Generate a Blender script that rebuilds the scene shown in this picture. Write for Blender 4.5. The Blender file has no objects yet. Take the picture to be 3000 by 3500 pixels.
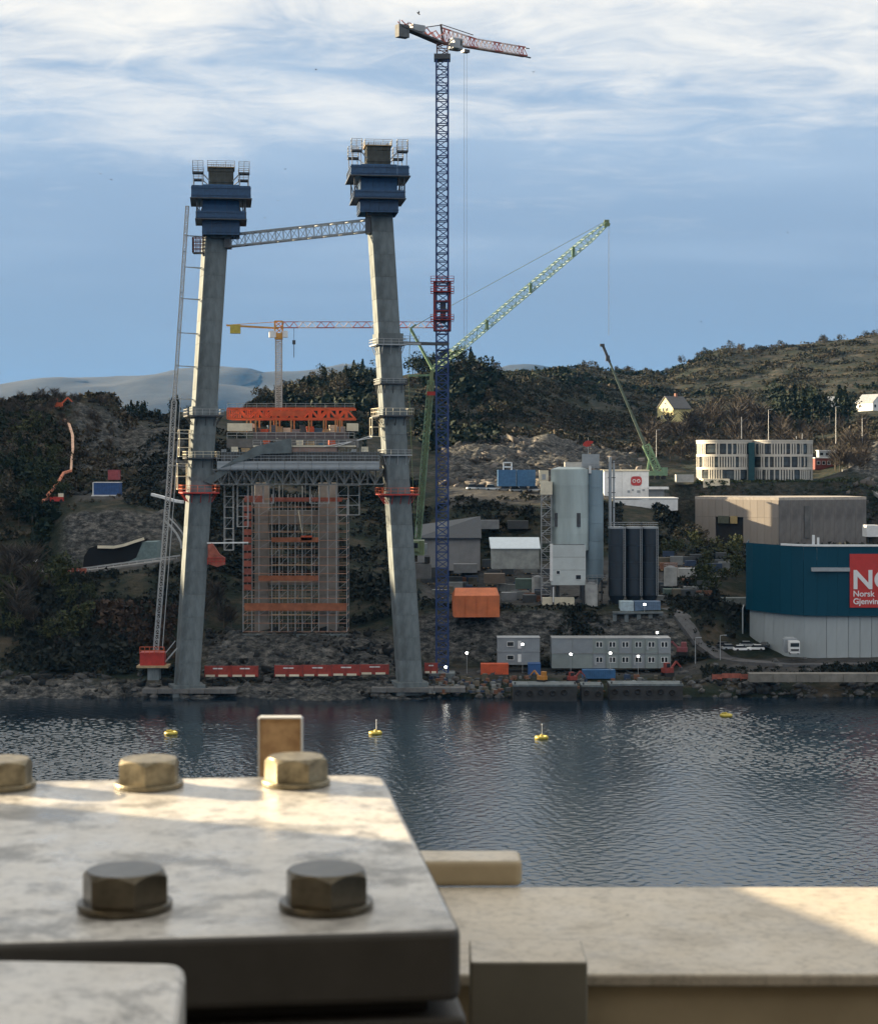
import bpy, math, random
import numpy as np
from mathutils import Vector, Matrix
random.seed(7)
RNG = np.random.default_rng(11)
S = bpy.context.scene
COL = S.collection
R = math.radians
def ordn(n): return '%d%s' % (n, 'th' if 10 <= n % 100 <= 20 else {1: 'st', 2: 'nd', 3: 'rd'}.get(n % 10, 'th'))
# ------------------------------------------------------------------ camera
H, F, HY = 54.0, 6100.0, 1580.0          # eye height over the strait, focal length and horizon in photo pixels
cam = bpy.data.objects.new('camera', bpy.data.cameras.new('camera'))
COL.objects.link(cam); S.camera = cam
cam.location = (0, 0, H); cam.rotation_euler = (R(90), 0, 0)
cd = cam.data
cd.sensor_fit = 'VERTICAL'; cd.sensor_height = 35.0; cd.lens = 61.0
cd.shift_y = -(1750 - HY) / 3500.0
cd.clip_start = 0.05; cd.clip_end = 60000
cd.dof.use_dof = True; cd.dof.focus_distance = 400.0; cd.dof.aperture_fstop = 61.0 / 3.0
# ------------------------------------------------------------------ sun and sky
SUN_EL, SUN_T = 14.0, 24.0               # elevation; degrees beyond due left
sd = Vector((-math.cos(R(SUN_T)) * math.cos(R(SUN_EL)), math.sin(R(SUN_T)) * math.cos(R(SUN_EL)), math.sin(R(SUN_EL))))
sl = bpy.data.lights.new('sun', 'SUN'); sl.energy = 5.0; sl.angle = R(0.5); sl.color = (1.0, 0.79, 0.50)
so = bpy.data.objects.new('sun', sl); COL.objects.link(so)
so.rotation_euler = sd.to_track_quat('Z', 'Y').to_euler(); so.location = (-200, 100, 200)
W = bpy.data.worlds.new('World'); S.world = W; W.use_nodes = True
wn, wl = W.node_tree.nodes, W.node_tree.links
wn.clear()
def N(t, **k):
    n = wn.new(t)
    for a, b in k.items(): setattr(n, a, b)
    return n
def M2(op, a, b=None, c=None):
    n = N('ShaderNodeMath', operation=op)
    for i, v in enumerate((a, b, c)):
        if v is None: continue
        if isinstance(v, (int, float)): n.inputs[i].default_value = v
        else: wl.new(v, n.inputs[i])
    return n.outputs[0]
def MIX(f, a, b):
    n = N('ShaderNodeMix', data_type='RGBA')
    for s, v in ((n.inputs['Factor'], f), (n.inputs[6], a), (n.inputs[7], b)):
        if isinstance(v, (int, float)): s.default_value = v
        elif isinstance(v, tuple): s.default_value = (*v, 1)
        else: wl.new(v, s)
    return n.outputs[2]
def SMO(v, lo, hi):
    n = N('ShaderNodeMapRange', interpolation_type='SMOOTHSTEP')
    wl.new(v, n.inputs[0]); n.inputs[1].default_value = lo; n.inputs[2].default_value = hi
    return n.outputs[0]
sky = N('ShaderNodeTexSky', sky_type='NISHITA', sun_disc=False)
sky.sun_elevation = R(SUN_EL); sky.sun_rotation = R(-(90 - SUN_T))
sky.air_density = 1.0; sky.dust_density = 0.4; sky.ozone_density = 3.0
tc = N('ShaderNodeTexCoord'); sp = N('ShaderNodeSeparateXYZ'); wl.new(tc.outputs['Generated'], sp.inputs[0])
zz = M2('MAXIMUM', sp.outputs[2], 0.0)
den = M2('ADD', zz, 0.06)
u = M2('DIVIDE', sp.outputs[0], den); v = M2('DIVIDE', sp.outputs[1], den)
cb = N('ShaderNodeCombineXYZ'); wl.new(u, cb.inputs[0]); wl.new(M2('MULTIPLY', v, 1.15), cb.inputs[1])
def NOISE(scale, detail, rough, dist, off):
    m = N('ShaderNodeVectorMath', operation='ADD'); wl.new(cb.outputs[0], m.inputs[0]); m.inputs[1].default_value = off
    n = N('ShaderNodeTexNoise'); wl.new(m.outputs[0], n.inputs['Vector'])
    n.inputs['Scale'].default_value = scale; n.inputs['Detail'].default_value = detail
    n.inputs['Roughness'].default_value = rough; n.inputs['Distortion'].default_value = dist
    return n.outputs[0]
n1 = NOISE(1.05, 6, 0.56, 0.5, (3.1, 1.2, 0))
n2 = NOISE(0.5, 3, 0.5, 0.2, (8.4, 5.0, 2))
VEIL, WHITE, GREYC = (1.42, 1.92, 2.72), (5.9, 5.65, 5.15), (2.1, 2.85, 3.8)      # radiance before the 0.1 strength
c0 = MIX(0.93, sky.outputs[0], VEIL)                                       # thin high veil over the blue
haze_up = SMO(zz, 0.07, 0.20)
c1 = MIX(M2('MULTIPLY', haze_up, 0.75), c0, GREYC)                            # paler altostratus higher up
m_mid = M2('MULTIPLY', SMO(n2, 0.40, 0.66), SMO(zz, 0.05, 0.16))
c2 = MIX(M2('MULTIPLY', m_mid, 0.5), c1, (3.0, 3.7, 4.5))
n3 = NOISE(4.2, 5, 0.6, 0.8, (1.0, 9.2, 4))
thr = M2('MULTIPLY_ADD', SMO(zz, 0.06, 0.32), -0.26, 0.65)
dif = M2('SUBTRACT', M2('ADD', M2('ADD', M2('MULTIPLY', n1, 0.50), M2('MULTIPLY', n2, 0.24)), M2('MULTIPLY', n3, 0.26)), thr)
m_hi = M2('MULTIPLY', SMO(dif, -0.085, 0.13), SMO(zz, 0.07, 0.25))
c3 = MIX(M2('MULTIPLY', m_hi, 0.92), c2, WHITE)
bg = N('ShaderNodeBackground'); wl.new(c3, bg.inputs[0]); bg.inputs[1].default_value = 0.05
wo = N('ShaderNodeOutputWorld'); wl.new(bg.outputs[0], wo.inputs[0])
vs = S.view_settings
vs.view_transform = 'Standard'; vs.look = 'None'; vs.exposure = 1.9; vs.gamma = 1.0; vs.use_curve_mapping = False
S.cycles.max_bounces = 6; S.cycles.diffuse_bounces = 2; S.cycles.glossy_bounces = 3; S.cycles.transmission_bounces = 2
S.cycles.volume_bounces = 0; S.cycles.transparent_max_bounces = 4; S.cycles.caustics_reflective = False; S.cycles.caustics_refractive = False
S.cycles.sample_clamp_indirect = 4.0; S.cycles.use_denoising = True

# ------------------------------------------------------------------ helpers
def at(px, py, Y):
    return Vector(((px - 1500.0) / F * Y, Y, H - (py - HY) / F * Y))
def sc(Y): return Y / F
MATS = {}
def mat(name, col, rough=0.7, metal=0.0, var=0.25, scale=1.0, bump=0.0, col2=None, spec=0.5, stretch=(1, 1, 1), detail=5.0, lo=0.35, hi=0.65, rnd=0.07):
    if name in MATS: return MATS[name]
    m = bpy.data.materials.new(name); m.use_nodes = True
    nt = m.node_tree; b = nt.nodes['Principled BSDF']
    b.inputs['Roughness'].default_value = rough; b.inputs['Metallic'].default_value = metal
    b.inputs['Specular IOR Level'].default_value = spec
    t = nt.nodes.new('ShaderNodeTexCoord'); mp = nt.nodes.new('ShaderNodeMapping'); mp.inputs['Scale'].default_value = stretch
    nt.links.new(t.outputs['Object'], mp.inputs[0])
    n = nt.nodes.new('ShaderNodeTexNoise'); nt.links.new(mp.outputs[0], n.inputs['Vector'])
    n.inputs['Scale'].default_value = scale; n.inputs['Detail'].default_value = detail; n.inputs['Roughness'].default_value = 0.62
    r = nt.nodes.new('ShaderNodeValToRGB')
    c2 = col2 if col2 else tuple(c * (1 - var) for c in col)
    c1 = col if col2 else tuple(min(1, c * (1 + var * 0.4)) for c in col)
    r.color_ramp.elements[0].color = (*c2, 1); r.color_ramp.elements[1].color = (*c1, 1)
    r.color_ramp.elements[0].position = lo; r.color_ramp.elements[1].position = hi
    nt.links.new(n.outputs[0], r.inputs[0])
    oi = nt.nodes.new('ShaderNodeObjectInfo'); mr = nt.nodes.new('ShaderNodeMapRange'); nt.links.new(oi.outputs['Random'], mr.inputs[0])
    mr.inputs[3].default_value = 1 - rnd; mr.inputs[4].default_value = 1 + rnd
    mu = nt.nodes.new('ShaderNodeVectorMath'); mu.operation = 'SCALE'; nt.links.new(r.outputs[0], mu.inputs[0]); nt.links.new(mr.outputs[0], mu.inputs['Scale'])
    nt.links.new(mu.outputs[0], b.inputs['Base Color'])
    if bump:
        bp = nt.nodes.new('ShaderNodeBump'); bp.inputs['Strength'].default_value = bump; bp.inputs['Distance'].default_value = 0.3 / scale
        nt.links.new(n.outputs[0], bp.inputs['Height']); nt.links.new(bp.outputs[0], b.inputs['Normal'])
    MATS[name] = m
    return m
def emit(name, col, strength):
    m = bpy.data.materials.new(name); m.use_nodes = True
    b = m.node_tree.nodes['Principled BSDF']
    b.inputs['Base Color'].default_value = (*col, 1); b.inputs['Emission Color'].default_value = (*col, 1); b.inputs['Emission Strength'].default_value = strength
    return m
class MB:
    def __init__(s): s.v = []; s.f = []
    def add(s, vs, fs):
        o = len(s.v); s.v.extend([tuple(p) for p in vs]); s.f.extend([tuple(i + o for i in f) for f in fs]); return s
    def box(s, c, d, rz=0.0, ch=0.0):
        hx, hy, hz = d[0] / 2, d[1] / 2, d[2] / 2; ca, sa = math.cos(rz), math.sin(rz)
        if ch <= 0: pts = [(-hx, -hy), (hx, -hy), (hx, hy), (-hx, hy)]
        else: pts = [(-hx + ch, -hy), (hx - ch, -hy), (hx, -hy + ch), (hx, hy - ch), (hx - ch, hy), (-hx + ch, hy), (-hx, hy - ch), (-hx, -hy + ch)]
        pts = [(c[0] + x * ca - y * sa, c[1] + x * sa + y * ca) for x, y in pts]
        return s.prism(pts, c[2] - hz, c[2] + hz)
    def mm(s, x0, x1, y0, y1, z0, z1):
        return s.box(((x0 + x1) / 2, (y0 + y1) / 2, (z0 + z1) / 2), (abs(x1 - x0), abs(y1 - y0), abs(z1 - z0)))
    def prism(s, pts, z0, z1, sh=(0, 0), top=None):
        n = len(pts); t = top or pts
        vs = [(x, y, z0) for x, y in pts] + [(x + sh[0], y + sh[1], z1) for x, y in t]
        fs = [(i, (i + 1) % n, n + (i + 1) % n, n + i) for i in range(n)] + [tuple(range(n - 1, -1, -1)), tuple(range(n, 2 * n))]
        return s.add(vs, fs)
    def wall(s, pts, y0, y1):           # outline in x,z given real thickness along y
        n = len(pts)
        vs = [(x, y0, z) for x, z in pts] + [(x, y1, z) for x, z in pts]
        fs = [(i, (i + 1) % n, n + (i + 1) % n, n + i) for i in range(n)] + [tuple(range(n - 1, -1, -1)), tuple(range(n, 2 * n))]
        return s.add(vs, fs)
    def bar(s, a, b, w=0.1, h=None, n=4):
        a, b = Vector(a), Vector(b); d = b - a
        if d.length < 1e-6: return s
        d.normalize(); up = Vector((0, 0, 1)) if abs(d.z) < 0.95 else Vector((0, 1, 0))
        x = d.cross(up).normalized(); y = x.cross(d); h = h or w
        ring = []
        for k in range(n):
            t = 2 * math.pi * (k + 0.5) / n; q = (math.sqrt(2) if n == 4 else 1) / 2
            ring.append(x * (math.cos(t) * w * q) + y * (math.sin(t) * h * q))
        vs = [a + r for r in ring] + [b + r for r in ring]
        fs = [(i, (i + 1) % n, n + (i + 1) % n, n + i) for i in range(n)] + [tuple(range(n - 1, -1, -1)), tuple(range(n, 2 * n))]
        return s.add(vs, fs)
    def path(s, pts, w, n=4):
        for a, b in zip(pts, pts[1:]): s.bar(a, b, w, n=n)
        return s
    def cyl(s, c, z0, z1, r, r2=None, n=20):
        r2 = r if r2 is None else r2
        p = [(c[0] + r * math.cos(2 * math.pi * k / n), c[1] + r * math.sin(2 * math.pi * k / n)) for k in range(n)]
        t = [(c[0] + r2 * math.cos(2 * math.pi * k / n), c[1] + r2 * math.sin(2 * math.pi * k / n)) for k in range(n)]
        return s.prism(p, z0, z1, top=t)
    def cylx(s, c, hl, r, n=12, ax='x'):
        vs = []
        for e in (-hl, hl):
            for k in range(n):
                t = 2 * math.pi * k / n; q = (math.cos(t) * r, math.sin(t) * r)
                vs.append((c[0] + e, c[1] + q[0], c[2] + q[1]) if ax == 'x' else (c[0] + q[0], c[1] + e, c[2] + q[1]))
        fs = [(i, (i + 1) % n, n + (i + 1) % n, n + i) for i in range(n)] + [tuple(range(n - 1, -1, -1)), tuple(range(n, 2 * n))]
        return s.add(vs, fs)
    def torus(s, c, R1, r, n=18, m=6, ax='z'):
        vs = []; fs = []
        for i in range(n):
            a = 2 * math.pi * i / n
            for j in range(m):
                b = 2 * math.pi * j / m; q = R1 + r * math.cos(b); w = r * math.sin(b)
                p = (q * math.cos(a), q * math.sin(a), w)
                if ax == 'y': p = (p[0], p[2], p[1])
                vs.append((c[0] + p[0], c[1] + p[1], c[2] + p[2]))
                fs.append((i * m + j, ((i + 1) % n) * m + j, ((i + 1) % n) * m + (j + 1) % m, i * m + (j + 1) % m))
        return s.add(vs, fs)
    def ball(s, c, r, n=8, m=5):
        if isinstance(r, (int, float)): r = (r, r, r)
        vs = [(c[0], c[1], c[2] - r[2])]; fs = []
        for j in range(1, m):
            a = math.pi * j / m
            for i in range(n):
                b = 2 * math.pi * i / n
                vs.append((c[0] + r[0] * math.sin(a) * math.cos(b), c[1] + r[1] * math.sin(a) * math.sin(b), c[2] - r[2] * math.cos(a)))
        vs.append((c[0], c[1], c[2] + r[2])); e = len(vs) - 1
        for i in range(n):
            k = (i + 1) % n
            fs.append((0, 1 + k, 1 + i))
            for j in range(m - 2): fs.append((1 + j * n + i, 1 + j * n + k, 1 + (j + 1) * n + k, 1 + (j + 1) * n + i))
            fs.append((1 + (m - 2) * n + i, 1 + (m - 2) * n + k, e))
        return s.add(vs, fs)
    def rail(s, pts, h=1.1, w=0.06, step=2.0, mids=1):      # guard rail along a polyline of 3-D points
        for a, b in zip(pts, pts[1:]):
            a, b = Vector(a), Vector(b); L = (b - a).length; n = max(1, int(L / step))
            for k in range(n + 1):
                p = a.lerp(b, k / n); s.bar(p, p + Vector((0, 0, h)), w)
            for j in range(mids + 1):
                o = Vector((0, 0, h * (1 - j / (mids + 1)))); s.bar(a + o, b + o, w)
        return s
    def lattice(s, a, b, w, h, n, cw, bw, faces=4, up=None, taper=1.0):   # four-chord lattice from a to b
        a, b = Vector(a), Vector(b); d = (b - a).normalized()
        up = Vector(up) if up is not None else (Vector((0, 1, 0)) if abs(d.z) > 0.9 else Vector((0, 0, 1)))
        x = d.cross(up).normalized(); y = x.cross(d).normalized()
        cor = [(-1, -1), (1, -1), (1, 1), (-1, 1)]
        def P(k, t):
            q = 1 + (taper - 1) * t
            return a.lerp(b, t) + x * (cor[k][0] * w / 2 * q) + y * (cor[k][1] * h / 2 * q)
        for k in range(4): s.bar(P(k, 0), P(k, 1), cw)
        for i in range(n):
            t0, t1 = i / n, (i + 1) / n
            for k in range(faces):
                l = (k + 1) % 4
                s.bar(P(k, t0), P(l, t0), bw)
                if i % 2 == 0: s.bar(P(k, t0), P(l, t1), bw)
                else: s.bar(P(l, t0), P(k, t1), bw)
        for k in range(faces): s.bar(P(k, 1), P((k + 1) % 4, 1), bw)
        return s
    def mesh(s, name, m=None, smooth=False):
        me = bpy.data.meshes.new(name); me.from_pydata(s.v, [], s.f); me.update()
        if m: me.materials.append(m)
        if smooth: me.shade_smooth()
        return me
    def build(s, name, m, parent=None, smooth=False, loc=None):
        return obj(name, s.mesh(name, m, smooth), parent, loc)
def obj(name, me, parent=None, loc=None, rz=0.0):
    o = bpy.data.objects.new(name, me); COL.objects.link(o)
    if parent is not None: o.parent = parent
    if loc is not None: o.location = loc
    if rz: o.rotation_euler = (0, 0, rz)
    return o
def tag(o, label=None, cat=None, group=None, kind=None):
    if label: o['label'] = label
    if cat: o['category'] = cat
    if group: o['group'] = group
    if kind: o['kind'] = kind
    return o
def thing(name, label, cat, loc=(0, 0, 0), rz=0.0, group=None):
    o = bpy.data.objects.new(name, None); COL.objects.link(o); o.location = loc; o.rotation_euler = (0, 0, rz)
    o.empty_display_size = 0.1
    return tag(o, label, cat, group)
def dup(root, loc, rz=0.0, label=None, group=None, scale=None):
    r = root.copy(); COL.objects.link(r); r.location = loc; r.rotation_euler = (0, 0, rz)
    if scale is not None: r.scale = (scale,) * 3 if isinstance(scale, (int, float)) else scale
    if label: r['label'] = label
    if group: r['group'] = group
    for ch in list(root.children):
        c = ch.copy(); COL.objects.link(c); c.parent = r
        for g in list(ch.children):
            d = g.copy(); COL.objects.link(d); d.parent = c
    return r
def mesh_np(name, v, f, m, smooth=False):
    me = bpy.data.meshes.new(name); k = f.shape[1]
    me.vertices.add(len(v)); me.vertices.foreach_set('co', np.ascontiguousarray(v, dtype=np.float32).ravel())
    me.loops.add(f.size); me.loops.foreach_set('vertex_index', np.ascontiguousarray(f, dtype=np.int32).ravel())
    me.polygons.add(len(f)); me.polygons.foreach_set('loop_start', np.arange(0, f.size, k, dtype=np.int32))
    me.polygons.foreach_set('loop_total', np.full(len(f), k, dtype=np.int32))
    me.update(calc_edges=True); me.validate()
    if smooth: me.shade_smooth()
    if m: me.materials.append(m)
    return me
# common materials
CONC = mat('concrete', (0.145, 0.172, 0.185), 0.85, var=0.38, scale=0.6, rnd=0.10, stretch=(1, 1, 0.35), bump=0.1)
CONC_D = mat('dark_concrete', (0.14, 0.14, 0.14), 0.9, var=0.3, scale=0.4)
CONC_B = mat('raw_brown_concrete', (0.27, 0.245, 0.22), 0.85, var=0.25, scale=0.3)
GALV = mat('galvanised_steel', (0.42, 0.43, 0.44), 0.45, 0.4, var=0.15, scale=2)
STEEL_D = mat('dark_steel', (0.07, 0.075, 0.085), 0.5, 0.2, var=0.3, scale=1)
NAVY = mat('navy_painted_ply', (0.034, 0.12, 0.27), 0.55, var=0.3, scale=0.5)
NAVY_D = mat('navy_steel', (0.022, 0.072, 0.165), 0.5, var=0.3, scale=0.7)
BLUE_CR = mat('blue_crane_paint', (0.018, 0.048, 0.17), 0.45, var=0.25, scale=0.8)
RED = mat('red_paint', (0.45, 0.035, 0.025), 0.5, var=0.25, scale=0.8)
ORANGE = mat('orange_paint', (0.60, 0.10, 0.03), 0.55, var=0.25, scale=0.5)
ORANGE_T = mat('orange_tarpaulin', (0.62, 0.17, 0.06), 0.6, var=0.25, scale=0.25)
YELLOW = mat('yellow_paint', (0.50, 0.40, 0.06), 0.5, var=0.2, scale=1)
GREEN_CR = mat('lime_crane_paint', (0.17, 0.28, 0.17), 0.45, var=0.25, scale=0.5)
OLIVE = mat('olive_crane_paint', (0.17, 0.22, 0.11), 0.5, var=0.25, scale=0.5)
WHITE_P = mat('white_paint', (0.76, 0.77, 0.78), 0.5, var=0.12, scale=0.6)
CREAM_P = mat('cream_paint', (0.72, 0.66, 0.52), 0.6, var=0.15, scale=0.5)
GREY_P = mat('grey_paint', (0.33, 0.36, 0.39), 0.55, var=0.15, scale=0.5)
TIMBER = mat('raw_timber', (0.42, 0.30, 0.17), 0.8, var=0.3, scale=1)
GLASS_D = mat('dark_glass', (0.015, 0.02, 0.025), 0.08, var=0.2, scale=0.3)
BLUE_P = mat('blue_paint', (0.03, 0.10, 0.28), 0.5, var=0.2, scale=0.5)
RUBBER = mat('black_rubber', (0.015, 0.015, 0.016), 0.8, var=0.2, scale=2)
# ------------------------------------------------------------------ terrain, water, haze
def vnoise(x, y, seed=0):
    xi, yi = np.floor(x).astype(np.int64), np.floor(y).astype(np.int64); xf, yf = x - xi, y - yi
    def h(a, b):
        n = (a * 374761393 + b * 668265263 + seed * 1442695041) & 0x7fffffff
        n = ((n ^ (n >> 13)) * 1274126177) & 0x7fffffff
        return ((n ^ (n >> 16)) & 0xffff) / 65535.0
    u, v = xf * xf * (3 - 2 * xf), yf * yf * (3 - 2 * yf)
    return (h(xi, yi) * (1 - u) + h(xi + 1, yi) * u) * (1 - v) + (h(xi, yi + 1) * (1 - u) + h(xi + 1, yi + 1) * u) * v
def fbm(x, y, o=5, seed=0, g=0.5):
    t = np.zeros_like(x, dtype=float); a = 1.0; n = 0
    for k in range(o):
        t += a * (vnoise(x * 2 ** k, y * 2 ** k, seed + k) - 0.5); n += a; a *= g
    return t / n
# each row: depth and the ground's line across the view as (bearing in photo px, row in photo px) pairs
ROWS = [
 (417, [(0, 2338), (3000, 2338)]),
 (423, [(0, 2305), (600, 2318), (900, 2318), (1300, 2318), (1500, 2308), (2300, 2308), (2450, 2300), (3000, 2295)]),
 (432, [(0, 2250), (550, 2270), (700, 2262), (800, 2225), (1200, 2225), (1330, 2250), (1450, 2295), (1600, 2300), (2300, 2300), (2450, 2265), (3000, 2250)]),
 (442, [(0, 2150), (600, 2190), (800, 2165), (1200, 2165), (1330, 2180), (1450, 2285), (1600, 2280), (2300, 2280), (2420, 2245), (3000, 2240)]),
 (452, [(0, 2060), (600, 2080), (800, 2150), (1200, 2150), (1330, 2110), (1450, 2090), (1700, 2085), (2250, 2085), (2420, 2130), (2540, 2190), (3000, 2215)]),
 (466, [(0, 1990), (600, 1975), (760, 2060), (1200, 2080), (1330, 2030), (1500, 2055), (1700, 2068), (2250, 2068), (2420, 2060), (2600, 2150), (3000, 2180)]),
 (484, [(0, 1958), (250, 1958), (620, 1915), (760, 1960), (1000, 2000), (1330, 1990), (1500, 2040), (2250, 2045), (2450, 2000), (2700, 2040), (3000, 2080)]),
 (500, [(0, 1948), (250, 1945), (620, 1900), (760, 1900), (1000, 1960), (1330, 1960), (1500, 2020), (2250, 2020), (2450, 1960), (2700, 1960), (3000, 2000)]),
 (512, [(0, 1850), (180, 1840), (230, 1770), (400, 1745), (560, 1760), (640, 1840), (760, 1850), (1000, 1930), (1330, 1940), (1500, 2000), (2250, 1990), (2450, 1930), (3000, 1930)]),
 (535, [(0, 1750), (180, 1740), (300, 1705), (420, 1702), (600, 1760), (800, 1790), (1330, 1900), (1500, 1930), (1850, 1925), (2250, 1890), (2450, 1900), (3000, 1900)]),
 (560, [(0, 1640), (180, 1690), (300, 1695), (420, 1690), (600, 1690), (800, 1720), (1330, 1830), (1450, 1850), (1560, 1760), (1860, 1750), (2250, 1800), (2450, 1890), (3000, 1890)]),
 (585, [(0, 1530), (180, 1560), (260, 1640), (420, 1660), (600, 1620), (800, 1660), (1330, 1760), (1450, 1750), (1560, 1705), (1860, 1700), (2250, 1745), (2400, 1885), (3000, 1880)]),
 (615, [(0, 1440), (180, 1440), (260, 1530), (420, 1590), (600, 1560), (800, 1600), (1330, 1690), (1450, 1680), (1560, 1672), (1860, 1672), (2100, 1690), (2295, 1715), (2350, 1880), (3000, 1866)]),
 (640, [(0, 1400), (180, 1385), (280, 1430), (420, 1530), (600, 1510), (800, 1560), (1330, 1640), (1450, 1640), (1560, 1640), (1860, 1640), (2100, 1650), (2290, 1685), (2345, 1872), (2975, 1860), (3030, 1720)]),
 (647, [(0, 1395), (180, 1377), (280, 1408), (420, 1505), (600, 1497), (800, 1548), (1330, 1630), (1450, 1630), (1560, 1618), (1860, 1628), (2100, 1638), (2330, 1662), (2450, 1650), (2800, 1648), (2900, 1650), (3000, 1680)]),
 (665, [(0, 1385), (120, 1365), (230, 1350), (330, 1352), (395, 1360), (430, 1440), (600, 1460), (800, 1520), (1330, 1600), (1450, 1600), (1600, 1565), (1860, 1590), (2100, 1605), (2330, 1625), (2450, 1642), (2800, 1640), (2900, 1610), (3000, 1625)]),
 (710, [(0, 1420), (230, 1420), (395, 1430), (430, 1425), (600, 1425), (800, 1480), (1330, 1530), (1500, 1545), (1600, 1510), (1860, 1500), (2000, 1540), (2330, 1590), (2800, 1590), (2900, 1560), (3000, 1520)]),
 (780, [(0, 1450), (395, 1440), (600, 1412), (750, 1420), (900, 1420), (1330, 1440), (1600, 1470), (1860, 1470), (2100, 1500), (2330, 1520), (2800, 1520), (3000, 1470)]),
 (900, [(0, 1500), (600, 1440), (840, 1400), (920, 1358), (1040, 1325), (1180, 1285), (1300, 1290), (1420, 1275), (1520, 1252), (1600, 1245), (1680, 1265), (1800, 1350), (2000, 1450), (2300, 1462), (2600, 1470), (3000, 1440)]),
 (1000, [(0, 1560), (600, 1500), (900, 1400), (1180, 1310), (1420, 1300), (1600, 1270), (1700, 1290), (1850, 1300), (2000, 1380), (2300, 1430), (2600, 1420), (2800, 1400), (3000, 1390)]),
 (1200, [(0, 1600), (600, 1560), (1000, 1440), (1400, 1340), (1700, 1285), (1900, 1275), (2000, 1295), (2150, 1320), (2300, 1350), (2600, 1330), (2800, 1300), (3000, 1280)]),
 (1420, [(0, 1640), (600, 1600), (1000, 1500), (1400, 1380), (1700, 1300), (1900, 1268), (2000, 1262), (2150, 1278), (2280, 1275), (2330, 1248), (2400, 1215), (2480, 1188), (2600, 1196), (2700, 1180), (2800, 1168), (3000, 1142), (3600, 1090), (5000, 1150)]),
 (1700, [(0, 1700), (1000, 1600), (1900, 1420), (2400, 1350), (3000, 1300), (5000, 1300)]),
 (2300, [(0, 1660), (3000, 1660)]),
]
PXC = np.array(sorted(set([-9000, -6000, -4000, -2500, -1500, -800, -400] + list(range(-200, 3201, 10)) + [3300, 3500, 3800, 4300, 5000, 6500, 9000, 12000])), dtype=float)
RY = np.array([395, 406, 412] + [r[0] for r in ROWS], dtype=float)
RZ = np.zeros((len(RY), len(PXC)))
RZ[0], RZ[1], RZ[2] = -4.0, -1.6, 0.9
for i, (Y, pr) in enumerate(ROWS):
    a = np.array(pr, float)
    RZ[i + 3] = H - (np.interp(PXC, a[:, 0], a[:, 1]) - HY) / F * Y
def terrain_z(X, Y, rough=True):
    X = np.asarray(X, float); Y = np.asarray(Y, float)
    px = np.clip(X / np.maximum(Y, 1) * F + 1500, PXC[0], PXC[-1])
    yy = np.clip(Y, RY[0], RY[-1])
    iy = np.clip(np.searchsorted(RY, yy) - 1, 0, len(RY) - 2); ty = (yy - RY[iy]) / (RY[iy + 1] - RY[iy])
    ix = np.clip(np.searchsorted(PXC, px) - 1, 0, len(PXC) - 2); tx = (px - PXC[ix]) / (PXC[ix + 1] - PXC[ix])
    z = (RZ[iy, ix] * (1 - tx) + RZ[iy, ix + 1] * tx) * (1 - ty) + (RZ[iy + 1, ix] * (1 - tx) + RZ[iy + 1, ix + 1] * tx) * ty
    # the wooded hill that goes on to the left of the picture
    hill = np.interp(Y, [425, 500, 556, 601, 644, 700, 765, 830, 917, 1300, 2000], [20, 70, 99, 130, 168, 164, 142, 163, 168, 195, 60])
    k = np.clip((-X - (175 + 0.10 * (Y - 430))) / 175.0, 0, 1); k = k * k * (3 - 2 * k)
    z = z * (1 - k) + np.maximum(z, hill) * k
    if rough:
        sl = np.clip((Y - 430) / 60, 0.12, 1.0)
        z = z + fbm(X / 22, Y / 22, 5, 3) * (1.6 + np.clip((Y - 640) / 150, 0, 1.5) * 2.2) * sl + fbm(X / 5, Y / 5, 3, 9) * 0.8 * (0.4 + sl * .6)
        z = np.where(Y < 411, np.minimum(z, -0.4), z)
    return z
def gz(x, y): return float(terrain_z(np.array([x]), np.array([y]), False)[0])
yg = np.concatenate([np.linspace(395, 430, 30), np.linspace(431.5, 700, 170), np.linspace(703, 1000, 70), np.linspace(1006, 1460, 60), np.linspace(1480, 2300, 16)])
pg = np.concatenate([np.linspace(-9000, -700, 60), np.linspace(-680, 3680, 420), np.linspace(3750, 12000, 40)])
PG, YG = np.meshgrid(pg, yg)
XG = (PG - 1500) / F * YG; ZG = terrain_z(XG, YG)
nr, nc = XG.shape
idx = np.arange(nr * nc).reshape(nr, nc)
quads = np.stack([idx[:-1, :-1], idx[:-1, 1:], idx[1:, 1:], idx[1:, :-1]], -1).reshape(-1, 4)
# what the ground is made of (rock, gravel yard, else heath)
PYG = HY + (H - ZG) / YG * F
dzy = np.gradient(ZG, axis=0) / np.maximum(np.gradient(YG, axis=0), 1e-3)
rock = np.clip((np.abs(dzy) - 0.75) / 0.5, 0, 1)
rock = np.where(YG < 640, rock, rock * 0.35)
def zone(p0, p1, y0, y1, soft=40):
    return np.clip((PG - p0) / soft, 0, 1) * np.clip((p1 - PG) / soft, 0, 1) * np.clip((YG - y0) / 6, 0, 1) * np.clip((y1 - YG) / 6, 0, 1)
rock = np.maximum(rock, zone(1500, 2180, 632, 725))
rock = np.maximum(rock, zone(-800, 1480, 395, 421)); rock = np.maximum(rock, zone(680, 1380, 420, 446))
rock = np.maximum(rock, zone(200, 640, 500, 520)); rock = np.maximum(rock, zone(2880, 3600, 655, 720))
rock = np.maximum(rock, 0.8 * zone(230, 800, 590, 660)); rock = np.maximum(rock, 0.6 * np.clip(fbm(XG / 30, YG / 30, 4, 21) * 5 - 0.55, 0, 1) * (YG > 640))
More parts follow.
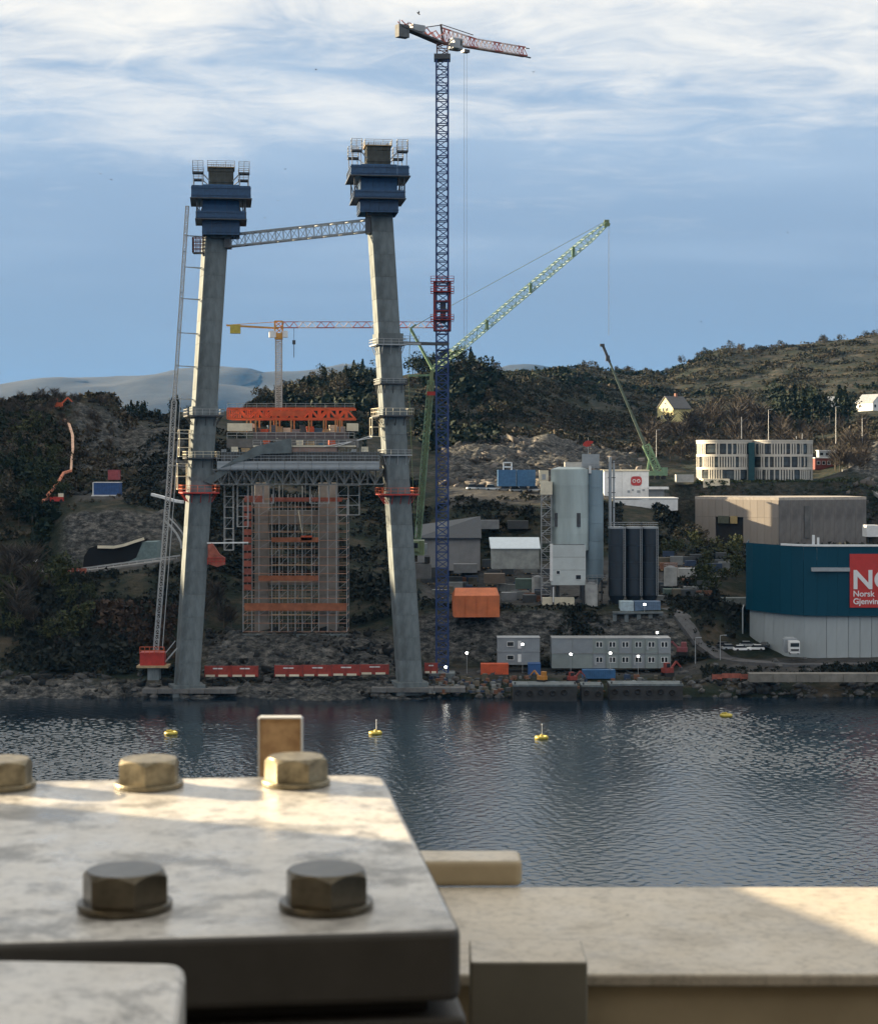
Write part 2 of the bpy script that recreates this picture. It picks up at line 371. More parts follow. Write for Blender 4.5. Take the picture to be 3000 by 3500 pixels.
grav = np.maximum.reduce([zone(1420, 2420, 420, 442), zone(1420, 2460, 462, 536), zone(1500, 1880, 572, 634), zone(240, 460, 530, 566), zone(1860, 2350, 600, 640), zone(2380, 3300, 570, 630), zone(-200, 640, 478, 502), zone(2330, 2900, 655, 668), zone(2440, 3600, 418, 440)])
def terrain_mat():
    m = bpy.data.materials.new('hillside'); m.use_nodes = True; nt = m.node_tree; b = nt.nodes['Principled BSDF']
    b.inputs['Roughness'].default_value = 0.95; b.inputs['Specular IOR Level'].default_value = 0.15
    def nz(s, d, st=(1, 1, 1), r=0.65):
        mp = nt.nodes.new('ShaderNodeMapping'); mp.inputs['Scale'].default_value = st; nt.links.new(t.outputs['Object'], mp.inputs[0])
        n = nt.nodes.new('ShaderNodeTexNoise'); nt.links.new(mp.outputs[0], n.inputs['Vector'])
        n.inputs['Scale'].default_value = s; n.inputs['Detail'].default_value = d; n.inputs['Roughness'].default_value = r; return n.outputs[0]
    def ramp(f, stops):
        r = nt.nodes.new('ShaderNodeValToRGB'); nt.links.new(f, r.inputs[0]); e = r.color_ramp.elements
        while len(e) < len(stops): e.new(0.5)
        for q, (p, c) in zip(e, stops): q.position = p; q.color = (*c, 1)
        return r.outputs[0]
    def mix(f, a, c):
        n = nt.nodes.new('ShaderNodeMix'); n.data_type = 'RGBA'
        nt.links.new(f, n.inputs['Factor']); nt.links.new(a, n.inputs[6]); nt.links.new(c, n.inputs[7]); return n.outputs[2]
    t = nt.nodes.new('ShaderNodeTexCoord')
    heath = ramp(nz(0.12, 12, (1, 1, 1), 0.74), [(0.30, (0.008, 0.016, 0.012)), (0.46, (0.016, 0.023, 0.016)), (0.56, (0.044, 0.040, 0.029)), (0.70, (0.10, 0.080, 0.060))])
    rk = ramp(nz(0.45, 10, (1, 1, 2.2), 0.75), [(0.30, (0.012, 0.013, 0.015)), (0.44, (0.026, 0.029, 0.031)), (0.54, (0.085, 0.085, 0.083)), (0.70, (0.24, 0.225, 0.205))])
    gr = ramp(nz(0.35, 8), [(0.3, (0.025, 0.026, 0.028)), (0.7, (0.085, 0.083, 0.08))])
    a1 = nt.nodes.new('ShaderNodeAttribute'); a1.attribute_name = 'rock'; a2 = nt.nodes.new('ShaderNodeAttribute'); a2.attribute_name = 'grav'
    nt.links.new(mix(a2.outputs['Fac'], mix(a1.outputs['Fac'], heath, rk), gr), b.inputs['Base Color'])
    bp = nt.nodes.new('ShaderNodeBump'); bp.inputs['Strength'].default_value = 0.8; bp.inputs['Distance'].default_value = 1.2
    nt.links.new(nz(0.5, 8, (1, 1, 1.6)), bp.inputs['Height']); nt.links.new(bp.outputs[0], b.inputs['Normal'])
    return m
ridg = lambda x, y, k: 0.5 - np.abs(2 * vnoise(x, y, k) - 1)
rough_rock = rock * (ridg(XG / 6 + YG / 9, YG / 5, 33) * 2.4 + ridg(XG / 2.6 - YG / 4, YG / 2.6, 34) * 1.3 + fbm(XG / 12, YG / 12, 4, 35) * 4.0) * np.clip(YG / 520, 0.5, 1.4)
ZG = ZG + rough_rock * (grav < 0.2)
tv = np.stack([XG, YG, ZG], -1).reshape(-1, 3)
tm = mesh_np('terrain', tv, quads, terrain_mat(), True)
for nm, ar in (('rock', rock), ('grav', np.clip(grav, 0, 1))):
    at_ = tm.attributes.new(nm, 'FLOAT', 'POINT'); at_.data.foreach_set('value', np.ascontiguousarray(ar.ravel(), dtype=np.float32))
terrain = tag(obj('terrain', tm), kind='structure')
# distant blue hills
def far_hill(name, Y, prof, depth, seed, m):
    p = np.linspace(-9000, 12000, 500); a = np.array(prof, float)
    top = H - (np.interp(p, a[:, 0], a[:, 1]) - HY) / F * Y
    ys = np.linspace(0, 1, 26); v = []
    for q in ys:
        yy = Y + (q - 0.75) * depth; k = math.sin(min(1.0, q / 0.75) * math.pi / 2) ** 0.9 if q < 0.75 else 1 - (q - 0.75) * 2.2
        X = (p - 1500) / F * Y
        z = top * k + fbm(X / 700, np.full_like(X, yy) / 700, 5, seed) * 190 * (0.25 + 0.75 * math.sin(q * math.pi)) * (1 if abs(q - .75) > .1 else .5)
        v.append(np.stack([X, np.full_like(X, yy), z - 4], -1))
    v = np.array(v); n0, n1 = v.shape[:2]; ii = np.arange(n0 * n1).reshape(n0, n1)
    f = np.stack([ii[:-1, :-1], ii[:-1, 1:], ii[1:, 1:], ii[1:, :-1]], -1).reshape(-1, 4)
    return tag(obj(name, mesh_np(name, v.reshape(-1, 3), f, m, True)), kind='structure')
FARM = mat('far_heath', (0.014, 0.020, 0.022), 0.95, scale=0.006, col2=(0.002, 0.005, 0.006), detail=9, lo=0.4, hi=0.62)
far_hill("hills", 14000, [(-9000, 1420), (-2000, 1380), (-400, 1345), (0, 1330), (250, 1305), (520, 1290), (640, 1262), (760, 1252), (860, 1258), (930, 1272), (1010, 1268), (1100, 1262), (1200, 1246), (1290, 1258), (1380, 1290), (1600, 1300), (1740, 1250), (1800, 1244), (1870, 1262), (1980, 1300), (2600, 1340), (5000, 1300), (12000, 1380)], 5000, 51, FARM)
# water
SLOPE = 0.23
wm = bpy.data.materials.new('sea_water'); wm.use_nodes = True
nt = wm.node_tree; b = nt.nodes['Principled BSDF']
b.inputs['Base Color'].default_value = (0.006, 0.014, 0.024, 1); b.inputs['Roughness'].default_value = 0.10; b.inputs['IOR'].default_value = 1.333
t = nt.nodes.new('ShaderNodeTexCoord')
def wnoise(scale, st, det, rot=0.0, rough=0.55):
    mp = nt.nodes.new('ShaderNodeMapping'); mp.inputs['Scale'].default_value = st; mp.inputs['Rotation'].default_value = (0, 0, rot)
    nt.links.new(t.outputs['Object'], mp.inputs[0])
    n = nt.nodes.new('ShaderNodeTexNoise'); nt.links.new(mp.outputs[0], n.inputs['Vector']); n.inputs['Scale'].default_value = scale
    n.inputs['Detail'].default_value = det; n.inputs['Roughness'].default_value = rough; return n.outputs[0]
big = wnoise(0.012, (1.0, 0.8, 1), 3, 0.5)
pr = nt.nodes.new('ShaderNodeMapRange'); nt.links.new(big, pr.inputs[0]); pr.inputs[1].default_value = 0.35; pr.inputs[2].default_value = 0.65; pr.inputs[3].default_value = 0.35; pr.inputs[4].default_value = 1.0
ad = nt.nodes.new('ShaderNodeMath'); ad.operation = 'ADD'; nt.links.new(wnoise(0.55, (1, 0.6, 1), 6, 0.35, 0.66), ad.inputs[0]); nt.links.new(wnoise(0.22, (1, 0.6, 1), 3, -0.2), ad.inputs[1])
bp = nt.nodes.new('ShaderNodeBump'); nt.links.new(ad.outputs[0], bp.inputs['Height']); nt.links.new(pr.outputs[0], bp.inputs['Strength']); bp.inputs['Distance'].default_value = 0.10
nt.links.new(bp.outputs[0], b.inputs['Normal'])
# wind waves as real relief over the part of the strait in view, flat sea beyond
rw = np.random.default_rng(8)
wp = np.linspace(-450, 3450, 700); wy = np.concatenate([np.arange(158, 300, .36), np.arange(300, 421, .42)])
WP, WY = np.meshgrid(wp, wy); WX = (WP - 1500) / F * WY; WZ = np.zeros_like(WX)
for k in range(54):
    lam = .72 * 3.8 ** rw.uniform(0, 1); th = R(205) + rw.normal() * .75; kk = 2 * np.pi / lam
    WZ += (SLOPE * math.sqrt(2 / 54) / kk) * np.sin(kk * (WX * math.cos(th) + WY * math.sin(th)) + rw.uniform(0, 6.28) + .8 * fbm(WX / 25, WY / 25, 2, 60 + k) * kk)
patch = np.clip(  .55 + 3.4 * fbm(WX / 60 + 3, WY / 70, 3, 77), .30, 1.35)
calm = np.clip((414 - WY) / 42, .10, 1) * (1 - .45 * np.exp(-((WX + 25) / 28) ** 2) * np.clip((WY - 330) / 40, 0, 1))
edge = np.minimum(np.clip((WP + 450) / 150, 0, 1), np.clip((3450 - WP) / 150, 0, 1)) * np.clip((WY - 158) / 8, 0, 1) * np.clip((WY.max() - WY) / 4, 0, 1)
WZ *= patch * calm * edge
wn_, wm_c = WX.shape; wi = np.arange(wn_ * wm_c).reshape(wn_, wm_c)
wq = np.stack([wi[:-1, :-1], wi[:-1, 1:], wi[1:, 1:], wi[1:, :-1]], -1).reshape(-1, 4)
ya, yb = wy[0], wy[-1]; xl = lambda p_, y_: (p_ - 1500) / F * y_; B = 34000
ov = [(-B, -1400, 0), (B, -1400, 0), (B, ya, 0), (-B, ya, 0), (-B, yb, 0), (B, yb, 0), (B, 18500, 0), (-B, 18500, 0), (xl(-450, ya), ya, 0), (xl(-450, yb), yb, 0), (xl(3450, ya), ya, 0), (xl(3450, yb), yb, 0)]
o0 = wn_ * wm_c; oq = np.array([(0, 1, 2, 3), (4, 5, 6, 7), (3, 8, 9, 4), (10, 2, 5, 11)]) + o0
wv = np.concatenate([np.stack([WX, WY, WZ], -1).reshape(-1, 3), np.array(ov, float)])
tag(obj('water', mesh_np('water', wv, np.concatenate([wq, oq]), wm, True)), kind='structure')
# haze in the air
hm = bpy.data.materials.new('haze'); hm.use_nodes = True; hn = hm.node_tree.nodes; hn.clear()
pv = hn.new('ShaderNodeVolumePrincipled'); pv.inputs['Color'].default_value = (0.07, 0.38, 1.0, 1); pv.inputs["Density"].default_value = 0.000013; pv.inputs['Anisotropy'].default_value = 0.0
ho = hn.new('ShaderNodeOutputMaterial'); hm.node_tree.links.new(pv.outputs[0], ho.inputs['Volume'])
hz = MB().mm(-36000, 36000, -1500, 19000, -6, 1000).build('haze', hm); tag(hz, kind='stuff')
# ------------------------------------------------------------------ the bridge steel the camera leans on (metres from the lens)
def dirty_paint(name, col, dirt, scale, rough, lo=0.42, hi=0.56, coat=0.0):
    m = mat(name, col, rough, scale=scale, col2=dirt, lo=lo, hi=hi, detail=9, bump=0.04)
    bsdf = m.node_tree.nodes['Principled BSDF']; bsdf.inputs['Coat Weight'].default_value = coat; bsdf.inputs['Coat Roughness'].default_value = 0.12
    return m
def worn_paint(name, col, rough, seed, veins=1.0):
    m = bpy.data.materials.new(name); m.use_nodes = True; nt = m.node_tree; b = nt.nodes['Principled BSDF']
    t = nt.nodes.new('ShaderNodeTexCoord')
    def nz(sc_, det, ro, dist=0.0, off=0.0):
        mp = nt.nodes.new('ShaderNodeMapping'); mp.inputs['Location'].default_value = (seed + off, off, 0); nt.links.new(t.outputs['Object'], mp.inputs[0])
        n = nt.nodes.new('ShaderNodeTexNoise'); nt.links.new(mp.outputs[0], n.inputs['Vector']); n.inputs['Scale'].default_value = sc_
        n.inputs['Detail'].default_value = det; n.inputs['Roughness'].default_value = ro; n.inputs['Distortion'].default_value = dist; return n.outputs[0]
    def ramp(f, stops):
        r = nt.nodes.new('ShaderNodeValToRGB'); nt.links.new(f, r.inputs[0]); e = r.color_ramp.elements
        while len(e) < len(stops): e.new(.5)
        for q, (p, c) in zip(e, stops): q.position = p; q.color = (c, c, c, 1)
        return r.outputs[0]
    def mul(a_, c_):
        q = nt.nodes.new('ShaderNodeMix'); q.data_type = 'RGBA'; q.blend_type = 'MULTIPLY'; q.inputs['Factor'].default_value = 1.0
        for i, v in ((6, a_), (7, c_)):
            if isinstance(v, tuple): q.inputs[i].default_value = (*v, 1)
            else: nt.links.new(v, q.inputs[i])
        return q.outputs[2]
    vein = ramp(nz(10, 8, .72, .3), [(.40, 1 - .58 * veins), (.45, 1 - .30 * veins), (.50, 1.0)])
    blot = ramp(nz(4.5, 10, .7, .2, 3.3), [(.36, 1 - .45 * veins), (.48, .90), (.60, 1.0)])
    fine = ramp(nz(95, 6, .7, 0, 7.1), [(.34, .72), (.52, 1.0)])
    spk = ramp(nz(38, 2, .5, 0, 9.4), [(.20, .25), (.255, 1.0)])
    nt.links.new(mul(mul(mul(mul(col, vein), blot), fine), spk), b.inputs['Base Color'])
    rr = nt.nodes.new('ShaderNodeMapRange'); nt.links.new(nz(20, 6, .6, 0, 5.0), rr.inputs[0]); rr.inputs[1].default_value = .3; rr.inputs[2].default_value = .7; rr.inputs[3].default_value = rough - .12; rr.inputs[4].default_value = rough + .16
    nt.links.new(rr.outputs[0], b.inputs['Roughness'])
    bp = nt.nodes.new('ShaderNodeBump'); bp.inputs['Strength'].default_value = .12; bp.inputs['Distance'].default_value = .004; nt.links.new(nz(60, 6, .6), bp.inputs['Height']); nt.links.new(bp.outputs[0], b.inputs['Normal'])
    return m
PLATE = worn_paint('weathered_white_paint', (0.70, 0.67, 0.62), 0.33, 0.0)
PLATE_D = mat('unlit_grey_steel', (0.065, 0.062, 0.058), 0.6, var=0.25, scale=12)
BEAMP = worn_paint('cream_steel_paint', (0.63, 0.56, 0.455), 0.48, 4.0, 0.32)
BEAM_F = mat('brownish_cream_paint', (0.50, 0.41, 0.27), 0.6, var=0.2, scale=6)  # webs and block sides in a browner cream than the top faces
BOLT = mat('zinc_yellow_bolt', (0.29, 0.25, 0.17), 0.42, 0.65, var=0.5, scale=70)
BOLT_K = mat('blackened_bolt', (0.11, 0.095, 0.07), 0.30, 0.9, var=0.35, scale=60)
RUST = mat('rusty_steel', (0.60, 0.40, 0.22), 0.7, scale=60, col2=(0.38, 0.23, 0.12), bump=0.1)
Z0 = H - 0.304
A = R(6.4); RX, RYv = Vector((math.cos(A), math.sin(A), 0)), Vector((-math.sin(A), math.cos(A), 0))
def rounded(poly, r, n=5):
    out = []; k = len(poly)
    for i, p in enumerate(poly):
        p = Vector(p); a = (Vector(poly[i - 1]) - p); c = (Vector(poly[(i + 1) % k]) - p)
        q = min(r[i] if isinstance(r, (list, tuple)) else r, a.length / 2.2, c.length / 2.2)
        if q <= 0: out.append(tuple(p)); continue
        s, e = p + a.normalized() * q, p + c.normalized() * q
        for j in range(n + 1):
            t = j / n; out.append(tuple(s * (1 - t) ** 2 + p * 2 * t * (1 - t) + e * t * t))
    return out
def slab(name, poly, z0, z1, m, parent=None, bev=0.004, r=0.008, side=None):
    me = MB().prism(rounded(poly, r), z0, z1).mesh(name, m); o = obj(name, me, parent)
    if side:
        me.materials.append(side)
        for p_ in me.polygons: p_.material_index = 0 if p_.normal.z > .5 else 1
    bv = o.modifiers.new('edge', 'BEVEL'); bv.width = bev; bv.segments = 3; bv.limit_method = 'ANGLE'; bv.angle_limit = R(50)
    return o
fr = Vector((0.0150, 1.160)); rx, ry = Vector((RX.x, RX.y)), Vector((RYv.x, RYv.y))
br = Vector((-0.0542, 1.741))
bl, fl = br - rx * 0.9, fr - rx * 0.9
tp = thing('gusset_plate', 'thick pale dirty steel plate carrying five big hex bolts', 'steel plate', (0, 0, 0))
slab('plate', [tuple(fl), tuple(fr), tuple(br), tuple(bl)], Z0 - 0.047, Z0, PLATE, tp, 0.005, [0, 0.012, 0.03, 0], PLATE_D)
# packing plate under it, dark joint between the two
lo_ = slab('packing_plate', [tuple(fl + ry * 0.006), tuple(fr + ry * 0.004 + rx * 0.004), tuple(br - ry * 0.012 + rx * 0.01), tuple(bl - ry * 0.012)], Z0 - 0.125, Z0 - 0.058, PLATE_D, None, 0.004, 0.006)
tag(lo_, 'dark grey packing plate lying right beneath the bolted gusset plate', 'steel plate')
sp_ = slab('shim_plate', [tuple(fl + ry * 0.02), tuple(fr + ry * 0.02 - rx * 0.02), tuple(br - ry * 0.03 - rx * 0.01), tuple(bl - ry * 0.03)], Z0 - 0.0578, Z0 - 0.0472, RUBBER, tp, 0.001, 0.002)
# small cover plate in front, lower left corner
ln = slab('cover_plate', [(-0.60, 0.82), (-0.128, 0.84), (-0.154, 1.090), (-0.27, 1.098), (-0.60, 1.065)], Z0 - 0.05, Z0 - 0.001, PLATE, None, 0.006, 0.016)
tag(ln, 'pale mottled cover plate with rounded corner at bottom left, before the gusset plate', 'steel plate')
# the long cream beam to the right
bm_ = thing('edge_beam', 'long cream painted steel beam running right below the gusset plate', 'steel beam', (0, 0, 0))
ZB = H - 0.45
slab('top_flange', [(-0.5, 1.569), (1.6, 1.569), (1.6, 1.893), (-0.5, 1.893)], ZB - 0.012, ZB, BEAMP, bm_, 0.003, 0.0)
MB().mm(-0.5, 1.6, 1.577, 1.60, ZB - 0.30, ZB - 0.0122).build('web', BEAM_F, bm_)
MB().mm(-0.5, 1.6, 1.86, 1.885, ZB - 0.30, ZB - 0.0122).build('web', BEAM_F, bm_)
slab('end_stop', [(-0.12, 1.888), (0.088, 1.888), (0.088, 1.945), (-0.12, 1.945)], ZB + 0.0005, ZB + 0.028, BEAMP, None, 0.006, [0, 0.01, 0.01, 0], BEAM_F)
tag(bpy.data.objects['end_stop'], 'low cream steel block standing on the far edge of the beam', 'steel block')
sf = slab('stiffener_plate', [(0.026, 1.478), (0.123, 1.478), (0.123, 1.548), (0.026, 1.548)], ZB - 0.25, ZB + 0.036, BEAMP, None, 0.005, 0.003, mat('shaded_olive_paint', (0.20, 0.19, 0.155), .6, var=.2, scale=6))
tag(sf, 'upright cream stiffener plate standing in front of the long beam', 'steel plate')
# rusty tab behind the plate
tb = thing('rusty_tab', 'small upright rusty brown plate with pale edges behind the bolted plate', 'steel tab', (0, 0, 0))
MB().mm(-0.1795, -0.1385, 1.79, 1.796, H - 0.42, H - 0.257).build('tab_plate', RUST, tb)
e = MB(); e.mm(-0.1812, -0.1796, 1.787, 1.799, H - 0.42, H - 0.2566); e.mm(-0.1384, -0.1368, 1.787, 1.799, H - 0.42, H - 0.2566); e.mm(-0.1796, -0.1384, 1.787, 1.799, H - 0.2569, H - 0.2553)
e.build('edge_strip', WHITE_P, tb)
# bolts
def bolt(px, py, rot, m, label):
    d = 0.304 * F / (py - HY); t = thing('hex_bolt', label, 'bolt', ((px - 1500) / F * d, d, Z0), R(rot), 'hex bolts in the gusset plate')
    w = MB().cyl((0, 0), 0.0004, 0.0056, 0.0322, n=40).build('washer', m, t)
    bv = w.modifiers.new('edge', 'BEVEL'); bv.width = 0.0012; bv.segments = 2; bv.limit_method = 'ANGLE'
    # hex head with a turned chamfer on top
    r = 0.0298; n = 48; rings = []
    def hexr(a): q = (a % (math.pi / 3)) - math.pi / 6; return r * math.cos(math.pi / 6) / math.cos(q)
    vs = []; fs = []
    prof = [(0.0064, 0), (0.0292, 0), (0.0312, 1)]
    for k in range(n):
        a = 2 * math.pi * k / n; q = hexr(a); q2 = min(q, 0.0258)
        over = max(0.0, q - 0.0262)
        vs += [(q * math.cos(a), q * math.sin(a), 0.0057), (q * math.cos(a), q * math.sin(a), 0.0258 - over * 0.85), (q2 * math.cos(a) * 0.985, q2 * math.sin(a) * 0.985, 0.0270)]
    for k in range(n):
        l = (k + 1) % n
        fs += [(3 * k, 3 * l, 3 * l + 1, 3 * k + 1), (3 * k + 1, 3 * l + 1, 3 * l + 2, 3 * k + 2)]
    fs.append(tuple(3 * k + 2 for k in range(n)))
    hd = MB().add(vs, fs).build('bolt_head', m, t)
bolt(5, 2692, -30, BOLT, 'brassy hex bolt cut by the left edge, far row of the plate')
bolt(510, 2690, -28, BOLT, 'brassy hex bolt in the middle of the far row')
bolt(1012, 2682, -2, BOLT, 'brassy hex bolt nearest the plate corner, before the rusty tab')
bolt(428, 3106, -8, BOLT_K, 'blackened hex bolt, left of the two in the near row')
bolt(1115, 3103, -20, BOLT_K, 'blackened hex bolt, right of the two in the near row')
# the tall bridge post just left of the picture that keeps most of the plate in shade
ps = thing('bridge_post', 'tall cream steel bridge post beside the bolted plate', 'post', (-1.95, 1.62, H - 1.6))
MB().box((0, 0, 2.2), (0.7, 1.05, 4.4), R(-SUN_T) * 0, 0.03).build('shaft', BEAMP, ps)
MB().box((0, 0, 0.02), (0.95, 1.3, 0.08)).build('base_flange', BEAMP, ps)

# plate added out of view further left, top sloped to shade the cream beam
bk = thing('beam_shadow_caster', 'upright cream plate added unseen at left to shade the long beam', 'steel plate', (0, 0, 0))
MB().add([(-1.10, 2.185, ZB - .3), (-.72, 2.015, ZB - .3), (-.72, 2.36, ZB - .3), (-1.10, 2.53, ZB - .3), (-1.10, 2.185, ZB + .345), (-.72, 2.015, ZB + .335), (-.72, 2.36, ZB + .28), (-1.10, 2.53, ZB + .29)], [(3, 2, 1, 0), (4, 5, 6, 7), (0, 1, 5, 4), (1, 2, 6, 5), (2, 3, 7, 6), (3, 0, 4, 7)]).build('caster_plate', BEAMP, bk)
# ------------------------------------------------------------------ the bridge pylon under construction
YP = 414.0; s = sc(YP)
def leg(label, xb, yb, xt, yt, rot, n):
    base = at(xb, yb, YP); top = at(xt, yt, YP + 1.0)
    t = thing('bridge_pylon', label, 'bridge pylon', base, 0, 'legs of the unfinished bridge pylon')
    d = (top - base) / n; w = 5.15
    def sq(w, c):
        h = w / 2; p = [(-h + c, -h), (h - c, -h), (h, -h + c), (h, h - c), (h - c, h), (-h + c, h), (-h, h - c), (-h, -h + c)]
        ca, sa = math.cos(R(rot)), math.sin(R(rot)); return [(x * ca - y * sa, x * sa + y * ca) for x, y in p]
    gap = 0.07
    me = MB().prism(sq(w, 0.12), gap / 2, d.z - gap / 2, (d.x, d.y)).mesh('concrete_segment', CONC)
    for k in range(n): obj('concrete_segment', me, t, d * k)
    MB().prism(sq(w - 0.12, 0.1), 0.0, d.z * n - 0.1, (d.x * n, d.y * n)).build('concrete_core', CONC_D, t)
    f = MB().box((0, 0, -1.3), (7.6, 7.0, 2.9), R(rot), 0.2); f.build('footing', CONC, t)
    return t, base, d
LL = leg('left concrete leg of the bridge pylon, with the hoist mast beside it', 639, 2340, 737, 790, 18, 20)
RL = leg('right concrete leg of the bridge pylon, taller, beside the blue tower crane', 1399, 2330, 1296, 720, 14, 21)
def legx(L, py):      # centre of a leg at a picture row
    base, d = L[1], L[2]; z = H - (py - HY) * s; q = (z - base.z) / d.z
    return base + d * q
PANEL_MESH = {}
def formwork(label, cx, rows, W_):
    # rows: picture rows of the tiers; built around the leg head
    y0, yB0, yB1, yM1, yS1, yG = rows        # basket top, band top, band bottom, mid bottom, skirt bottom, guard rail top
    o = at(cx, yS1, YP); t = thing('climbing_formwork', label, 'formwork', o, R(7), 'climbing formworks on the pylon legs')
    Z = lambda py: (yS1 - py) * s
    wB, wM, wS = W_[0] * s / 2, W_[1] * s / 2, W_[2] * s / 2
    def ring(name, r, z0, z1, m, th=0.25, nx=4):
        # four sides each made of separate panels
        for side in range(4):
            a = side * math.pi / 2; ca, sa = math.cos(a), math.sin(a); pw = 2 * r / nx
            key = (round(pw, 3), round(z1 - z0, 3), m.name)
            if key not in PANEL_MESH:
                b = MB().box((0, 0, 0), (pw - 0.05, th, z1 - z0))
                for q in (-0.3, 0.3): b.box((0, -th / 2 - 0.07, q * (z1 - z0)), (pw - 0.08, 0.14, 0.16))
                b.box((0, -th / 2 - 0.06, 0), (0.12, 0.12, (z1 - z0) * 0.98)); PANEL_MESH[key] = b.mesh(name, m)
            for k in range(nx):
                x = -r + pw * (k + 0.5); y = -r + th / 2
                p = obj(name, PANEL_MESH[key], t, (x * ca - y * sa, x * sa + y * ca, (z0 + z1) / 2), a)
    MB().prism([(-2.5, -2.5), (2.5, -2.5), (2.5, 2.5), (-2.5, 2.5)], Z(yS1) - 0.5, Z(yB0) + 3.6).build('concrete_core', CONC_D, t)
    ring('formwork_panel', wS, Z(yS1), Z(yM1) - 0.1, NAVY_D, nx=4)
    MB().box((0, 0, Z(yM1)), (wM * 2 + 0.5, wM * 2 + 0.5, 0.22)).build('work_deck', STEEL_D, t)
    ring('formwork_panel', wM * 0.72, Z(yM1) + 0.12, Z(yB1) - 0.12, NAVY, nx=3)
    ring('toe_board', wM, Z(yM1) + 0.12, Z(yM1) + 1.9, NAVY_D, 0.12, nx=5)
    # open brackets between mid deck and band
    for sx in (-1, 1):
        for sy in (-1, 1):
            b = MB()
            for q in (0.76, 0.99):
                b.bar((sx * wM * q, sy * wM * 0.98, Z(yM1)), (sx * wM * q, sy * wM * 0.98, Z(yB1)), 0.18)
                b.bar((sx * wM * 0.98, sy * wM * q, Z(yM1)), (sx * wM * 0.98, sy * wM * q, Z(yB1)), 0.18)
            b.bar((sx * wM * 0.76, sy * wM * 0.98, Z(yM1)), (sx * wM * 0.99, sy * wM * 0.98, Z(yB1)), 0.16)
            b.bar((sx * wM * 0.99, sy * wM * 0.98, Z(yM1)), (sx * wM * 0.76, sy * wM * 0.98, Z(yB1)), 0.16)
            b.build('bracket', STEEL_D, t)
    MB().box((0, 0, Z(yB1)), (wB * 2 + 0.7, wB * 2 + 0.7, 0.24)).build('work_deck', STEEL_D, t)
    ring('formwork_panel', wB, Z(yB1) + 0.14, Z(yB0) - 0.6, NAVY_D, nx=5)
    ring('formwork_panel', wB * 0.62, Z(yB1) + 0.14, Z(yB0), NAVY, nx=3)
    # head of the leg: rebar, inner form, top rail
    r = MB()
    for sx in (-1, 1):
        for k in range(9):
            q = -2.2 + 4.4 * k / 8; r.bar((q, sx * 2.2, Z(yB0)), (q, sx * 2.2, Z(y0) - 0.2), 0.09); r.bar((sx * 2.2, q, Z(yB0)), (sx * 2.2, q, Z(y0) - 0.2), 0.09)
    for k in range(5):
        z = Z(yB0) + (Z(y0) - Z(yB0)) * k / 5
        for a, c in (((-2.25, -2.25), (2.25, -2.25)), ((2.25, -2.25), (2.25, 2.25)), ((2.25, 2.25), (-2.25, 2.25)), ((-2.25, 2.25), (-2.25, -2.25))): r.bar((*a, z), (*c, z), 0.07)
    r.build('rebar_cage', STEEL_D, t)
    zt = Z(y0) - 1.2
    ring('inner_panel', 2.75, Z(yB0), zt, mat('weathered_form_ply', (0.07, 0.075, 0.07), 0.8, var=0.35, scale=0.6), 0.12, nx=3)
    MB().box((0, 0, zt + 0.1), (6.3, 6.3, 0.2)).build('top_deck', TIMBER, t)
    g = MB(); q = 3.1; g.rail([(-q, -q, zt + .2), (q, -q, zt + .2), (q, q, zt + .2), (-q, q, zt + .2), (-q, -q, zt + .2)], Z(yG) - zt - .2, 0.10, 2.0, 2); g.build('guardrail', GALV, t)
    # suspended baskets at the corners
    for sx in (-1, 1):
        for sy in (-1, 1):
            bx = (wB - 1.4) * sx; by = (wB - 1.4) * sy; zb = Z(y0) - 2.9
            k = MB().box((0, 0, 0), (2.5, 2.5, 0.35)).build('basket_floor', STEEL_D, t, loc=(bx, by, zb))
            MB().rail([(-1.2, -1.2, .15), (1.2, -1.2, .15), (1.2, 1.2, .15), (-1.2, 1.2, .15), (-1.2, -1.2, .15)], 2.5, 0.10, 1.2, 2).build('basket_rail', GALV, k)
            p = MB()
            for a in (-1.0, 1.0): p.bar((bx + a, by, Z(yB0) - 1), (bx + a, by, zb), 0.2)
            p.bar((bx - sx * 1.0, by, zb), (sx * 2.7, by * 0.75, zb - 1.5), 0.2)
            p.build('basket_post', GALV, t)
    return t
formwork('navy climbing formwork around the head of the left leg', 756, (562, 640, 692, 760, 810, 557), (196, 166, 124))
formwork('navy climbing formwork around the head of the taller right leg', 1290, (488, 571, 616, 690, 734, 484), (196, 172, 130))
# lattice strut between the leg heads
a, b_ = at(786, 823, YP), at(1256, 772, YP)
st = thing('lattice_strut', 'grey lattice strut spanning between the two pylon legs below their formwork', 'truss', a)
dv = b_ - a
me_ = MB().lattice((0, 0, 0), dv, 2.6, 2.7, 18, 0.30, 0.13); me_.build('truss', GREY_P, st)
MB().box((-0.4, 0, 0), (1.3, 4.0, 3.6)).build('end_bracket', STEEL_D, st)
MB().box((dv.x + 0.2, 0, dv.z), (1.3, 4.0, 3.6)).build('end_bracket', STEEL_D, st)
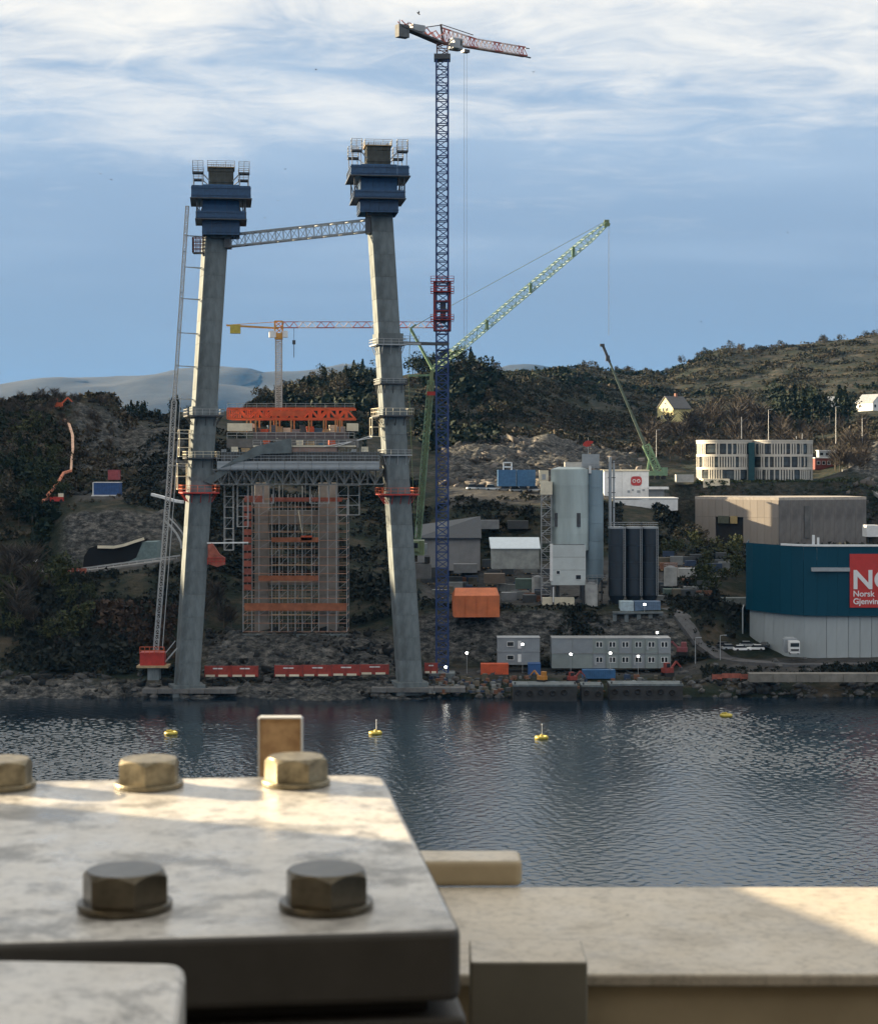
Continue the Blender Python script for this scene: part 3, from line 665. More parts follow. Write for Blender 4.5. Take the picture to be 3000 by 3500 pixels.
# collars with guard rails down the legs
def collar(L, py, label, w=7.4, hgt=1.2, m=STEEL_D, railm=GALV, skirt=None, off=0.0):
    c = legx(L, py); t = thing('leg_platform', label, 'work platform', c, R(15), 'ring platforms on the pylon legs')
    h = w / 2
    for side in range(4):
        a = side * math.pi / 2; ca, sa = math.cos(a), math.sin(a); y = -(h + 2.72) / 2
        obj('deck_board', MB().box((0, 0, 0), (w - 0.02 if side % 2 == 0 else 5.4, h - 2.72, 0.3)).mesh('deck_board', m), t, (-y * sa, y * ca, 0), a)
    g = MB(); g.rail([(-h, -h, .15), (h, -h, .15), (h, h, .15), (-h, h, .15), (-h, -h, .15)], hgt, 0.08, 1.6, 1); g.build('guardrail', railm, t)
    b = MB()
    for sx in (-1, 1):
        for k in (-2, 0, 2):
            b.bar((sx * h * .95, k, -.2), (sx * 2.65, k, -2.2), 0.16); b.bar((k, sx * h * .95, -.2), (k, sx * 2.65, -2.2), 0.16)
    b.build('bracket', m, t)
    if skirt:
        for side in range(4):
            a = side * math.pi / 2; ca, sa = math.cos(a), math.sin(a); y = -2.86
            obj('steel_band', MB().box((0, 0, 0), (5.9, 0.22, skirt)).mesh('steel_band', CONC), t, (-y * sa, y * ca, skirt / 2 + .16), a)
    return t
collar(RL, 1180, 'grey ring platform on the right leg, level with the tie to the crane', 7.2, 1.2, GREY_P, GALV, 2.5)
collar(RL, 1312, 'narrow ring platform on the right leg just above the wooded skyline', 6.4, 1.0, STEEL_D, GALV, 1.0)
collar(RL, 1422, 'ring platform on the right leg level with the orange deck formwork', 8.2, 1.6, STEEL_D, CREAM_P, 1.4)
collar(RL, 1556, 'ring platform on the right leg level with the cross beam', 6.6, 1.1, GREY_P, GALV)
collar(LL, 1422, 'ring platform on the left leg level with the orange deck formwork', 8.4, 1.4, STEEL_D, GALV, 2.0)
collar(LL, 1566, 'ring platform on the left leg level with the cross beam', 7.6, 1.4, STEEL_D, CREAM_P)
collar(LL, 1684, 'orange railed ring platform on the left leg below the cross beam', 8.4, 1.6, RED, ORANGE)
collar(RL, 1690, 'orange railed ring platform on the right leg below the cross beam', 8.4, 1.4, RED, ORANGE)
# timber props and bays on the left leg between the cross beam and deck level
for (x0, x1, y0, y1, nm) in ((612, 650, 1470, 1560, 'scaffold bay on the outer face of the left leg, upper one'), (606, 640, 1585, 1672, 'scaffold bay on the outer face of the left leg, lower one'), (1268, 1302, 1428, 1492, 'pale scaffold bay on the inner face of the right leg')):
    o = at((x0 + x1) / 2, y1, YP - 1.0); t = thing('scaffold_bay', nm, 'scaffold', o, R(15), 'small scaffold bays on the legs')
    w = (x1 - x0) * s / 2; hh = (y1 - y0) * s; b = MB()
    for sx in (-1, 1):
        for sy in (-1, 1): b.bar((sx * w, sy * w, 0), (sx * w, sy * w, hh), 0.16)
    n = int(hh / 2)
    for k in range(n + 1):
        z = hh * k / n
        for q in (-1, 1): b.bar((-w, q * w, z), (w, q * w, z), 0.12); b.bar((q * w, -w, z), (q * w, w, z), 0.12)
    b.build('frame', CREAM_P, t)
    k = MB()
    for j in range(1, n): k.box((0, 0, hh * j / n + 0.08), (w * 1.9, w * 1.9, 0.1))
    k.build('deck_board', TIMBER, t)
# tower crane tie to the right leg
# ------------------------------------------------------------------ cross beam on falsework
o = at(1020, 1605, YP + 1); t = thing('cross_beam_formwork', 'long grey formwork girder of the cross beam slung between the pylon legs', 'formwork', o)
x0, x1 = (748 - 1020) * s, (1300 - 1020) * s
L_ = x1 - x0; nP = 12
pm = MB().box((0, 0, 0), (L_ / nP - 0.06, 0.25, 1.9)); pm.box((0, -0.18, 0.5), (L_ / nP - .06, 0.12, .18)); pm.box((0, -0.18, -0.5), (L_ / nP - .06, 0.12, .18))
pm = pm.mesh('side_panel', GREY_P)
for k in range(nP):
    for y in (-3.6, 3.6): obj('side_panel', pm, t, (x0 + L_ * (k + .5) / nP, y, 1.0), 0 if y < 0 else math.pi)
MB().mm(x0, x1, -3.4, 3.4, 0.1, 0.5).build('soffit_deck', TIMBER, t)
# inclined haunch shutter, left
MB().wall([((760 - 1020) * s, 0.4), ((880 - 1020) * s, 5.4), ((1000 - 1020) * s, 7.3), ((1000 - 1020) * s, 6.7), ((1003 - 1020) * s, 3.8), ((905 - 1020) * s, 3.6), ((830 - 1020) * s, 1.9)], -3.95, -3.3).build('haunch_shutter', mat('slate_form_steel', (0.11, 0.135, 0.145), .6, var=.3, scale=.5), t)
MB().wall([((700 - 1020) * s, -2.6), ((762 - 1020) * s, 0.1), ((800 - 1020) * s, 1.8), ((800 - 1020) * s, 0.1), ((728 - 1020) * s, -3.4)], -3.2, 3.2).build('haunch_shutter', mat('slate_form_steel', (0.11, 0.135, 0.145), .6, var=.3, scale=.5), t)
# upper slab forms and rebar of the beam
MB().mm((905 - 1020) * s, (1155 - 1020) * s, -3.0, 3.0, 4.1, 5.2).build('top_shutter', mat('rosy_form_ply', (0.30, 0.21, 0.18), 0.8, var=0.3, scale=0.5), t)
MB().mm((870 - 1020) * s, (1215 - 1020) * s, -3.2, 3.2, 5.25, 5.6).build('top_deck', CREAM_P, t)
MB().mm((760 - 1020) * s, (1290 - 1020) * s, -2.7, 2.7, 2.0, 4.05).build('beam_concrete', CONC_D, t)
b = MB()
for k in range(54):
    x = x0 + L_ * (k + .5) / 54; z1 = 3.9 + 1.4 * random.random()
    b.bar((x, -3.1, 1.9), (x, -3.1, z1), 0.09)
for z in (2.6, 3.3, 4.0): b.bar((x0, -3.12, z), (x1, -3.12, z), 0.08)
b.build('rebar_cage', mat('rebar_blue_grey', (0.20, 0.23, 0.25), 0.6, 0.3), t)
b = MB(); b.rail([(x0, -3.9, 2.0), (x1, -3.9, 2.0)], 1.2, 0.07, 1.7, 1); b.rail([((870 - 1020) * s, -3.3, 5.6), ((1215 - 1020) * s, -3.3, 5.6)], 1.2, 0.07, 1.7, 1); b.build('guardrail', GALV, t)
b = MB()
for j in range(2):
    b.bar(((1110 + 40 * j - 1020) * s, -3.5, 5.3), ((1275 - 1020) * s, -3.5, 7.4 + j * 0.5), 0.16)
b.build('sloping_rail', WHITE_P, t)
# falsework truss below the beam
o = at(1020, 1655, YP + 1); t = thing('falsework_truss', 'dark falsework lattice girders carrying the cross beam formwork', 'truss', o)
for y in (-3.2, -1.1, 1.1, 3.2):
    b = MB(); x0, x1 = (735 - 1020) * s, (1310 - 1020) * s; hh = 3.3; n = 22
    b.bar((x0, y, 0), (x1, y, 0), 0.26); b.bar((x0, y, hh), (x1, y, hh), 0.3)
    for k in range(n):
        xa, xb = x0 + (x1 - x0) * k / n, x0 + (x1 - x0) * (k + 1) / n
        b.bar((xa, y, 0), (xa, y, hh), 0.14)
        b.bar((xa, y, 0 if k % 2 else hh), (xb, y, hh if k % 2 else 0), 0.17)
    b.build('truss_girder', mat('dull_girder_steel', (0.16, 0.17, 0.175), .5, .2), t)
b = MB()
for k in range(23):
    x = x0 + (x1 - x0) * k / 22; b.bar((x, -3.4, 0.1), (x, 3.4, 0.1), 0.16); b.bar((x, -3.4, 3.45), (x, 3.4, 3.45), 0.16)
b.build('cross_bars', GALV, t)
# shoring towers
def shoring(label, pxs, ytop, ybot, Y, m=GALV, dy=2.0, lift=2.2):
    q = sc(Y); o = at((pxs[0] + pxs[-1]) / 2, ybot, Y); t = thing('shoring_tower', label, 'scaffold', o, 0, 'shoring towers under the cross beam')
    c = (pxs[0] + pxs[-1]) / 2; hh = (ybot - ytop) * q; xs = [(p - c) * q for p in pxs]; n = max(1, int(hh / lift))
    b = MB()
    for x in xs:
        for y in (-dy / 2, dy / 2): b.bar((x, y, 0), (x, y, hh), 0.13)
    b.build('standards', m, t)
    b = MB()
    for k in range(n + 1):
        z = hh * k / n
        for y in (-dy / 2, dy / 2): b.bar((xs[0], y, z), (xs[-1], y, z), 0.09)
        for x in xs: b.bar((x, -dy / 2, z), (x, dy / 2, z), 0.09)
    b.build('ledgers', m, t)
    b = MB()
    for k in range(n):
        for i in range(len(xs) - 1): b.bar((xs[i], -dy / 2, hh * (k + i % 2) / n), (xs[i + 1], -dy / 2, hh * (k + 1 - i % 2) / n), 0.06) if (k + i) % 2 == 0 else None
    b.build('braces', m, t)
shoring('tall thin shoring tower close to the right of the left leg', [768, 798], 1660, 1880, YP + 3)
shoring('shoring tower between the left leg and the scaffolded pier', [812, 848], 1660, 1800, YP + 4)
shoring('shoring tower left of centre under the cross beam', [868, 900, 935], 1660, 1720, YP + 4)
shoring('shoring tower right of centre under the cross beam', [1060, 1092, 1124], 1660, 1720, YP + 4)
shoring('shoring tower between the scaffolded pier and the right leg', [1150, 1190, 1228], 1660, 1760, YP + 5)
# ------------------------------------------------------------------ viaduct pier with scaffold, behind
YV = 446.0; q = sc(YV)
o = at(1010, 2160, YV); t = thing('viaduct_pier', 'pair of raw brownish concrete columns on a slab behind the pylon, wrapped in scaffold', 'bridge pier', o)
X = lambda p: (p - 1010) * q
Zv = lambda p: (2160 - p) * q
MB().mm(X(826), X(1192), -6, 7, -1.5, 0).build('base_slab', CONC, t)
for (a, b2) in ((872, 918), (1090, 1152)):
    n = 8; hh = Zv(1650) / n
    me = MB().box((0, 0, 0), ((b2 - a) * q, 4.2, hh - 0.08), 0, 0.1).mesh('column_lift', CONC_B)
    for k in range(n): obj('column_lift', me, t, (X((a + b2) / 2), 1.0, hh * (k + .5)))
    MB().box((X((a + b2) / 2), 1.0, hh * n / 2), ((b2 - a) * q - .15, 4.0, hh * n - .1)).build('column_core', CONC_D, t)
MB().mm(X(918), X(1090), 0, 2.4, Zv(1790), Zv(1745)).build('cross_wall', CONC_B, t)
MB().mm(X(918), X(1090), 0, 2.4, Zv(2000), Zv(1970)).build('cross_wall', CONC_B, t)
o = at(1010, 2158, YV - 4); t = thing('pier_scaffold', 'tall tube scaffold with orange netting boards around the raw concrete pier', 'scaffold', o)
q2 = sc(YV - 4); X = lambda p: (p - 1010) * q2; Zv = lambda p: (2158 - p) * q2
cols = [832, 862, 886, 930, 955, 985, 1010, 1034, 1066, 1090, 1120, 1150, 1186]
top = 1690
b = MB()
for i, p in enumerate(cols):
    for y in (-1.2, 0.6, 9.5):
        b.bar((X(p), y, 0), (X(p), y, Zv(top + (20 if i in (0, 12) else -30 * (i % 3 == 1)))), 0.11)
RUSTS = mat('rusty_scaffold_tube', (0.46, 0.25, 0.17), .6, .1, var=.4, scale=.4)
b.build('standards', GALV, t)
b = MB(); lv = []
z = 0.0
while z < Zv(top): lv.append(z); z += 2.05
for z in lv:
    for y in (-1.2, 0.6, 9.5): b.bar((X(832), y, z), (X(1186), y, z), 0.11 if y < 0 else 0.08)
    for p in cols[::2]: b.bar((X(p), -1.2, z), (X(p), 9.5, z), 0.08)
b.build('ledgers', RUSTS, t)
b = MB()
for i in range(len(cols) - 1):
    for k in range(len(lv) - 1):
        if (i * 7 + k * 3) % 4 == 0: b.bar((X(cols[i]), -1.2, lv[k]), (X(cols[i + 1]), -1.2, lv[k + 1]), 0.07)
b.build('braces', GALV, t)
for k in range(2, len(lv), 2): MB().mm(X(930), X(1066), -1.1, 0.5, lv[k] + .06, lv[k] + .14).build('deck_board', TIMBER, t)
ON = mat('faded_orange_board', (0.34, 0.12, 0.06), 0.8, var=0.35, scale=0.6)
RN = mat('faded_red_netting', (0.32, 0.095, 0.065), 0.85, var=0.4, scale=0.7)
for (a, b2, y0, y1, m) in ((838, 1186, 2060, 2086, ON), (886, 1090, 1966, 1984, ON), (930, 1090, 1836, 1852, ON), (1030, 1068, 1830, 1846, ORANGE), (838, 905, 1694, 1716, RN), (925, 1170, 1700, 1714, RN)):
    MB().mm(X(a), X(b2), -1.42, -1.30, Zv(y1), Zv(y0)).build('edge_board', m, t)
for k in range(11): MB().mm(X(836), X(862), -1.40, -1.32, Zv(1720) - (k + 1) * 1.95, Zv(1720) - k * 1.95 - .5).build('netting_sheet', RN, t)
# concrete pump hose hanging on the pier
hp = [at(1020, 1745, YV - 6), at(1026, 1780, YV - 6.2), at(1028, 1800, YV - 6.2), at(1034, 1822, YV - 6)]
tag(MB().path(hp, 0.22, n=6).build('concrete_hose', CREAM_P), 'short pale concrete hose hanging before the pier scaffold', 'hose')
# viaduct deck formwork on the piers
YD = 462.0; q = sc(YD); o = at(1000, 1500, YD)
t = thing('deck_formwork', 'orange steel formwork girder over the dark viaduct deck between the legs', 'formwork', o)
X = lambda p: (p - 1000) * q
Zd = lambda p: (1500 - p) * q
MB().mm(X(782), X(1222), -4.5, 7, Zd(1530), Zd(1500)).build('deck_slab', CONC_D, t)
MB().mm(X(870), X(1190), -3.5, 6, Zd(1500) + .02, Zd(1478)).build('deck_cantilever', mat('purple_grey_ply', (0.15, 0.13, 0.14), 0.8), t)
for yy in (-4.2, 0.5, 5.2):
    b = MB(); hh = Zd(1398) - Zd(1432); n = 14; z0 = Zd(1432)
    b.bar((X(784), yy, z0), (X(1214), yy, z0), 0.45); b.bar((X(784), yy, z0 + hh), (X(1214), yy, z0 + hh), 0.5)
    for k in range(n):
        xa, xb = X(784 + 430 * k / n), X(784 + 430 * (k + 1) / n)
        b.bar((xa, yy, z0), (xa, yy, z0 + hh), 0.3); b.bar((xa, yy, z0 + (hh if k % 2 else 0)), (xb, yy, z0 + (0 if k % 2 else hh)), 0.3)
    b.build('girder', ORANGE, t)
MB().mm(X(930), X(1050), -4.55, -4.45, Zd(1424), Zd(1406)).build('girder_panel', ORANGE, t)
b = MB()
for p in (850, 880, 930, 950, 1000, 1060, 1110, 1150, 1165): b.bar((X(p), -4.2, Zd(1478)), (X(p), -4.2, Zd(1430)), 0.35); b.bar((X(p), 5.2, Zd(1478)), (X(p), 5.2, Zd(1430)), 0.35)
b.build('hanger', mat('orange_timber', (0.5, 0.24, 0.10), 0.7), t)
for (a, b2) in ((784, 868), (1188, 1224)): MB().mm(X(a), X(b2), -4.4, 2, Zd(1474), Zd(1448)).build('side_form', CREAM_P, t)
b = MB(); b.rail([(X(784), -4.5, Zd(1500)), (X(1214), -4.5, Zd(1500))], 1.6, 0.1, 2.4, 1); b.rail([(X(784), -4.2, Zd(1398)), (X(1214), -4.2, Zd(1398))], 1.3, 0.08, 2.4, 1); b.build('guardrail', GALV, t)
b = MB().box((X(925), -4.0, Zd(1517)), (3.2, 1, 1.2)); b.bar((X(905), -4, Zd(1520)), (X(955), -4, Zd(1500)), 0.4); b.build('pale_tarpaulin', CREAM_P, t)

# loose forms, props and stacks on the decks
rk_ = random.Random(3)
DKM = [TIMBER, CREAM_P, GREY_P, STEEL_D, ORANGE, mat('blue_form_ply', (.05, .12, .20), .6)]
def deck_stack(o, m, w, d, h, lab):
    t = thing('form_stack', lab, 'formwork stack', o, rk_.uniform(-.3, .3), 'form stacks on the decks between the legs'); n = max(2, int(h / .4))
    for k in range(n): MB().box((rk_.uniform(-.1, .1), 0, h * (k + .5) / n), (w * rk_.uniform(.85, 1), d, h / n - .05)).build('form_panel', m, t)
for k in range(16):
    p = 800 + 26 * k; Y = YD - 2 + (k % 3) * 1.4; q = sc(YD)
    deck_stack(Vector(((p - 1500) / F * Y, Y, at(1000, 1478, YD).z + .05)), DKM[k % 6], 1.6 + .5 * (k % 3), 1.2, .8 + .35 * ((k * 7) % 4), ordn(k + 1) + ' formwork stack from the left on the viaduct deck under the orange girder')
for k in range(14):
    p = 765 + 37 * k; Y = YP - 1.6
    deck_stack(Vector(((p - 1500) / F * Y, Y, at(1020, 1605, YP + 1).z + 2.0 + (3.65 if 880 < p < 1205 else 2.1))), DKM[(k * 5 + 2) % 6], 1.2 + .4 * (k % 3), .9, .6 + .3 * ((k * 5) % 3), ordn(k + 1) + ' formwork stack from the left along the cross beam between the legs')
# ------------------------------------------------------------------ cranes and hoists
YC = 424.0; q = sc(YC)
bz = at(1511, 2300, YC); 
t = thing('tower_crane', 'tall dark blue lattice tower crane with red and white jib beside the right leg', 'tower crane', bz)
Zc = lambda p: (2300 - p) * q
wm_ = 40 * q
secs = 19; ztop = Zc(205); hs = ztop / secs
me = MB().lattice((0, 0, 0.02), (0, 0, hs - 0.02), wm_, wm_, 4, 0.42, 0.19).mesh('mast_section', BLUE_CR)
for k in range(secs): obj('mast_section', me, t, (0, 0, hs * k))
MB().box((0, 0, -0.6), (6, 6, 1.6)).build('base_block', CONC, t)
# climbing cage, red
b = MB(); w = wm_ / 2 + 0.45
z0, z1 = Zc(1130), Zc(965)
for sx in (-1, 1):
    for sy in (-1, 1): b.bar((sx * w, sy * w, z0), (sx * w, sy * w, z1), 0.55)
for k in range(6):
    z = z0 + (z1 - z0) * k / 5
    for sx in (-1, 1): b.bar((-w, sx * w, z), (w, sx * w, z), 0.3); b.bar((sx * w, -w, z), (sx * w, w, z), 0.3)
b.build('climbing_cage', mat('dark_red_crane_paint', (0.20, 0.02, 0.03), 0.5), t)
b = MB()
for z in (Zc(1095), Zc(1000), Zc(965)): b.rail([(-w - .9, -w - .9, z), (w + .9, -w - .9, z), (w + .9, w + .9, z), (-w - .9, w + .9, z), (-w - .9, -w - .9, z)], 1.2, 0.1, 2, 1).box((0, -w - .5, z), (2 * w + 1.8, 0.9, .1)).box((0, w + .5, z), (2 * w + 1.8, .9, .1))
b.build('cage_platform', RED, t)
MB().mm(-0.5, 0.9, -1.0, 1.0, Zc(1105), Zc(1030)).build('climbing_ram', STEEL_D, t)
# slewing head
MB().box((0, 0, ztop + 0.5), (wm_ + 1.1, wm_ + 1.1, 1.2)).build('slewing_ring', STEEL_D, t)
MB().lattice((0, 0, ztop + 1.1), (0, 0, Zc(150)), wm_ * .9, wm_ * .9, 2, 0.3, 0.16).build('slewing_mast', mat('brown_crane_paint', (0.16, 0.07, 0.06), 0.5), t)
ja = R(34); jd = Vector((math.cos(ja), math.sin(ja), 0)); jn = Vector((-math.sin(ja), math.cos(ja), 0)); UPV = Vector((0, 0, 1))
zj = Zc(150)
cabp = jd * 1.8 - jn * 1.9 + Vector((0.6, 0, zj - 0.3))
cab = MB().box(cabp, (2.9, 2.3, 2.6), ja, 0.25).build('cab', GREY_P, t)
MB().box(cabp + jd * 1.45 + Vector((0, 0, .25)), (0.12, 1.9, 1.4), ja).build('cab_window', GLASS_D, cab)
MB().box(cabp - jn * 1.16 + Vector((0.3, 0, .25)), (1.3, 0.1, 1.2), ja).build('cab_window', GLASS_D, cab)
MB().box(Vector((3.2, -2.2, zj - 0.6)), (1.6, 1.4, 1.9), ja).build('switch_box', GREY_P, t)
RW, WW = mat('faded_red_crane_paint', (0.44, 0.13, 0.11), 0.5), mat('pinkish_white_crane_paint', (0.66, 0.55, 0.53), 0.5)
# triangular jib: sections alternately red and white
Lj = 24.6; ns = 10
for k in range(ns):
    t0, t1 = k / ns * Lj, (k + 1) / ns * Lj; b = MB(); hA = 3.5 - 1.3 * min(1, (k) / 4); hB = 3.5 - 1.3 * min(1, (k + 1) / 4); dz = -0.004
    A0, A1 = jd * t0 + UPV * (zj + t0 * dz + 0.3), jd * t1 + UPV * (zj + t1 * dz + 0.3)
    for sgn in (-1, 1): b.bar(A0 + jn * sgn * 0.8, A1 + jn * sgn * 0.8, 0.26)
    b.bar(A0 + UPV * hA, A1 + UPV * hB, 0.30)
    m_ = 2
    for j in range(m_):
        f0, f1, fm = j / m_, (j + 1) / m_, (j + .5) / m_
        Tm = A0.lerp(A1, fm) + UPV * (hA + (hB - hA) * fm)
        for sgn in (-1, 1):
            b.bar(A0.lerp(A1, f0) + jn * sgn * .8, Tm, 0.16); b.bar(A0.lerp(A1, f1) + jn * sgn * .8, Tm, 0.16)
        b.bar(A0.lerp(A1, f0) + jn * .8, A0.lerp(A1, f0) - jn * .8, 0.14)
    b.build('jib_section', RW if k % 3 == 0 else WW, t)
b = MB(); b.bar(jd * Lj + UPV * (zj + 0.2 - Lj * .004), jd * (Lj + 1.6) + UPV * (zj + 0.1 - Lj * .004), 0.3); b.bar(jd * Lj + UPV * (zj + 2.3 - Lj * .004), jd * (Lj + 1.2) + UPV * (zj + 2.3 - Lj * .004), 0.2); b.bar(UPV * (zj + .2), jd * Lj + UPV * (zj + .2 - Lj * .004), 0.34); b.build('jib_rail', STEEL_D, t)
# A-frame head, counter jib
b = MB(); b.bar(jd * 0.3 + UPV * zj, jd * -0.4 + UPV * (zj + 4.6), 0.5); b.bar(jd * -0.4 + UPV * (zj + 4.6), jd * 9 + UPV * (zj + 3.3), 0.16); b.bar(jd * -.4 + UPV * (zj + 4.4), jd * -7.5 + UPV * (zj + 2.6), 0.2)
b.build('head_frame', mat('dark_brown_steel', (0.08, 0.045, 0.045), 0.5), t)
b = MB(); C0, C1 = UPV * zj, jd * -12.0 + UPV * (zj + 2.6)
for k in range(5):
    f0, f1 = k / 5, (k + 1) / 5
    for sg in (-1, 1): b.bar(C0.lerp(C1, f0) + jn * sg * .8 + UPV * 2.4 * (1 - f0 * .5), C0.lerp(C1, f1) + jn * sg * .8, 0.18); b.bar(C0.lerp(C1, f0) + jn * sg * .8, C0.lerp(C1, f1) + jn * sg * .8 + UPV * 2.4 * (1 - f1 * .5), 0.18)
b.build('counter_jib_bracing', RW, t)
b = MB()
for sg in (-1, 1): b.bar(C0 + jn * sg * .9, C1 + jn * sg * .9, 0.45)
b.bar(C0, C1, 1.5, 0.2); b.build('counter_jib', STEEL_D, t)
MB().box(C1 * 0.94 + UPV * -1.0 - UPV * zj * -0.06, (2.9, 1.9, 2.9), ja, 0.1).build('counterweight', mat('counterweight_concrete', (0.13, 0.14, 0.15), .8), t)
MB().box(C1 * 0.6 + UPV * (zj * .4 + 1.1), (3.4, 2.0, 1.5), ja).build('winch', GREY_P, t)
b = MB(); b.rail([C1 * .99 + jn * 1.1, C1 * .4 + jn * 1.1 + UPV * zj * 0.6], 1.2, .08, 1.5, 1) if False else None
b.bar(C1, C1 + UPV * 1.5, 0.2); b.bar(C1 * .8 + UPV * zj * .2, C1 * .8 + UPV * (zj * .2 + 1.8), .2); b.build('rail_post', GREY_P, t)
# hoist rope
rx = (1591 - 1511) * q; rp = jd * (rx / jd.x)
b = MB()
for o_ in (-0.32, 0.32): b.bar((rx + o_, rp.y, zj - 1.0), (rx + o_, rp.y, Zc(1195)), 0.07)
b.build('hoist_rope', GREY_P, t)
MB().box((rx, rp.y, zj - .9), (1.6, 1.4, .7), ja).build('trolley', STEEL_D, t)
# tie to the leg
tb = thing('crane_tie', 'dark steel tie frame bracing the blue crane to the right leg', 'steel frame', at(1425, 1172, YP + 3))
b = MB(); e0, e1 = Vector((-3.6, -1, 0)), Vector((7.4, 4, 0)); b.bar(e0, e1, 0.6); b.bar(e0 + Vector((0, 4, 0)), e1 + Vector((0, 2, 0)), 0.5); b.bar(e0, e1 + Vector((0, 2, 0)), .3); b.build('tie_bar', STEEL_D, tb)
b = MB().rail([(-4, -1.6, .3), (0.5, 0.5, .3)], 1.3, .1, 1.2, 1).box((-1.6, -0.6, -0.25), (4.6, 2, .5), R(24)); b.build('platform', GREY_P, tb)
# ------------------------------------------------------------------ yellow and white crane behind
YR = 610.0; q = sc(YR); o = at(953, 1420, YR); Zr = lambda p: (1420 - p) * q; Xr = lambda p: (p - 953) * q
t = thing('tower_crane', 'slim yellow flat-top tower crane with red and white jib far behind the pylon', 'tower crane', o)
w = 20 * q; ns = 7; hs = Zr(1160) / ns
me = MB().lattice((0, 0, 0), (0, 0, hs), w, w, 5, 0.30, 0.13).mesh('mast_section', mat('pale_crane_steel', (0.45, 0.42, 0.40), 0.5))
for k in range(ns): obj('mast_section', me, t, (0, 0, hs * k))
YO = mat('amber_crane_paint', (0.62, 0.30, 0.05), 0.5)
MB().box((0, 0, Zr(1150)), (2.6, 2.6, 2.0)).build('slewing_ring', YO, t)
MB().box((-2.0, -1, Zr(1143)), (2.4, 2, 2.3), 0, .2).build('cab', WHITE_P, t); MB().box((2.3, -1, Zr(1143)), (1.6, 2, 2.2)).build('switch_box', WHITE_P, t)
MB().lattice((0, 0, Zr(1140)), (0, 0, Zr(1098)), 2.6, 2.2, 2, 0.4, 0.25).build('head_frame', YO, t)
for k in range(9):
    a0, a1 = 958 + 62 * k, 958 + 62 * (k + 1); b = MB(); zb, zt = Zr(1120), Zr(1100); z2 = 0
    for sg in (-1, 1): b.bar((Xr(a0), sg * .8, zb), (Xr(a1), sg * .8, zb), 0.26)
    b.bar((Xr(a0), 0, zt), (Xr(a1), 0, zt), 0.26)
    for j in range(2):
        f0, f1, fm = Xr(a0 + 31 * j), Xr(a0 + 31 * (j + 1)), Xr(a0 + 31 * j + 15.5)
        for sg in (-1, 1): b.bar((f0, sg * .8, zb), (fm, 0, zt), 0.17); b.bar((f1, sg * .8, zb), (fm, 0, zt), 0.17)
    b.build('jib_section', WW if k % 2 else RW, t)
b = MB(); b.bar((0, .8, Zr(1122)), (Xr(775), .8, Zr(1112)), .5); b.bar((0, -.8, Zr(1122)), (Xr(775), -.8, Zr(1112)), .5); b.bar((0, 0, Zr(1100)), (Xr(790), 0, Zr(1110)), .2); b.build('counter_jib', YO, t)
MB().mm(Xr(788), Xr(822), -1.1, 1.1, Zr(1140), Zr(1110)).build('counterweight', YELLOW, t)
b = MB(); b.bar((Xr(1005), 0, Zr(1122)), (Xr(1005), 0, Zr(1165)), .12); b.box((Xr(1005), 0, Zr(1170)), (1.0, 1, 1.4)); b.bar((Xr(1005), 0, Zr(1172)), (Xr(1005), 0, Zr(1222)), .22); b.build('hook_block', STEEL_D, t)
# ------------------------------------------------------------------ green crawler crane
YG_ = 436.0; q = sc(YG_); o = at(1430, 1975, YG_); X = lambda p: (p - 1430) * q; Z = lambda p: (1975 - p) * q
t = thing('crawler_crane', 'lime green crawler crane with raised main boom and long luffing jib', 'crane', o)
b = MB(); b.bar((X(1430), 0, Z(1840)), (X(1476), 4, Z(1262)), 0.9, 1.2); b.build('main_boom', OLIVE, t)
MB().lattice((X(1428), -1.0, Z(1840)), (X(1472), 2.9, Z(1300)), 1.5, 0.5, 26, 0.22, 0.12).build('boom_lattice', GREEN_CR, t)
JP = Vector((X(1480), 4, Z(1262)))
J1 = Vector((X(2072), 26, 0)); J1.z = (H - (765 - HY) / F * (YG_ + 26)) - o.z; J1.x = (2072 - 1500) / F * (YG_ + 26) - o.x
secn = 9
for k in range(secn):
    a, c = JP.lerp(J1, k / secn), JP.lerp(J1, (k + 1) / secn); tp = 1.0 if k < secn - 1 else 0.5
    MB().lattice(a, c, 2.0, 1.85 if k else 1.2, 5, 0.15, 0.075, taper=tp).build('jib_section', GREEN_CR, t)
b = MB(); b.box(J1 + Vector((0, 0, .2)), (1.3, 1.0, 1.6)); b.bar(J1, J1 + Vector((0.9, 0, -.2)), .6); b.build('jib_head', OLIVE, t)
b = MB()
for k in (0.3, 0.55, 0.8): p = JP.lerp(J1, k); b.box(p, (.7, 2.2, 2.3), 0)
b.build('jib_joint', GREEN_CR, t)
b = MB(); K1 = Vector((X(1402), 3, Z(1120))); b.bar(JP, K1, 0.55); b.bar(JP + Vector((0, 1.6, 0)), K1, 0.55); b.bar(K1, K1 + Vector((1.4, 0, 1.0)), 0.4)
K2 = Vector((X(1395), 3, Z(1282))); b.bar(JP + Vector((0, 0, -1.2)), K2, 0.5); b.build('luffing_strut', GREEN_CR, t)
b = MB(); b.bar(K1, Vector((X(1470), 3, Z(1080))), .12); b.bar(Vector((X(1470), 3, Z(1080))), J1 + Vector((0, 0, .8)), 0.10); b.bar(K2, Vector((X(1418), 2, Z(1830))), 0.12); b.bar(K1, K2, .14); b.build('pendant_line', OLIVE, t)
b = MB(); b.bar(J1 + Vector((.45, 0, 0)), J1 + Vector((.45, 0, -(1172 - 768) * q)), 0.06); b.bar(J1 + Vector((.75, 0, 0)), J1 + Vector((.75, 0, -(1172 - 768) * q)), 0.06); b.build('hoist_rope', GREY_P, t)
MB().box((X(1428), 1, Z(1872)), (3.2, 6, 3.6), 0, .2).build('machine_house', OLIVE, t)
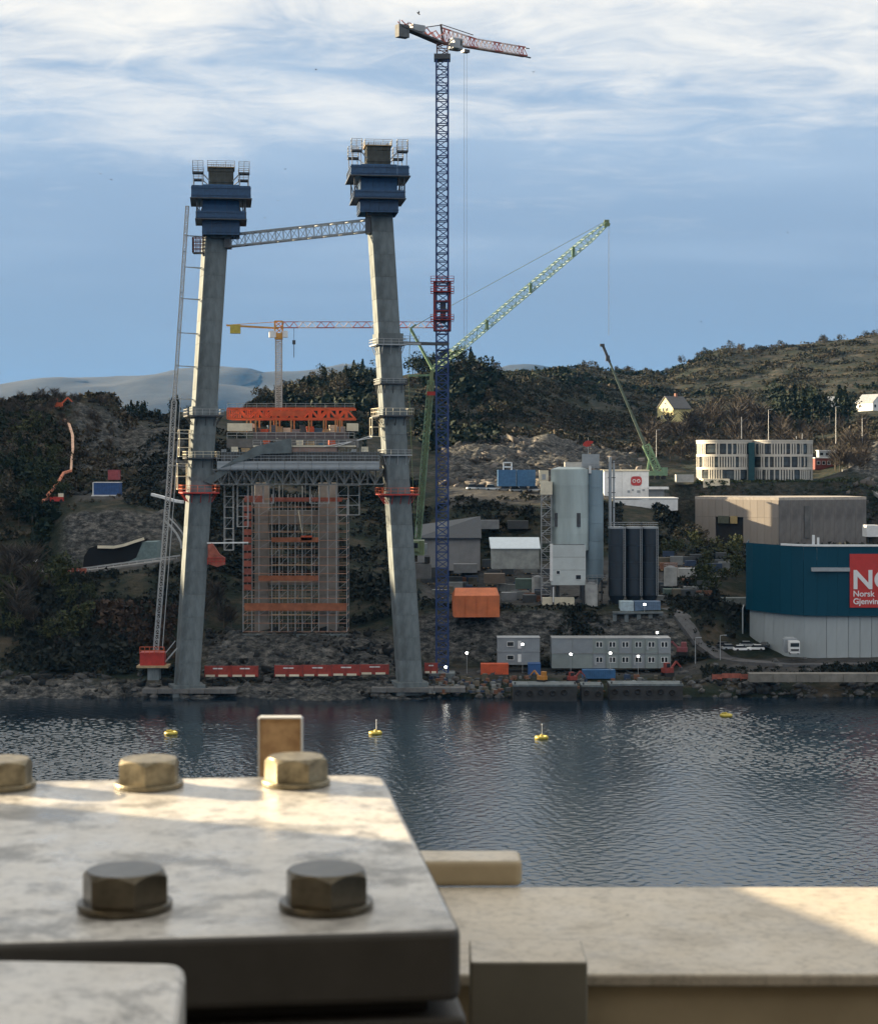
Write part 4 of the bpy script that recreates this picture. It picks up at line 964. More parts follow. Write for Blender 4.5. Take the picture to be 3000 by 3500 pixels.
k = MB().box((X(1420), -2.6, Z(1866)), (1.7, 2.2, 2.4), 0, .2).build('cab', OLIVE, t); MB().box((X(1420), -3.72, Z(1862)), (1.3, .08, 1.2)).build('cab_window', GLASS_D, k)
for sx in (-1, 1): MB().box((X(1428) + sx * 2.3, 1, Z(1912)), (1.3, 8, 1.5), 0, .2).build('crawler_track', RUBBER, t)
MB().box((X(1428), 4.4, Z(1878)), (4.4, 1.6, 2.6)).build('counterweight', GREY_P, t)
MB().box((X(1428), 1, Z(1950)), (6.5, 10, (1975 - 1926) * q)).build('crane_pad', CONC_D, t)
b = MB(); b.box((X(1473), -0.2, Z(1345)), (2.0, 1.4, .9)); b.build('hook_cradle', RED, t)
# ------------------------------------------------------------------ dark telescopic crane on the terrace
YT = 632.0; q = sc(YT); o = at(2232, 1640, YT); X = lambda p: (p - 2232) * q; Z = lambda p: (1640 - p) * q
t = thing('mobile_crane', 'slim dark telescopic crane boom leaning left over the round office', 'mobile crane', o)
b = MB(); b.bar((X(2202), 0, Z(1520)), (X(2160), 0, Z(1420)), 1.0).bar((X(2160), 0, Z(1420)), (X(2105), 0, Z(1290)), 0.8).bar((X(2105), 0, Z(1290)), (X(2080), 0, Z(1232)), 0.7); b.build('boom', mat('grey_green_boom', (0.10, 0.13, 0.10), 0.5), t)
b = MB(); b.bar((X(2083), 0, Z(1238)), (X(2058), 0, Z(1178)), 0.9).box((X(2057), 0, Z(1180)), (1.6, 1, 1.0)).box((X(2076), 0, Z(1225)), (1.4, 1.1, 2.0), 0); b.build('boom_head', STEEL_D, t)
MB().lattice((X(2246), 0, Z(1606)), (X(2206), 0, Z(1522)), 2.2, 1.9, 5, 0.5, 0.28).build('boom_foot', GREEN_CR, t)
b = MB(); b.bar((X(2212), 0, Z(1606)), (X(2222), 0, Z(1545)), .7).bar((X(2195), 0, Z(1522)), (X(2222), 0, Z(1545)), .4); b.build('luffing_ram', GREEN_CR, t)
ch = MB().box((X(2235), 0, Z(1618)), (9, 2.8, 1.6), 0, .15).build('chassis', GREEN_CR, t)
MB().box((X(2268), -.2, Z(1608)), (2.2, 2.6, 2.2), 0, .2).build('cab', GREEN_CR, t)
for k in range(4):
    for sy in (-1, 1): MB().cylx((X(2205) + k * 2.1, sy * 1.3, Z(1632)), .35, .75, 14, 'y').build('wheel', RUBBER, t)
# ------------------------------------------------------------------ hoist mast up the left leg
t = thing('hoist_mast', 'thin grey lattice hoist mast leaning along the left leg, red cabin at its foot', 'hoist', at(532, 2225, YP - 3))
def P(px, py): return at(px, py, YP - 3) - t.location
seq = [(534, 2222), (545, 2080), (557, 1930), (569, 1780), (580, 1640), (588, 1500), (596, 1370), (605, 1250), (613, 1130), (622, 1000), (631, 860), (641, 705)]
for k, (a, c) in enumerate(zip(seq, seq[1:])):
    big = k < 6
    MB().lattice(P(*a), P(*c), 1.05 if big else 0.7, 1.05 if big else 0.7, 8, 0.16 if big else 0.13, 0.10 if big else 0.12).build('mast_section', GALV, t)
b = MB(); b.bar(P(556, 2215), P(600, 1640), 0.16); b.bar(P(600, 1640), P(618, 1350), .14); b.build('cable_guide', GALV, t)
b = MB()
for y in (805, 912, 1020, 1137, 1250, 1362, 1478, 1590):
    a = np.interp(y, [705, 860, 1000, 1130, 1250, 1370, 1500, 1640], [641, 631, 622, 613, 605, 596, 588, 580]); c = legx(LL, y) - t.location
    b.bar(P(a - 4, y), c + Vector((-2.4, -1.5, -0.3)), 0.2); b.bar(P(a, y), c + Vector((-2.4, 1, -0.3)), 0.13)
b.build('wall_tie', GREY_P, t)
cb_ = MB().box(P(524, 2250) , (5.6, 3.2, 3.0), 0, .1).build('cabin', RED, t)
b = MB().rail([P(484, 2232) + Vector((0, -2, 0)), P(566, 2232) + Vector((0, -2, 0))], 1.6, .12, 1.0, 1); b.build('cabin_guardrail', ORANGE, t)
MB().box(P(526, 2276), (7.2, 4.4, 0.5)).build('base_platform', TIMBER, t)
MB().box(P(528, 2300), (2.6, 3, 3.0)).build('base_block', CONC, t)
b = MB(); b.bar(P(566, 2262), P(606, 2215), .3).bar(P(560, 2240), P(600, 2190), .2); b.build('access_ramp', GALV, t)
# service cage high on the left leg
c = legx(LL, 842); t = thing('service_cage', 'small rusty red service cage hung outside the left leg under the formwork', 'cage', c + Vector((-3.6, -1.2, -1.6)))
MB().box((0, 0, 0), (2.4, 2.4, .25)).build('floor', STEEL_D, t)
MB().rail([(-1.2, -1.2, .1), (1.2, -1.2, .1), (1.2, 1.2, .1), (-1.2, 1.2, .1), (-1.2, -1.2, .1)], 3.4, .16, .8, 3).build('cage_bars', mat('rusty_red_steel', (0.20, 0.08, 0.07), 0.6), t)
# ------------------------------------------------------------------ buildings on the far shore
def frame_of(Y, px0, py0):
    q = sc(Y); return q, at(px0, py0, Y), (lambda p: (p - px0) * q), (lambda p: (py0 - p) * q)
def windows(t, m, x, y, z, w, h, frame=None, name='window', ry=0.0):
    o = MB().box((0, 0, 0), (w, 0.10, h)).build(name, m, t, loc=(x, y, z)); o.rotation_euler = (0, 0, ry)
    if frame:
        b = MB()
        for sx in (-1, 1): b.box((sx * (w / 2 + .04), -.06, 0), (.10, .12, h + .2))
        for sz in (-1, 1): b.box((0, -.06, sz * (h / 2 + .05)), (w - .02, .12, .10))
        b.build('frame', frame, o)
    return o
# round office block: two joined drums
OFF_W = mat('white_facade_panel', (0.47, 0.455, 0.42), 0.55, var=0.12, scale=0.3)
q, o, X, Z = frame_of(652, 2570, 1642); o.x += 1.6
t = thing('round_office', 'white round three storey office made of two joined drums with tall dark windows', 'office building', o)
OW = MB().box((0, 0, 0), (1.15, 0.18, 2.75)).mesh('window', mat('office_glass', (0.05, 0.06, 0.065), 0.12, var=.6, scale=.4, rnd=.6)); OP = MB().box((0, 0, 0), (0.5, 0.42, 3.95)).mesh('pilaster', OFF_W)
rnd = random.Random(4)
for (pc, rad, y0, nw) in ((2478, 10.6, 11.0, 34), (2668, 12.2, 12.0, 38)):
    cx = X(pc); fh = Z(1508) / 3
    for f in range(3):
        MB().cyl((cx, y0), fh * f + fh - .85, fh * f + fh + 0.02 if f < 2 else fh * 3, rad + .02, n=72).build('spandrel_band', OFF_W, t)
        MB().cyl((cx, y0), fh * f + 0.02, fh * f + fh - .86, rad - .55, n=64).build('floor_drum', mat('drum_interior', (0.03, 0.033, 0.035), 0.3), t)
        for k in range(nw):
            a = math.pi + math.pi * (k + .5) / nw; c_, s_ = math.cos(a), math.sin(a)
            w_ = obj('window', OW, t, (cx + c_ * (rad - .3), y0 + s_ * (rad - .3), fh * f + fh * .5 - .45), a + math.pi / 2)
            a2 = math.pi + math.pi * k / nw
            if rnd.random() < 0.72: obj('pilaster', OP, t, (cx + math.cos(a2) * (rad - .2), y0 + math.sin(a2) * (rad - .2), fh * f + fh * .5 - .45), a2 + math.pi / 2 + math.pi)
    MB().cyl((cx, y0), fh * 3 + .01, fh * 3 + .5, rad + .15, n=72).build('parapet', OFF_W, t)
b = MB().mm(X(2545), X(2566), 2.2, 6.0, 0, Z(1512)).build('stair_glazing', mat('teal_glass', (0.01, 0.05, 0.055), 0.15), t)
MB().mm(X(2380), X(2470), -5, 6, -3.5, 0.6).build('terrace_wall', CREAM_P, t)
for (p, h) in ((2533, 16), (2740, 4), (2720, 2)): tag(MB().bar(at(p, 1500, 660), at(p, 1500 - h / q * 0.5, 660), 0.22).build('roof_mast', GALV), 'thin pale mast rising from the office roof near photo column %d' % p if False else {2533: 'tall thin mast behind the joint of the round office', 2740: 'short roof mast above the right end of the round office', 2720: 'very short roof mast left of the other one on the right drum'}[p], 'mast')
# yellow house
q, o, X, Z = frame_of(950, 2302, 1458)
t = thing('yellow_house', 'sunlit pale yellow gabled house standing alone on the wooded slope', 'house', o, R(-58)); o.z += 2.0; t.location = o; t.scale = (1.25,) * 3
YH = mat('yellow_clapboard', (0.80, 0.70, 0.34), 0.7, var=0.1, scale=0.5)
w, d, h1, h2 = 10.5, 9.5, 6.2, 11.0
MB().wall([(-w / 2, -2.5), (w / 2, -2.5), (w / 2, h1), (0, h2), (-w / 2, h1)], -d / 2, d / 2).build('wall', YH, t)
rf = MB()
for sx in (-1, 1): rf.wall([(sx * (w / 2 + .5), h1 - .5), (sx * (w / 2 + .5), h1 - .2), (0, h2 + .35), (0, h2 + .02)], -d / 2 - .4, d / 2 + .4)
rf = rf.build('roof', mat('slate_roof', (0.07, 0.07, 0.075), 0.6), t); MB().mm(-.5, .5, 0.5, 1.5, h2 - .4, h2 + 1.6).build('chimney', mat('chimney_brick', (0.25, 0.12, 0.09), 0.8), rf)
for x in (-2.2, 0, 2.2): windows(t, GLASS_D, x, -d / 2 - .03, 2.4, .9, 1.4, WHITE_P)
for x in (-1.3, 1.3): windows(t, GLASS_D, x, -d / 2 - .03, 5.6, .9, 1.3, WHITE_P)
windows(t, GLASS_D, 0, -d / 2 - .03, 8.2, .7, .8, WHITE_P); MB().mm(1.8, 3.0, -d / 2 - .12, -d / 2 - .02, -.5, 1.4).build('door', TIMBER, t)
# white houses at the right edge
def house(px, py, Y, w, d, h1, h2, rz, wallm, roofm, label):
    o = at(px, py, Y); o.z += 2.5; t = thing('hillside_house', label, 'house', o, rz); t.scale = (1.3,) * 3
    MB().wall([(-d / 2, -2), (d / 2, -2), (d / 2, h1), (0, h2), (-d / 2, h1)], -w / 2, w / 2).build('wall', wallm, t)
    b = MB()
    for sx in (-1, 1): b.wall([(sx * (d / 2 + .4), h1 - .4), (sx * (d / 2 + .4), h1 - .1), (0, h2 + .3), (0, h2 + .02)], -w / 2 - .4, w / 2 + .4)
    b.build('roof', roofm, t)
    for k in range(3):
        o2 = windows(t, GLASS_D, 0, 0, 0, 1.2, 1.2, WHITE_P); o2.location = (-d / 2 + d * (k + .5) / 3, -w / 2 - .03, h1 * .5)
        o3 = windows(t, GLASS_D, 0, 0, 0, 1.2, 1.2, WHITE_P, ry=math.pi / 2); o3.location = (d / 2 + .03, -w / 2 + w * (k + .5) / 3, h1 * .5)
    return t
ROOF_G = mat('grey_metal_roof', (0.32, 0.34, 0.36), 0.5)
house(2975, 1418, 980, 9, 8, 3.4, 6.5, R(35), WHITE_P, ROOF_G, 'white hillside house with grey roof at the right edge of the photo')
house(2862, 1412, 1000, 8, 6, 2.8, 5.0, R(70), WHITE_P, ROOF_G, 'small white cabin on the slope left of the white house')
t = thing('red_annex', 'low dark red and white banded building right of the round office', 'building', at(2822, 1596, 690)); q = sc(690)
DRB = mat('dark_red_boards', (0.16, 0.035, 0.032), 0.7)
MB().box((0, 3, 1.2), (76 * q, 6, 4.4)).build('wall', DRB, t); MB().box((0, 3, 3.55), (78 * q, 6.4, .3)).build('white_band', WHITE_P, t); MB().box((.8, 3.4, 5.0), (60 * q, 5, 2.5)).build('upper_wall', GREY_P, t); MB().box((.8, 3.4, 6.4), (64 * q, 5.4, .25)).build('roof', WHITE_P, t)
for k in range(4): windows(t, GLASS_D, -3 + 2 * k, -.05, 1.6, 1.1, 1.2, WHITE_P)
for k in range(3): windows(t, GLASS_D, -1.6 + 2.2 * k, .85, 5.0, 1.2, 1.0)
# beige hall
q, o, X, Z = frame_of(606, 2660, 1872)
HALL = mat('beige_cladding', (0.30, 0.265, 0.235), 0.65, var=0.12, scale=0.3, stretch=(1, 1, .2)); HALLG = mat('grey_brown_concrete_panel', (0.17, 0.16, 0.155), 0.8, var=0.4, scale=0.25, stretch=(1, 1, .5))
t = thing('beige_hall', 'long beige flat roofed industrial hall with open gate and grey panel end', 'industrial hall', o)
zt = Z(1704)
pl = Vector((-25.4, 20)); pr = Vector((32.9, 14)); p0 = Vector((0, 0))
def wallrun(a, b, n, z0, z1, m, name, th=.4, skip=()):
    d = (b - a) / n; ang = math.atan2(d.y, d.x)
    me = MB().box((0, 0, (z1 - z0) / 2), (d.length - .06, th, z1 - z0)).mesh(name, m)
    for k in range(n):
        if k in skip: continue
        c = a + d * (k + .5); obj(name, me, t, (c.x, c.y, z0), ang)
wallrun(pl, p0, 12, Z(1770), zt - .6, HALL, 'wall_panel'); wallrun(pl, p0, 12, -.5, Z(1770) - .05, HALL, 'wall_panel', skip=(3, 4, 5, 6))
wallrun(p0, pr, 8, -.5, zt - .6, HALLG, 'concrete_panel')
roof = [tuple(pl), tuple(p0), tuple(pr), tuple(pr + Vector((-4, 20))), tuple(pl + Vector((5, 12)))]
MB().prism([tuple(Vector(p) * 1.005) for p in roof], zt - .58, zt + .35).build('roof', mat('pale_roof_fascia', (0.42, 0.38, 0.34), 0.6), t)
MB().prism([tuple(Vector(p) * .97 + Vector((.3, .8))) for p in roof], -1, zt - .7).build('hall_core', mat('hall_inside', (0.02, 0.02, 0.022), 0.9), t)
dd = (p0 - pl) / 12
for (k, f) in ((4.1, 1.6), (5.6, 1.0)):
    c = pl + dd * k; MB().box((c.x, c.y - .25, Z(1780)), (dd.length * f, .15, 2.6), math.atan2(dd.y, dd.x)).build('transom_window', mat('lit_transom', (0.45, 0.34, 0.16), 0.3) if f == 1.0 else mat('dark_transom', (0.12, 0.13, 0.10), 0.3), t)  # brighter pane has light shining through put in its colour, other one plain dark
c = p0.lerp(pr, .32); MB().box((c.x, c.y - .5, Z(1785)), (2.2, .3, 11), math.atan2(pr.y, pr.x)).build('drain_stack', CONC_D, t)
# recycling works, blue over grey, rounded corner
BLUEW = mat('deep_petrol_cladding', (0.001, 0.052, 0.090), 0.42, var=0.08, spec=0.25, scale=0.15, stretch=(1, 1, .1)); GREYW = mat('pale_grey_wall_panel', (0.36, 0.40, 0.42), 0.6, var=0.18, scale=0.2, stretch=(1, 1, .3))
YN = 436.0; q = sc(YN)
t = thing('recycling_hall', 'big petrol blue industrial building over pale grey wall panels with a red sign', 'industrial building', at(2790, 2242, YN))
oN = at(2790, 2242, YN)
plan = [(3420, 436), (3300, 436), (3180, 436), (3060, 436), (2940, 436), (2860, 436), (2790, 436.4), (2745, 437.4), (2705, 439.4), (2668, 442.4), (2632, 446), (2600, 449.5), (2573, 452.5), (2550, 456), (2556, 474)]
PL = [Vector(((p - 1500) / F * y - oN.x, y - oN.y)) for p, y in plan]
zb = H - (2106 - HY) * q - oN.z; zt = H - (1866 - HY) * q - oN.z
n_ = len(PL)
back = [PL[-1] + Vector((8, 24)), Vector((PL[0].x, 50))]
MB().prism([tuple(p) for p in reversed(PL)] and [tuple(p) for p in ([*reversed(back)] + PL)][::1], zb + .35, zt - 3.6).build('blue_volume', BLUEW, t)
def inset(ps, k):
    c = Vector((22, 26)); return [tuple(c + (p - c) * k) for p in ps]
for a, b2 in zip(PL, PL[1:]):
    d = b2 - a; n = max(1, round(d.length / 3.2)); ang = math.atan2(-d.y, -d.x)
    for k in range(n):
        c = a + d * ((k + .5) / n); nrm = Vector((d.y, -d.x)).normalized() * -1
        if nrm.y > 0: nrm = -nrm
        c1 = c + nrm * 0.12
        obj('blue_panel', MB().box((0, 0, (zb + zt) / 2), (d.length / n - .012, .14, zt - zb - .1)).mesh('blue_panel', BLUEW), t, (c1.x, c1.y, 0), ang)
        c2 = c - nrm * 1.0
        obj('grey_panel', MB().box((0, 0, (zb + 1 - 4) / 2 - .6), (d.length / n - .10, .3, zb + 4.6)).mesh('grey_panel', GREYW), t, (c2.x, c2.y, 0), ang)
MB().prism(inset([*reversed(back)] + PL, .93), -4, zb + .2).build('grey_core', mat('shadow_gap', (0.06, 0.065, 0.07), 0.9), t)
MB().prism(inset([*reversed(back)] + PL, 1.0), zt - 3.5, zt - 3.3).build('roof', GREY_P, t)
b = MB()
pts = [p for p in PL if p.x > PL[9].x - .1]
for a, b2 in zip(pts, pts[1:]): b.bar((a.x, a.y - .25, zt + .12), (b2.x, b2.y - .25, zt + .12), .5)
b.build('roof_flashing', WHITE_P, t)
b = MB().cyl((0, 0), 0, 5.8, .35, n=12).cyl((1.2, .2), 0, 5.2, .3, n=12).build('roof_vent', WHITE_P, t, loc=((2790 - 2790) * q, 4, zt - 3.3))
MB().bar(((2770 - 2790) * q, -.45, H - (1946 - HY) * q - oN.z), ((2900 - 2790) * q, -.45, H - (1946 - HY) * q - oN.z), 1.0, .9).build('wall_duct', GREY_P, t)
sx0, sx1 = (2901 - 2790) * q, (3120 - 2790) * q; sz0, sz1 = H - (2076 - HY) * q - oN.z, H - (1893 - HY) * q - oN.z
sg = MB().mm(sx0, sx1, -.55, -.25, sz0, sz1).build('red_sign', mat('red_sign_face', (0.50, 0.035, 0.03), 0.5, var=.1), t)
def text(body, size, x, z, y, m, parent, name='sign_lettering', ox=1.0, off=0.0):
    c = bpy.data.curves.new(name, 'FONT'); c.body = body; c.size = size; c.extrude = 0.04; c.offset = off; c.materials.append(m)
    o = bpy.data.objects.new(name, c); COL.objects.link(o); bpy.context.view_layer.update()
    me = bpy.data.meshes.new_from_object(o.evaluated_get(bpy.context.evaluated_depsgraph_get())); bpy.data.objects.remove(o); me.name = name
    o = obj(name, me); o.parent = parent; o.rotation_euler = (R(90), 0, 0); o.location = (x, y, z); o.scale = (ox, 1, 1); return o
LET = mat('white_lettering', (0.78, 0.78, 0.80), 0.5, var=.05)
text('NG', 6.4, sx0 + .55, H - (2011 - HY) * q - oN.z, -.62, LET, sg, 'sign_lettering', 1.05, .16)
text('Norsk', 2.0, sx0 + .75, H - (2038 - HY) * q - oN.z, -.62, LET, sg, 'sign_lettering', 1.0, .03)
text('Gjenvinning', 2.0, sx0 + .75, H - (2064 - HY) * q - oN.z, -.62, LET, sg, 'sign_lettering', 1.0, .03)
# ------------------------------------------------------------------ silos of the concrete works
q, o, X, Z = frame_of(472, 1950, 2062)
SIL = mat('grey_green_silo', (0.40, 0.48, 0.49), 0.5, var=0.22, scale=0.25, stretch=(1, 1, .15)); SILB = mat('grey_blue_silo', (0.24, 0.33, 0.40), 0.45, var=0.18, scale=0.3, stretch=(1, 1, .15))
t = thing('cement_silo', 'fat grey green cement silo towering over the concrete works', 'silo', o)
r = 64 * q
hh = (Z(1604) - Z(1880)) / 5
for k in range(5): MB().cyl((X(1946), 0), Z(1880) + hh * k + .03, Z(1880) + hh * (k + 1) - .03, r, n=40).build('shell_ring', SIL, t)
MB().cyl((X(1946), 0), Z(1880), Z(1604) - .1, r - .06, n=32).build('shell_core', SIL, t)
MB().cyl((X(1946), 0), Z(1604), Z(1596), r, r * .6, n=40).build('roof', SIL, t)
for p in (1898, 1972): MB().box((X(p), -r * (1 - ((p - 1946) / 64) ** 2) ** .5 - .05, Z(1775)), (1.0, .5, 3.6)).build('vent_louvre', STEEL_D, t)
for (px_, py_) in ((-1, -1), (1, -1), (1, 1), (-1, 1)): MB().bar((X(1946) + px_ * 3.2, py_ * 3.2, -1), (X(1946) + px_ * 3.2, py_ * 3.2, Z(1880)), .5).build('leg', STEEL_D, t)
k = MB().mm(X(1990), X(2046), -1, 2.5, Z(1600), Z(1552)).build('filter_house', GREY_P, t); MB().rail([(X(1986), -1.4, Z(1600)), (X(2050), -1.4, Z(1600))], 1.2, .1, 1.3, 1).build('guardrail', GALV, t)
MB().mm(X(2010), X(2018), -1.5, -1.05, Z(1618), Z(1592)).build('white_pipe', WHITE_P, t)
fp = thing('red_flag', 'small red and white windsock flag on a pole above the cement silo', 'flag', at(2010, 1552, 472))
MB().bar((0, .8, 0), (0, .8, 4.4), .10).build('pole', GALV, fp); MB().wall([(-1.2, 3.0), (-.2, 3.6), (1.4, 3.4), (1.2, 2.9), (.3, 2.4), (1.0, 2.2), (-.5, 1.9), (-1.4, 2.3)], .7, .76).build('flag_cloth', RED, fp)
t = thing('blue_grey_silo', 'slimmer blue grey silo joined to the right of the fat cement silo', 'silo', o)
for k in range(6):
    z0, z1 = Z(1972), Z(1606); h6 = (z1 - z0) / 6; MB().cyl((X(2032), .8), z0 + h6 * k + .02, z0 + h6 * (k + 1) - .02, 30 * q, n=28).build('shell_ring', SILB, t)
MB().cyl((X(2032), .8), Z(2005), Z(1972), .8, 30 * q, n=28).build('hopper_cone', SILB, t)
for a_ in (-1, 1): MB().bar((X(2032) + a_ * 1.9, .8, -1), (X(2032) + a_ * 1.9, .8, Z(1975)), .35).build('leg', STEEL_D, t)
MB().rail([(X(2006), -1.6, Z(1980)), (X(2070), -1.6, Z(1980))], 1.2, .12, 1.2, 1).build('guardrail', GALV, t)
t = thing('mixer_house', 'pale grey clad mixer house at the foot of the fat silo', 'industrial building', at(1940, 2062, 464))
q2 = sc(464); X2 = lambda p: (p - 1940) * q2; Z2 = lambda p: (2062 - p) * q2
zs = [2000, 1948, 1904, 1862]
for a_, c_ in zip(zs, zs[1:]): MB().mm(X2(1884), X2(2000), -.6, 3.4, Z2(a_) + .04, Z2(c_) - .04).build('wall_panel', mat('pale_green_cladding', (0.50, 0.55, 0.56), 0.5, var=.12, scale=.4), t)
MB().mm(X2(1886), X2(1998), -.4, 3.3, Z2(2000), Z2(1862)).build('house_core', STEEL_D, t)
MB().mm(X2(1878), X2(1888), -.9, -.62, Z2(1985), Z2(1858)).build('white_corner_duct', WHITE_P, t)
windows(t, GLASS_D, X2(1975), -.66, Z2(1972), 1.3, 1.1, WHITE_P); windows(t, GLASS_D, X2(1906), -.66, Z2(1956), .8, .8, WHITE_P)
for p in (1890, 1994): MB().bar((X2(p), 0, -1), (X2(p), 0, Z2(2000)), .45).build('leg', STEEL_D, t); MB().bar((X2(p), 3, -1), (X2(p), 3, Z2(2000)), .45).build('leg', STEEL_D, t)
MB().bar((X2(1890), -.3, Z2(2058)), (X2(1890), -.3, Z2(2006)), .3).build('white_pipe', WHITE_P, t)
# stair tower left of the silos
t = thing('stair_tower', 'open steel stair tower on the left side of the cement silo', 'stair tower', at(1866, 2062, 470)); q2 = sc(470)
w = 34 * q2; hh = (2062 - 1650) * q2; b = MB()
for sx in (-.5, .5):
    for sy in (-.5, .5): b.bar((sx * w, sy * w, -1), (sx * w, sy * w, hh), .16)
b.build('posts', GALV, t)
n = 14
for k in range(n):
    z = hh * k / n; MB().box((0, 0, z), (w, w, .14)).build('landing', STEEL_D, t); MB().bar((-w / 2 * (-1) ** k, -w * .4, z), (w / 2 * (-1) ** k, -w * .4, z + hh / n), .5, .14).build('stair_flight', GALV, t)
    MB().rail([(-w / 2, -w / 2, z), (w / 2, -w / 2, z)], 1.1, .08, 1.3, 1).build('guardrail', GALV, t)
MB().box((0, -.2, hh - 1.4), (w + .4, w + .4, 3.4)).build('head_house', CREAM_P, t)
# slim pipe right of the silos
t = thing('exhaust_stack', 'thin grey twin pipe stack between the silos and the white logo building', 'chimney', at(2084, 1812, 476)); q2 = sc(476)
MB().cyl((0, 0), 0, (1812 - 1562) * q2, .42, n=12).build('pipe', GREY_P, t); MB().cyl((1.0, 0), 0, (1812 - 1575) * q2, .25, n=10).build('pipe', GREY_P, t)
for k in range(5): MB().box((.4, 0, 2 + k * 4), (2.0, .5, .2)).build('pipe_bracket', STEEL_D, t)
# black silos
BLK = mat('black_silo_paint', (0.018, 0.026, 0.038), 0.4, var=0.2, scale=0.3, stretch=(1, 1, .2))
for i, (p, lab) in enumerate(((2107, 'leftmost of the three black silos, next to the thin stack'), (2164, 'middle one of the three black silos'), (2219, 'rightmost of the three black silos'))):
    q2 = sc(466 + i); t = thing('black_silo', lab, 'silo', at(p, 2050, 466 + i), 0, 'black silos of the concrete works'); r = 29 * q2; Zs = lambda y: (2050 - y) * q2
    for k in range(4):
        z0 = Zs(2034); h4 = (Zs(1806) - z0) / 4; MB().cyl((0, 0), z0 + h4 * k + .02, z0 + h4 * (k + 1) - .02, r, n=28).build('shell_ring', BLK, t)
    MB().cyl((0, 0), Zs(1806), Zs(1800), r + .1, r + .1, n=28).build('rim', GREY_P, t)
    MB().rail([(r * math.cos(a_ * math.pi / 6), r * math.sin(a_ * math.pi / 6), Zs(1800)) for a_ in range(13)], 1.1, .07, 1.2, 1).build('guardrail', GALV, t)
    MB().cyl((0, 0), -2, z0, r * .4, r, n=20).build('hopper_cone', BLK, t)
    b = MB(); x = r * .82; y = -r * .62
    for a_ in (-.22, .22): b.bar((x + a_, y - .3, z0), (x + a_, y - .3, Zs(1800)), .10)
    for k in range(40): b.bar((x - .22, y - .3, z0 + k * .43), (x + .22, y - .3, z0 + k * .43), .05)
    b.build('ladder', GALV, t)
    MB().bar((x, y, z0 + 3), (x, y - .3, z0 + 3), .1).build('ladder_bracket', GALV, t)
# white logo building and boat-shaped white canopy
q, o, X, Z = frame_of(612, 2160, 1706)
t = thing('white_logo_building', 'white building with a red rounded logo on its wall behind the silos', 'industrial building', o)
for k in range(5): MB().mm(X(2064 + 30.4 * k) + .03, X(2064 + 30.4 * (k + 1)) - .03, 0, .4, -2.5, Z(1612)).build('wall_panel', WHITE_P, t)
MB().mm(X(2066), X(2214), .45, 14, -2, Z(1611)).build('building_core', WHITE_P, t); MB().mm(X(2062), X(2218), -.2, 14.2, Z(1611) + .02, Z(1606)).build('roof', CREAM_P, t)
lg = MB()
po = rounded([(X(2155), Z(1660)), (X(2192), Z(1660)), (X(2192), Z(1628)), (X(2155), Z(1628))], 1.2); lg.wall(po, -.14, -.02)
lg = lg.build('logo_panel', mat('logo_red', (0.50, 0.05, 0.06), 0.5), t)
for dx in (-.75, .75): MB().torus((X(2173.5) + dx, -.2, Z(1644)), .48, .14, 16, 5, 'y').build('logo_ring', WHITE_P, lg)
b = MB()
for k, (x, w) in enumerate(((2143, 9), (2158, 7), (2176, 11), (2194, 8))): b.mm(X(x), X(x + w), -.12, -.02, Z(1684 - 6 * (k % 2)), Z(1676 - 4 * (k % 2)))
b.build('small_window', GREY_P, t)
MB().mm(X(2215), X(2270), 1.0, 7, -2.4, Z(1664)).build('side_annex', GREY_P, t); MB().mm(X(2215), X(2282), -2, 3, Z(1672), Z(1664)).build('annex_canopy', WHITE_P, t)
q, o, X, Z = frame_of(590, 2210, 1770)
t = thing('white_canopy_building', 'low white building with a fascia pointed down like a boat hull', 'industrial building', o)
zz_ = [(X(2096), Z(1742)), (X(2096), Z(1708)), (X(2315), Z(1706)), (X(2315), Z(1744)), (X(2262), Z(1749)), (X(2222), Z(1764)), (X(2205), Z(1766)), (X(2160), Z(1752)), (X(2130), Z(1746))]
MB().wall(zz_, -.3, .3).build('fascia', WHITE_P, t); MB().mm(X(2094), X(2317), -.5, 12, Z(1705), Z(1701)).build('roof', WHITE_P, t)
MB().mm(X(2100), X(2310), .5, 11, -1, Z(1710)).build('wall', CONC_D, t)
for k in range(3): MB().mm(X(2110 + 10 * k), X(2116 + 10 * k), -.42, -.32, Z(1734), Z(1720)).build('window', GREY_P, t)
for p in (2100, 2120): MB().bar((X(p), -.2, -2), (X(p), -.2, Z(1742)), .3).build('column', GALV, t)
MB().mm(X(2096), X(2160), -1.2, 1.0, Z(1785), Z(1772)).build('lower_terrace', GREY_P, t)
# warehouses left of the silos
q, o, X, Z = frame_of(520, 1560, 1915)
t = thing('grey_warehouse', 'low grey warehouse with a wide dark pitched roof behind the blue crane', 'warehouse', o)
WALLG = mat('dull_grey_cladding', (0.22, 0.225, 0.235), 0.6, var=.15, scale=.3)
for k in range(6): MB().mm(X(1426) + 3.05 * k + .03, X(1426) + 3.05 * (k + 1) - .03, 0, .3, -3, Z(1842)).build('wall_panel', WALLG, t)
MB().mm(X(1426), X(1640), .3, 20, -3, Z(1842)).build('warehouse_core', WALLG, t)
DR = mat('dark_blue_roof', (0.012, 0.020, 0.032), 0.5)
vs = [(X(1420), -.8, Z(1838)), (X(1645), -.8, Z(1838)), (X(1645), 12, Z(1768)), (X(1420), 12, Z(1800)), (X(1420), 20.5, Z(1838)), (X(1645), 20.5, Z(1838))]
MB().add(vs + [(x, y, z - .4) for x, y, z in vs], [(0, 1, 2, 3), (3, 2, 5, 4), (7, 6, 9, 8), (9, 10, 11, 8), (0, 6, 7, 1), (1, 7, 8, 2), (2, 8, 11, 5), (4, 10, 9, 3), (3, 9, 6, 0), (5, 11, 10, 4)]).build('roof', DR, t)
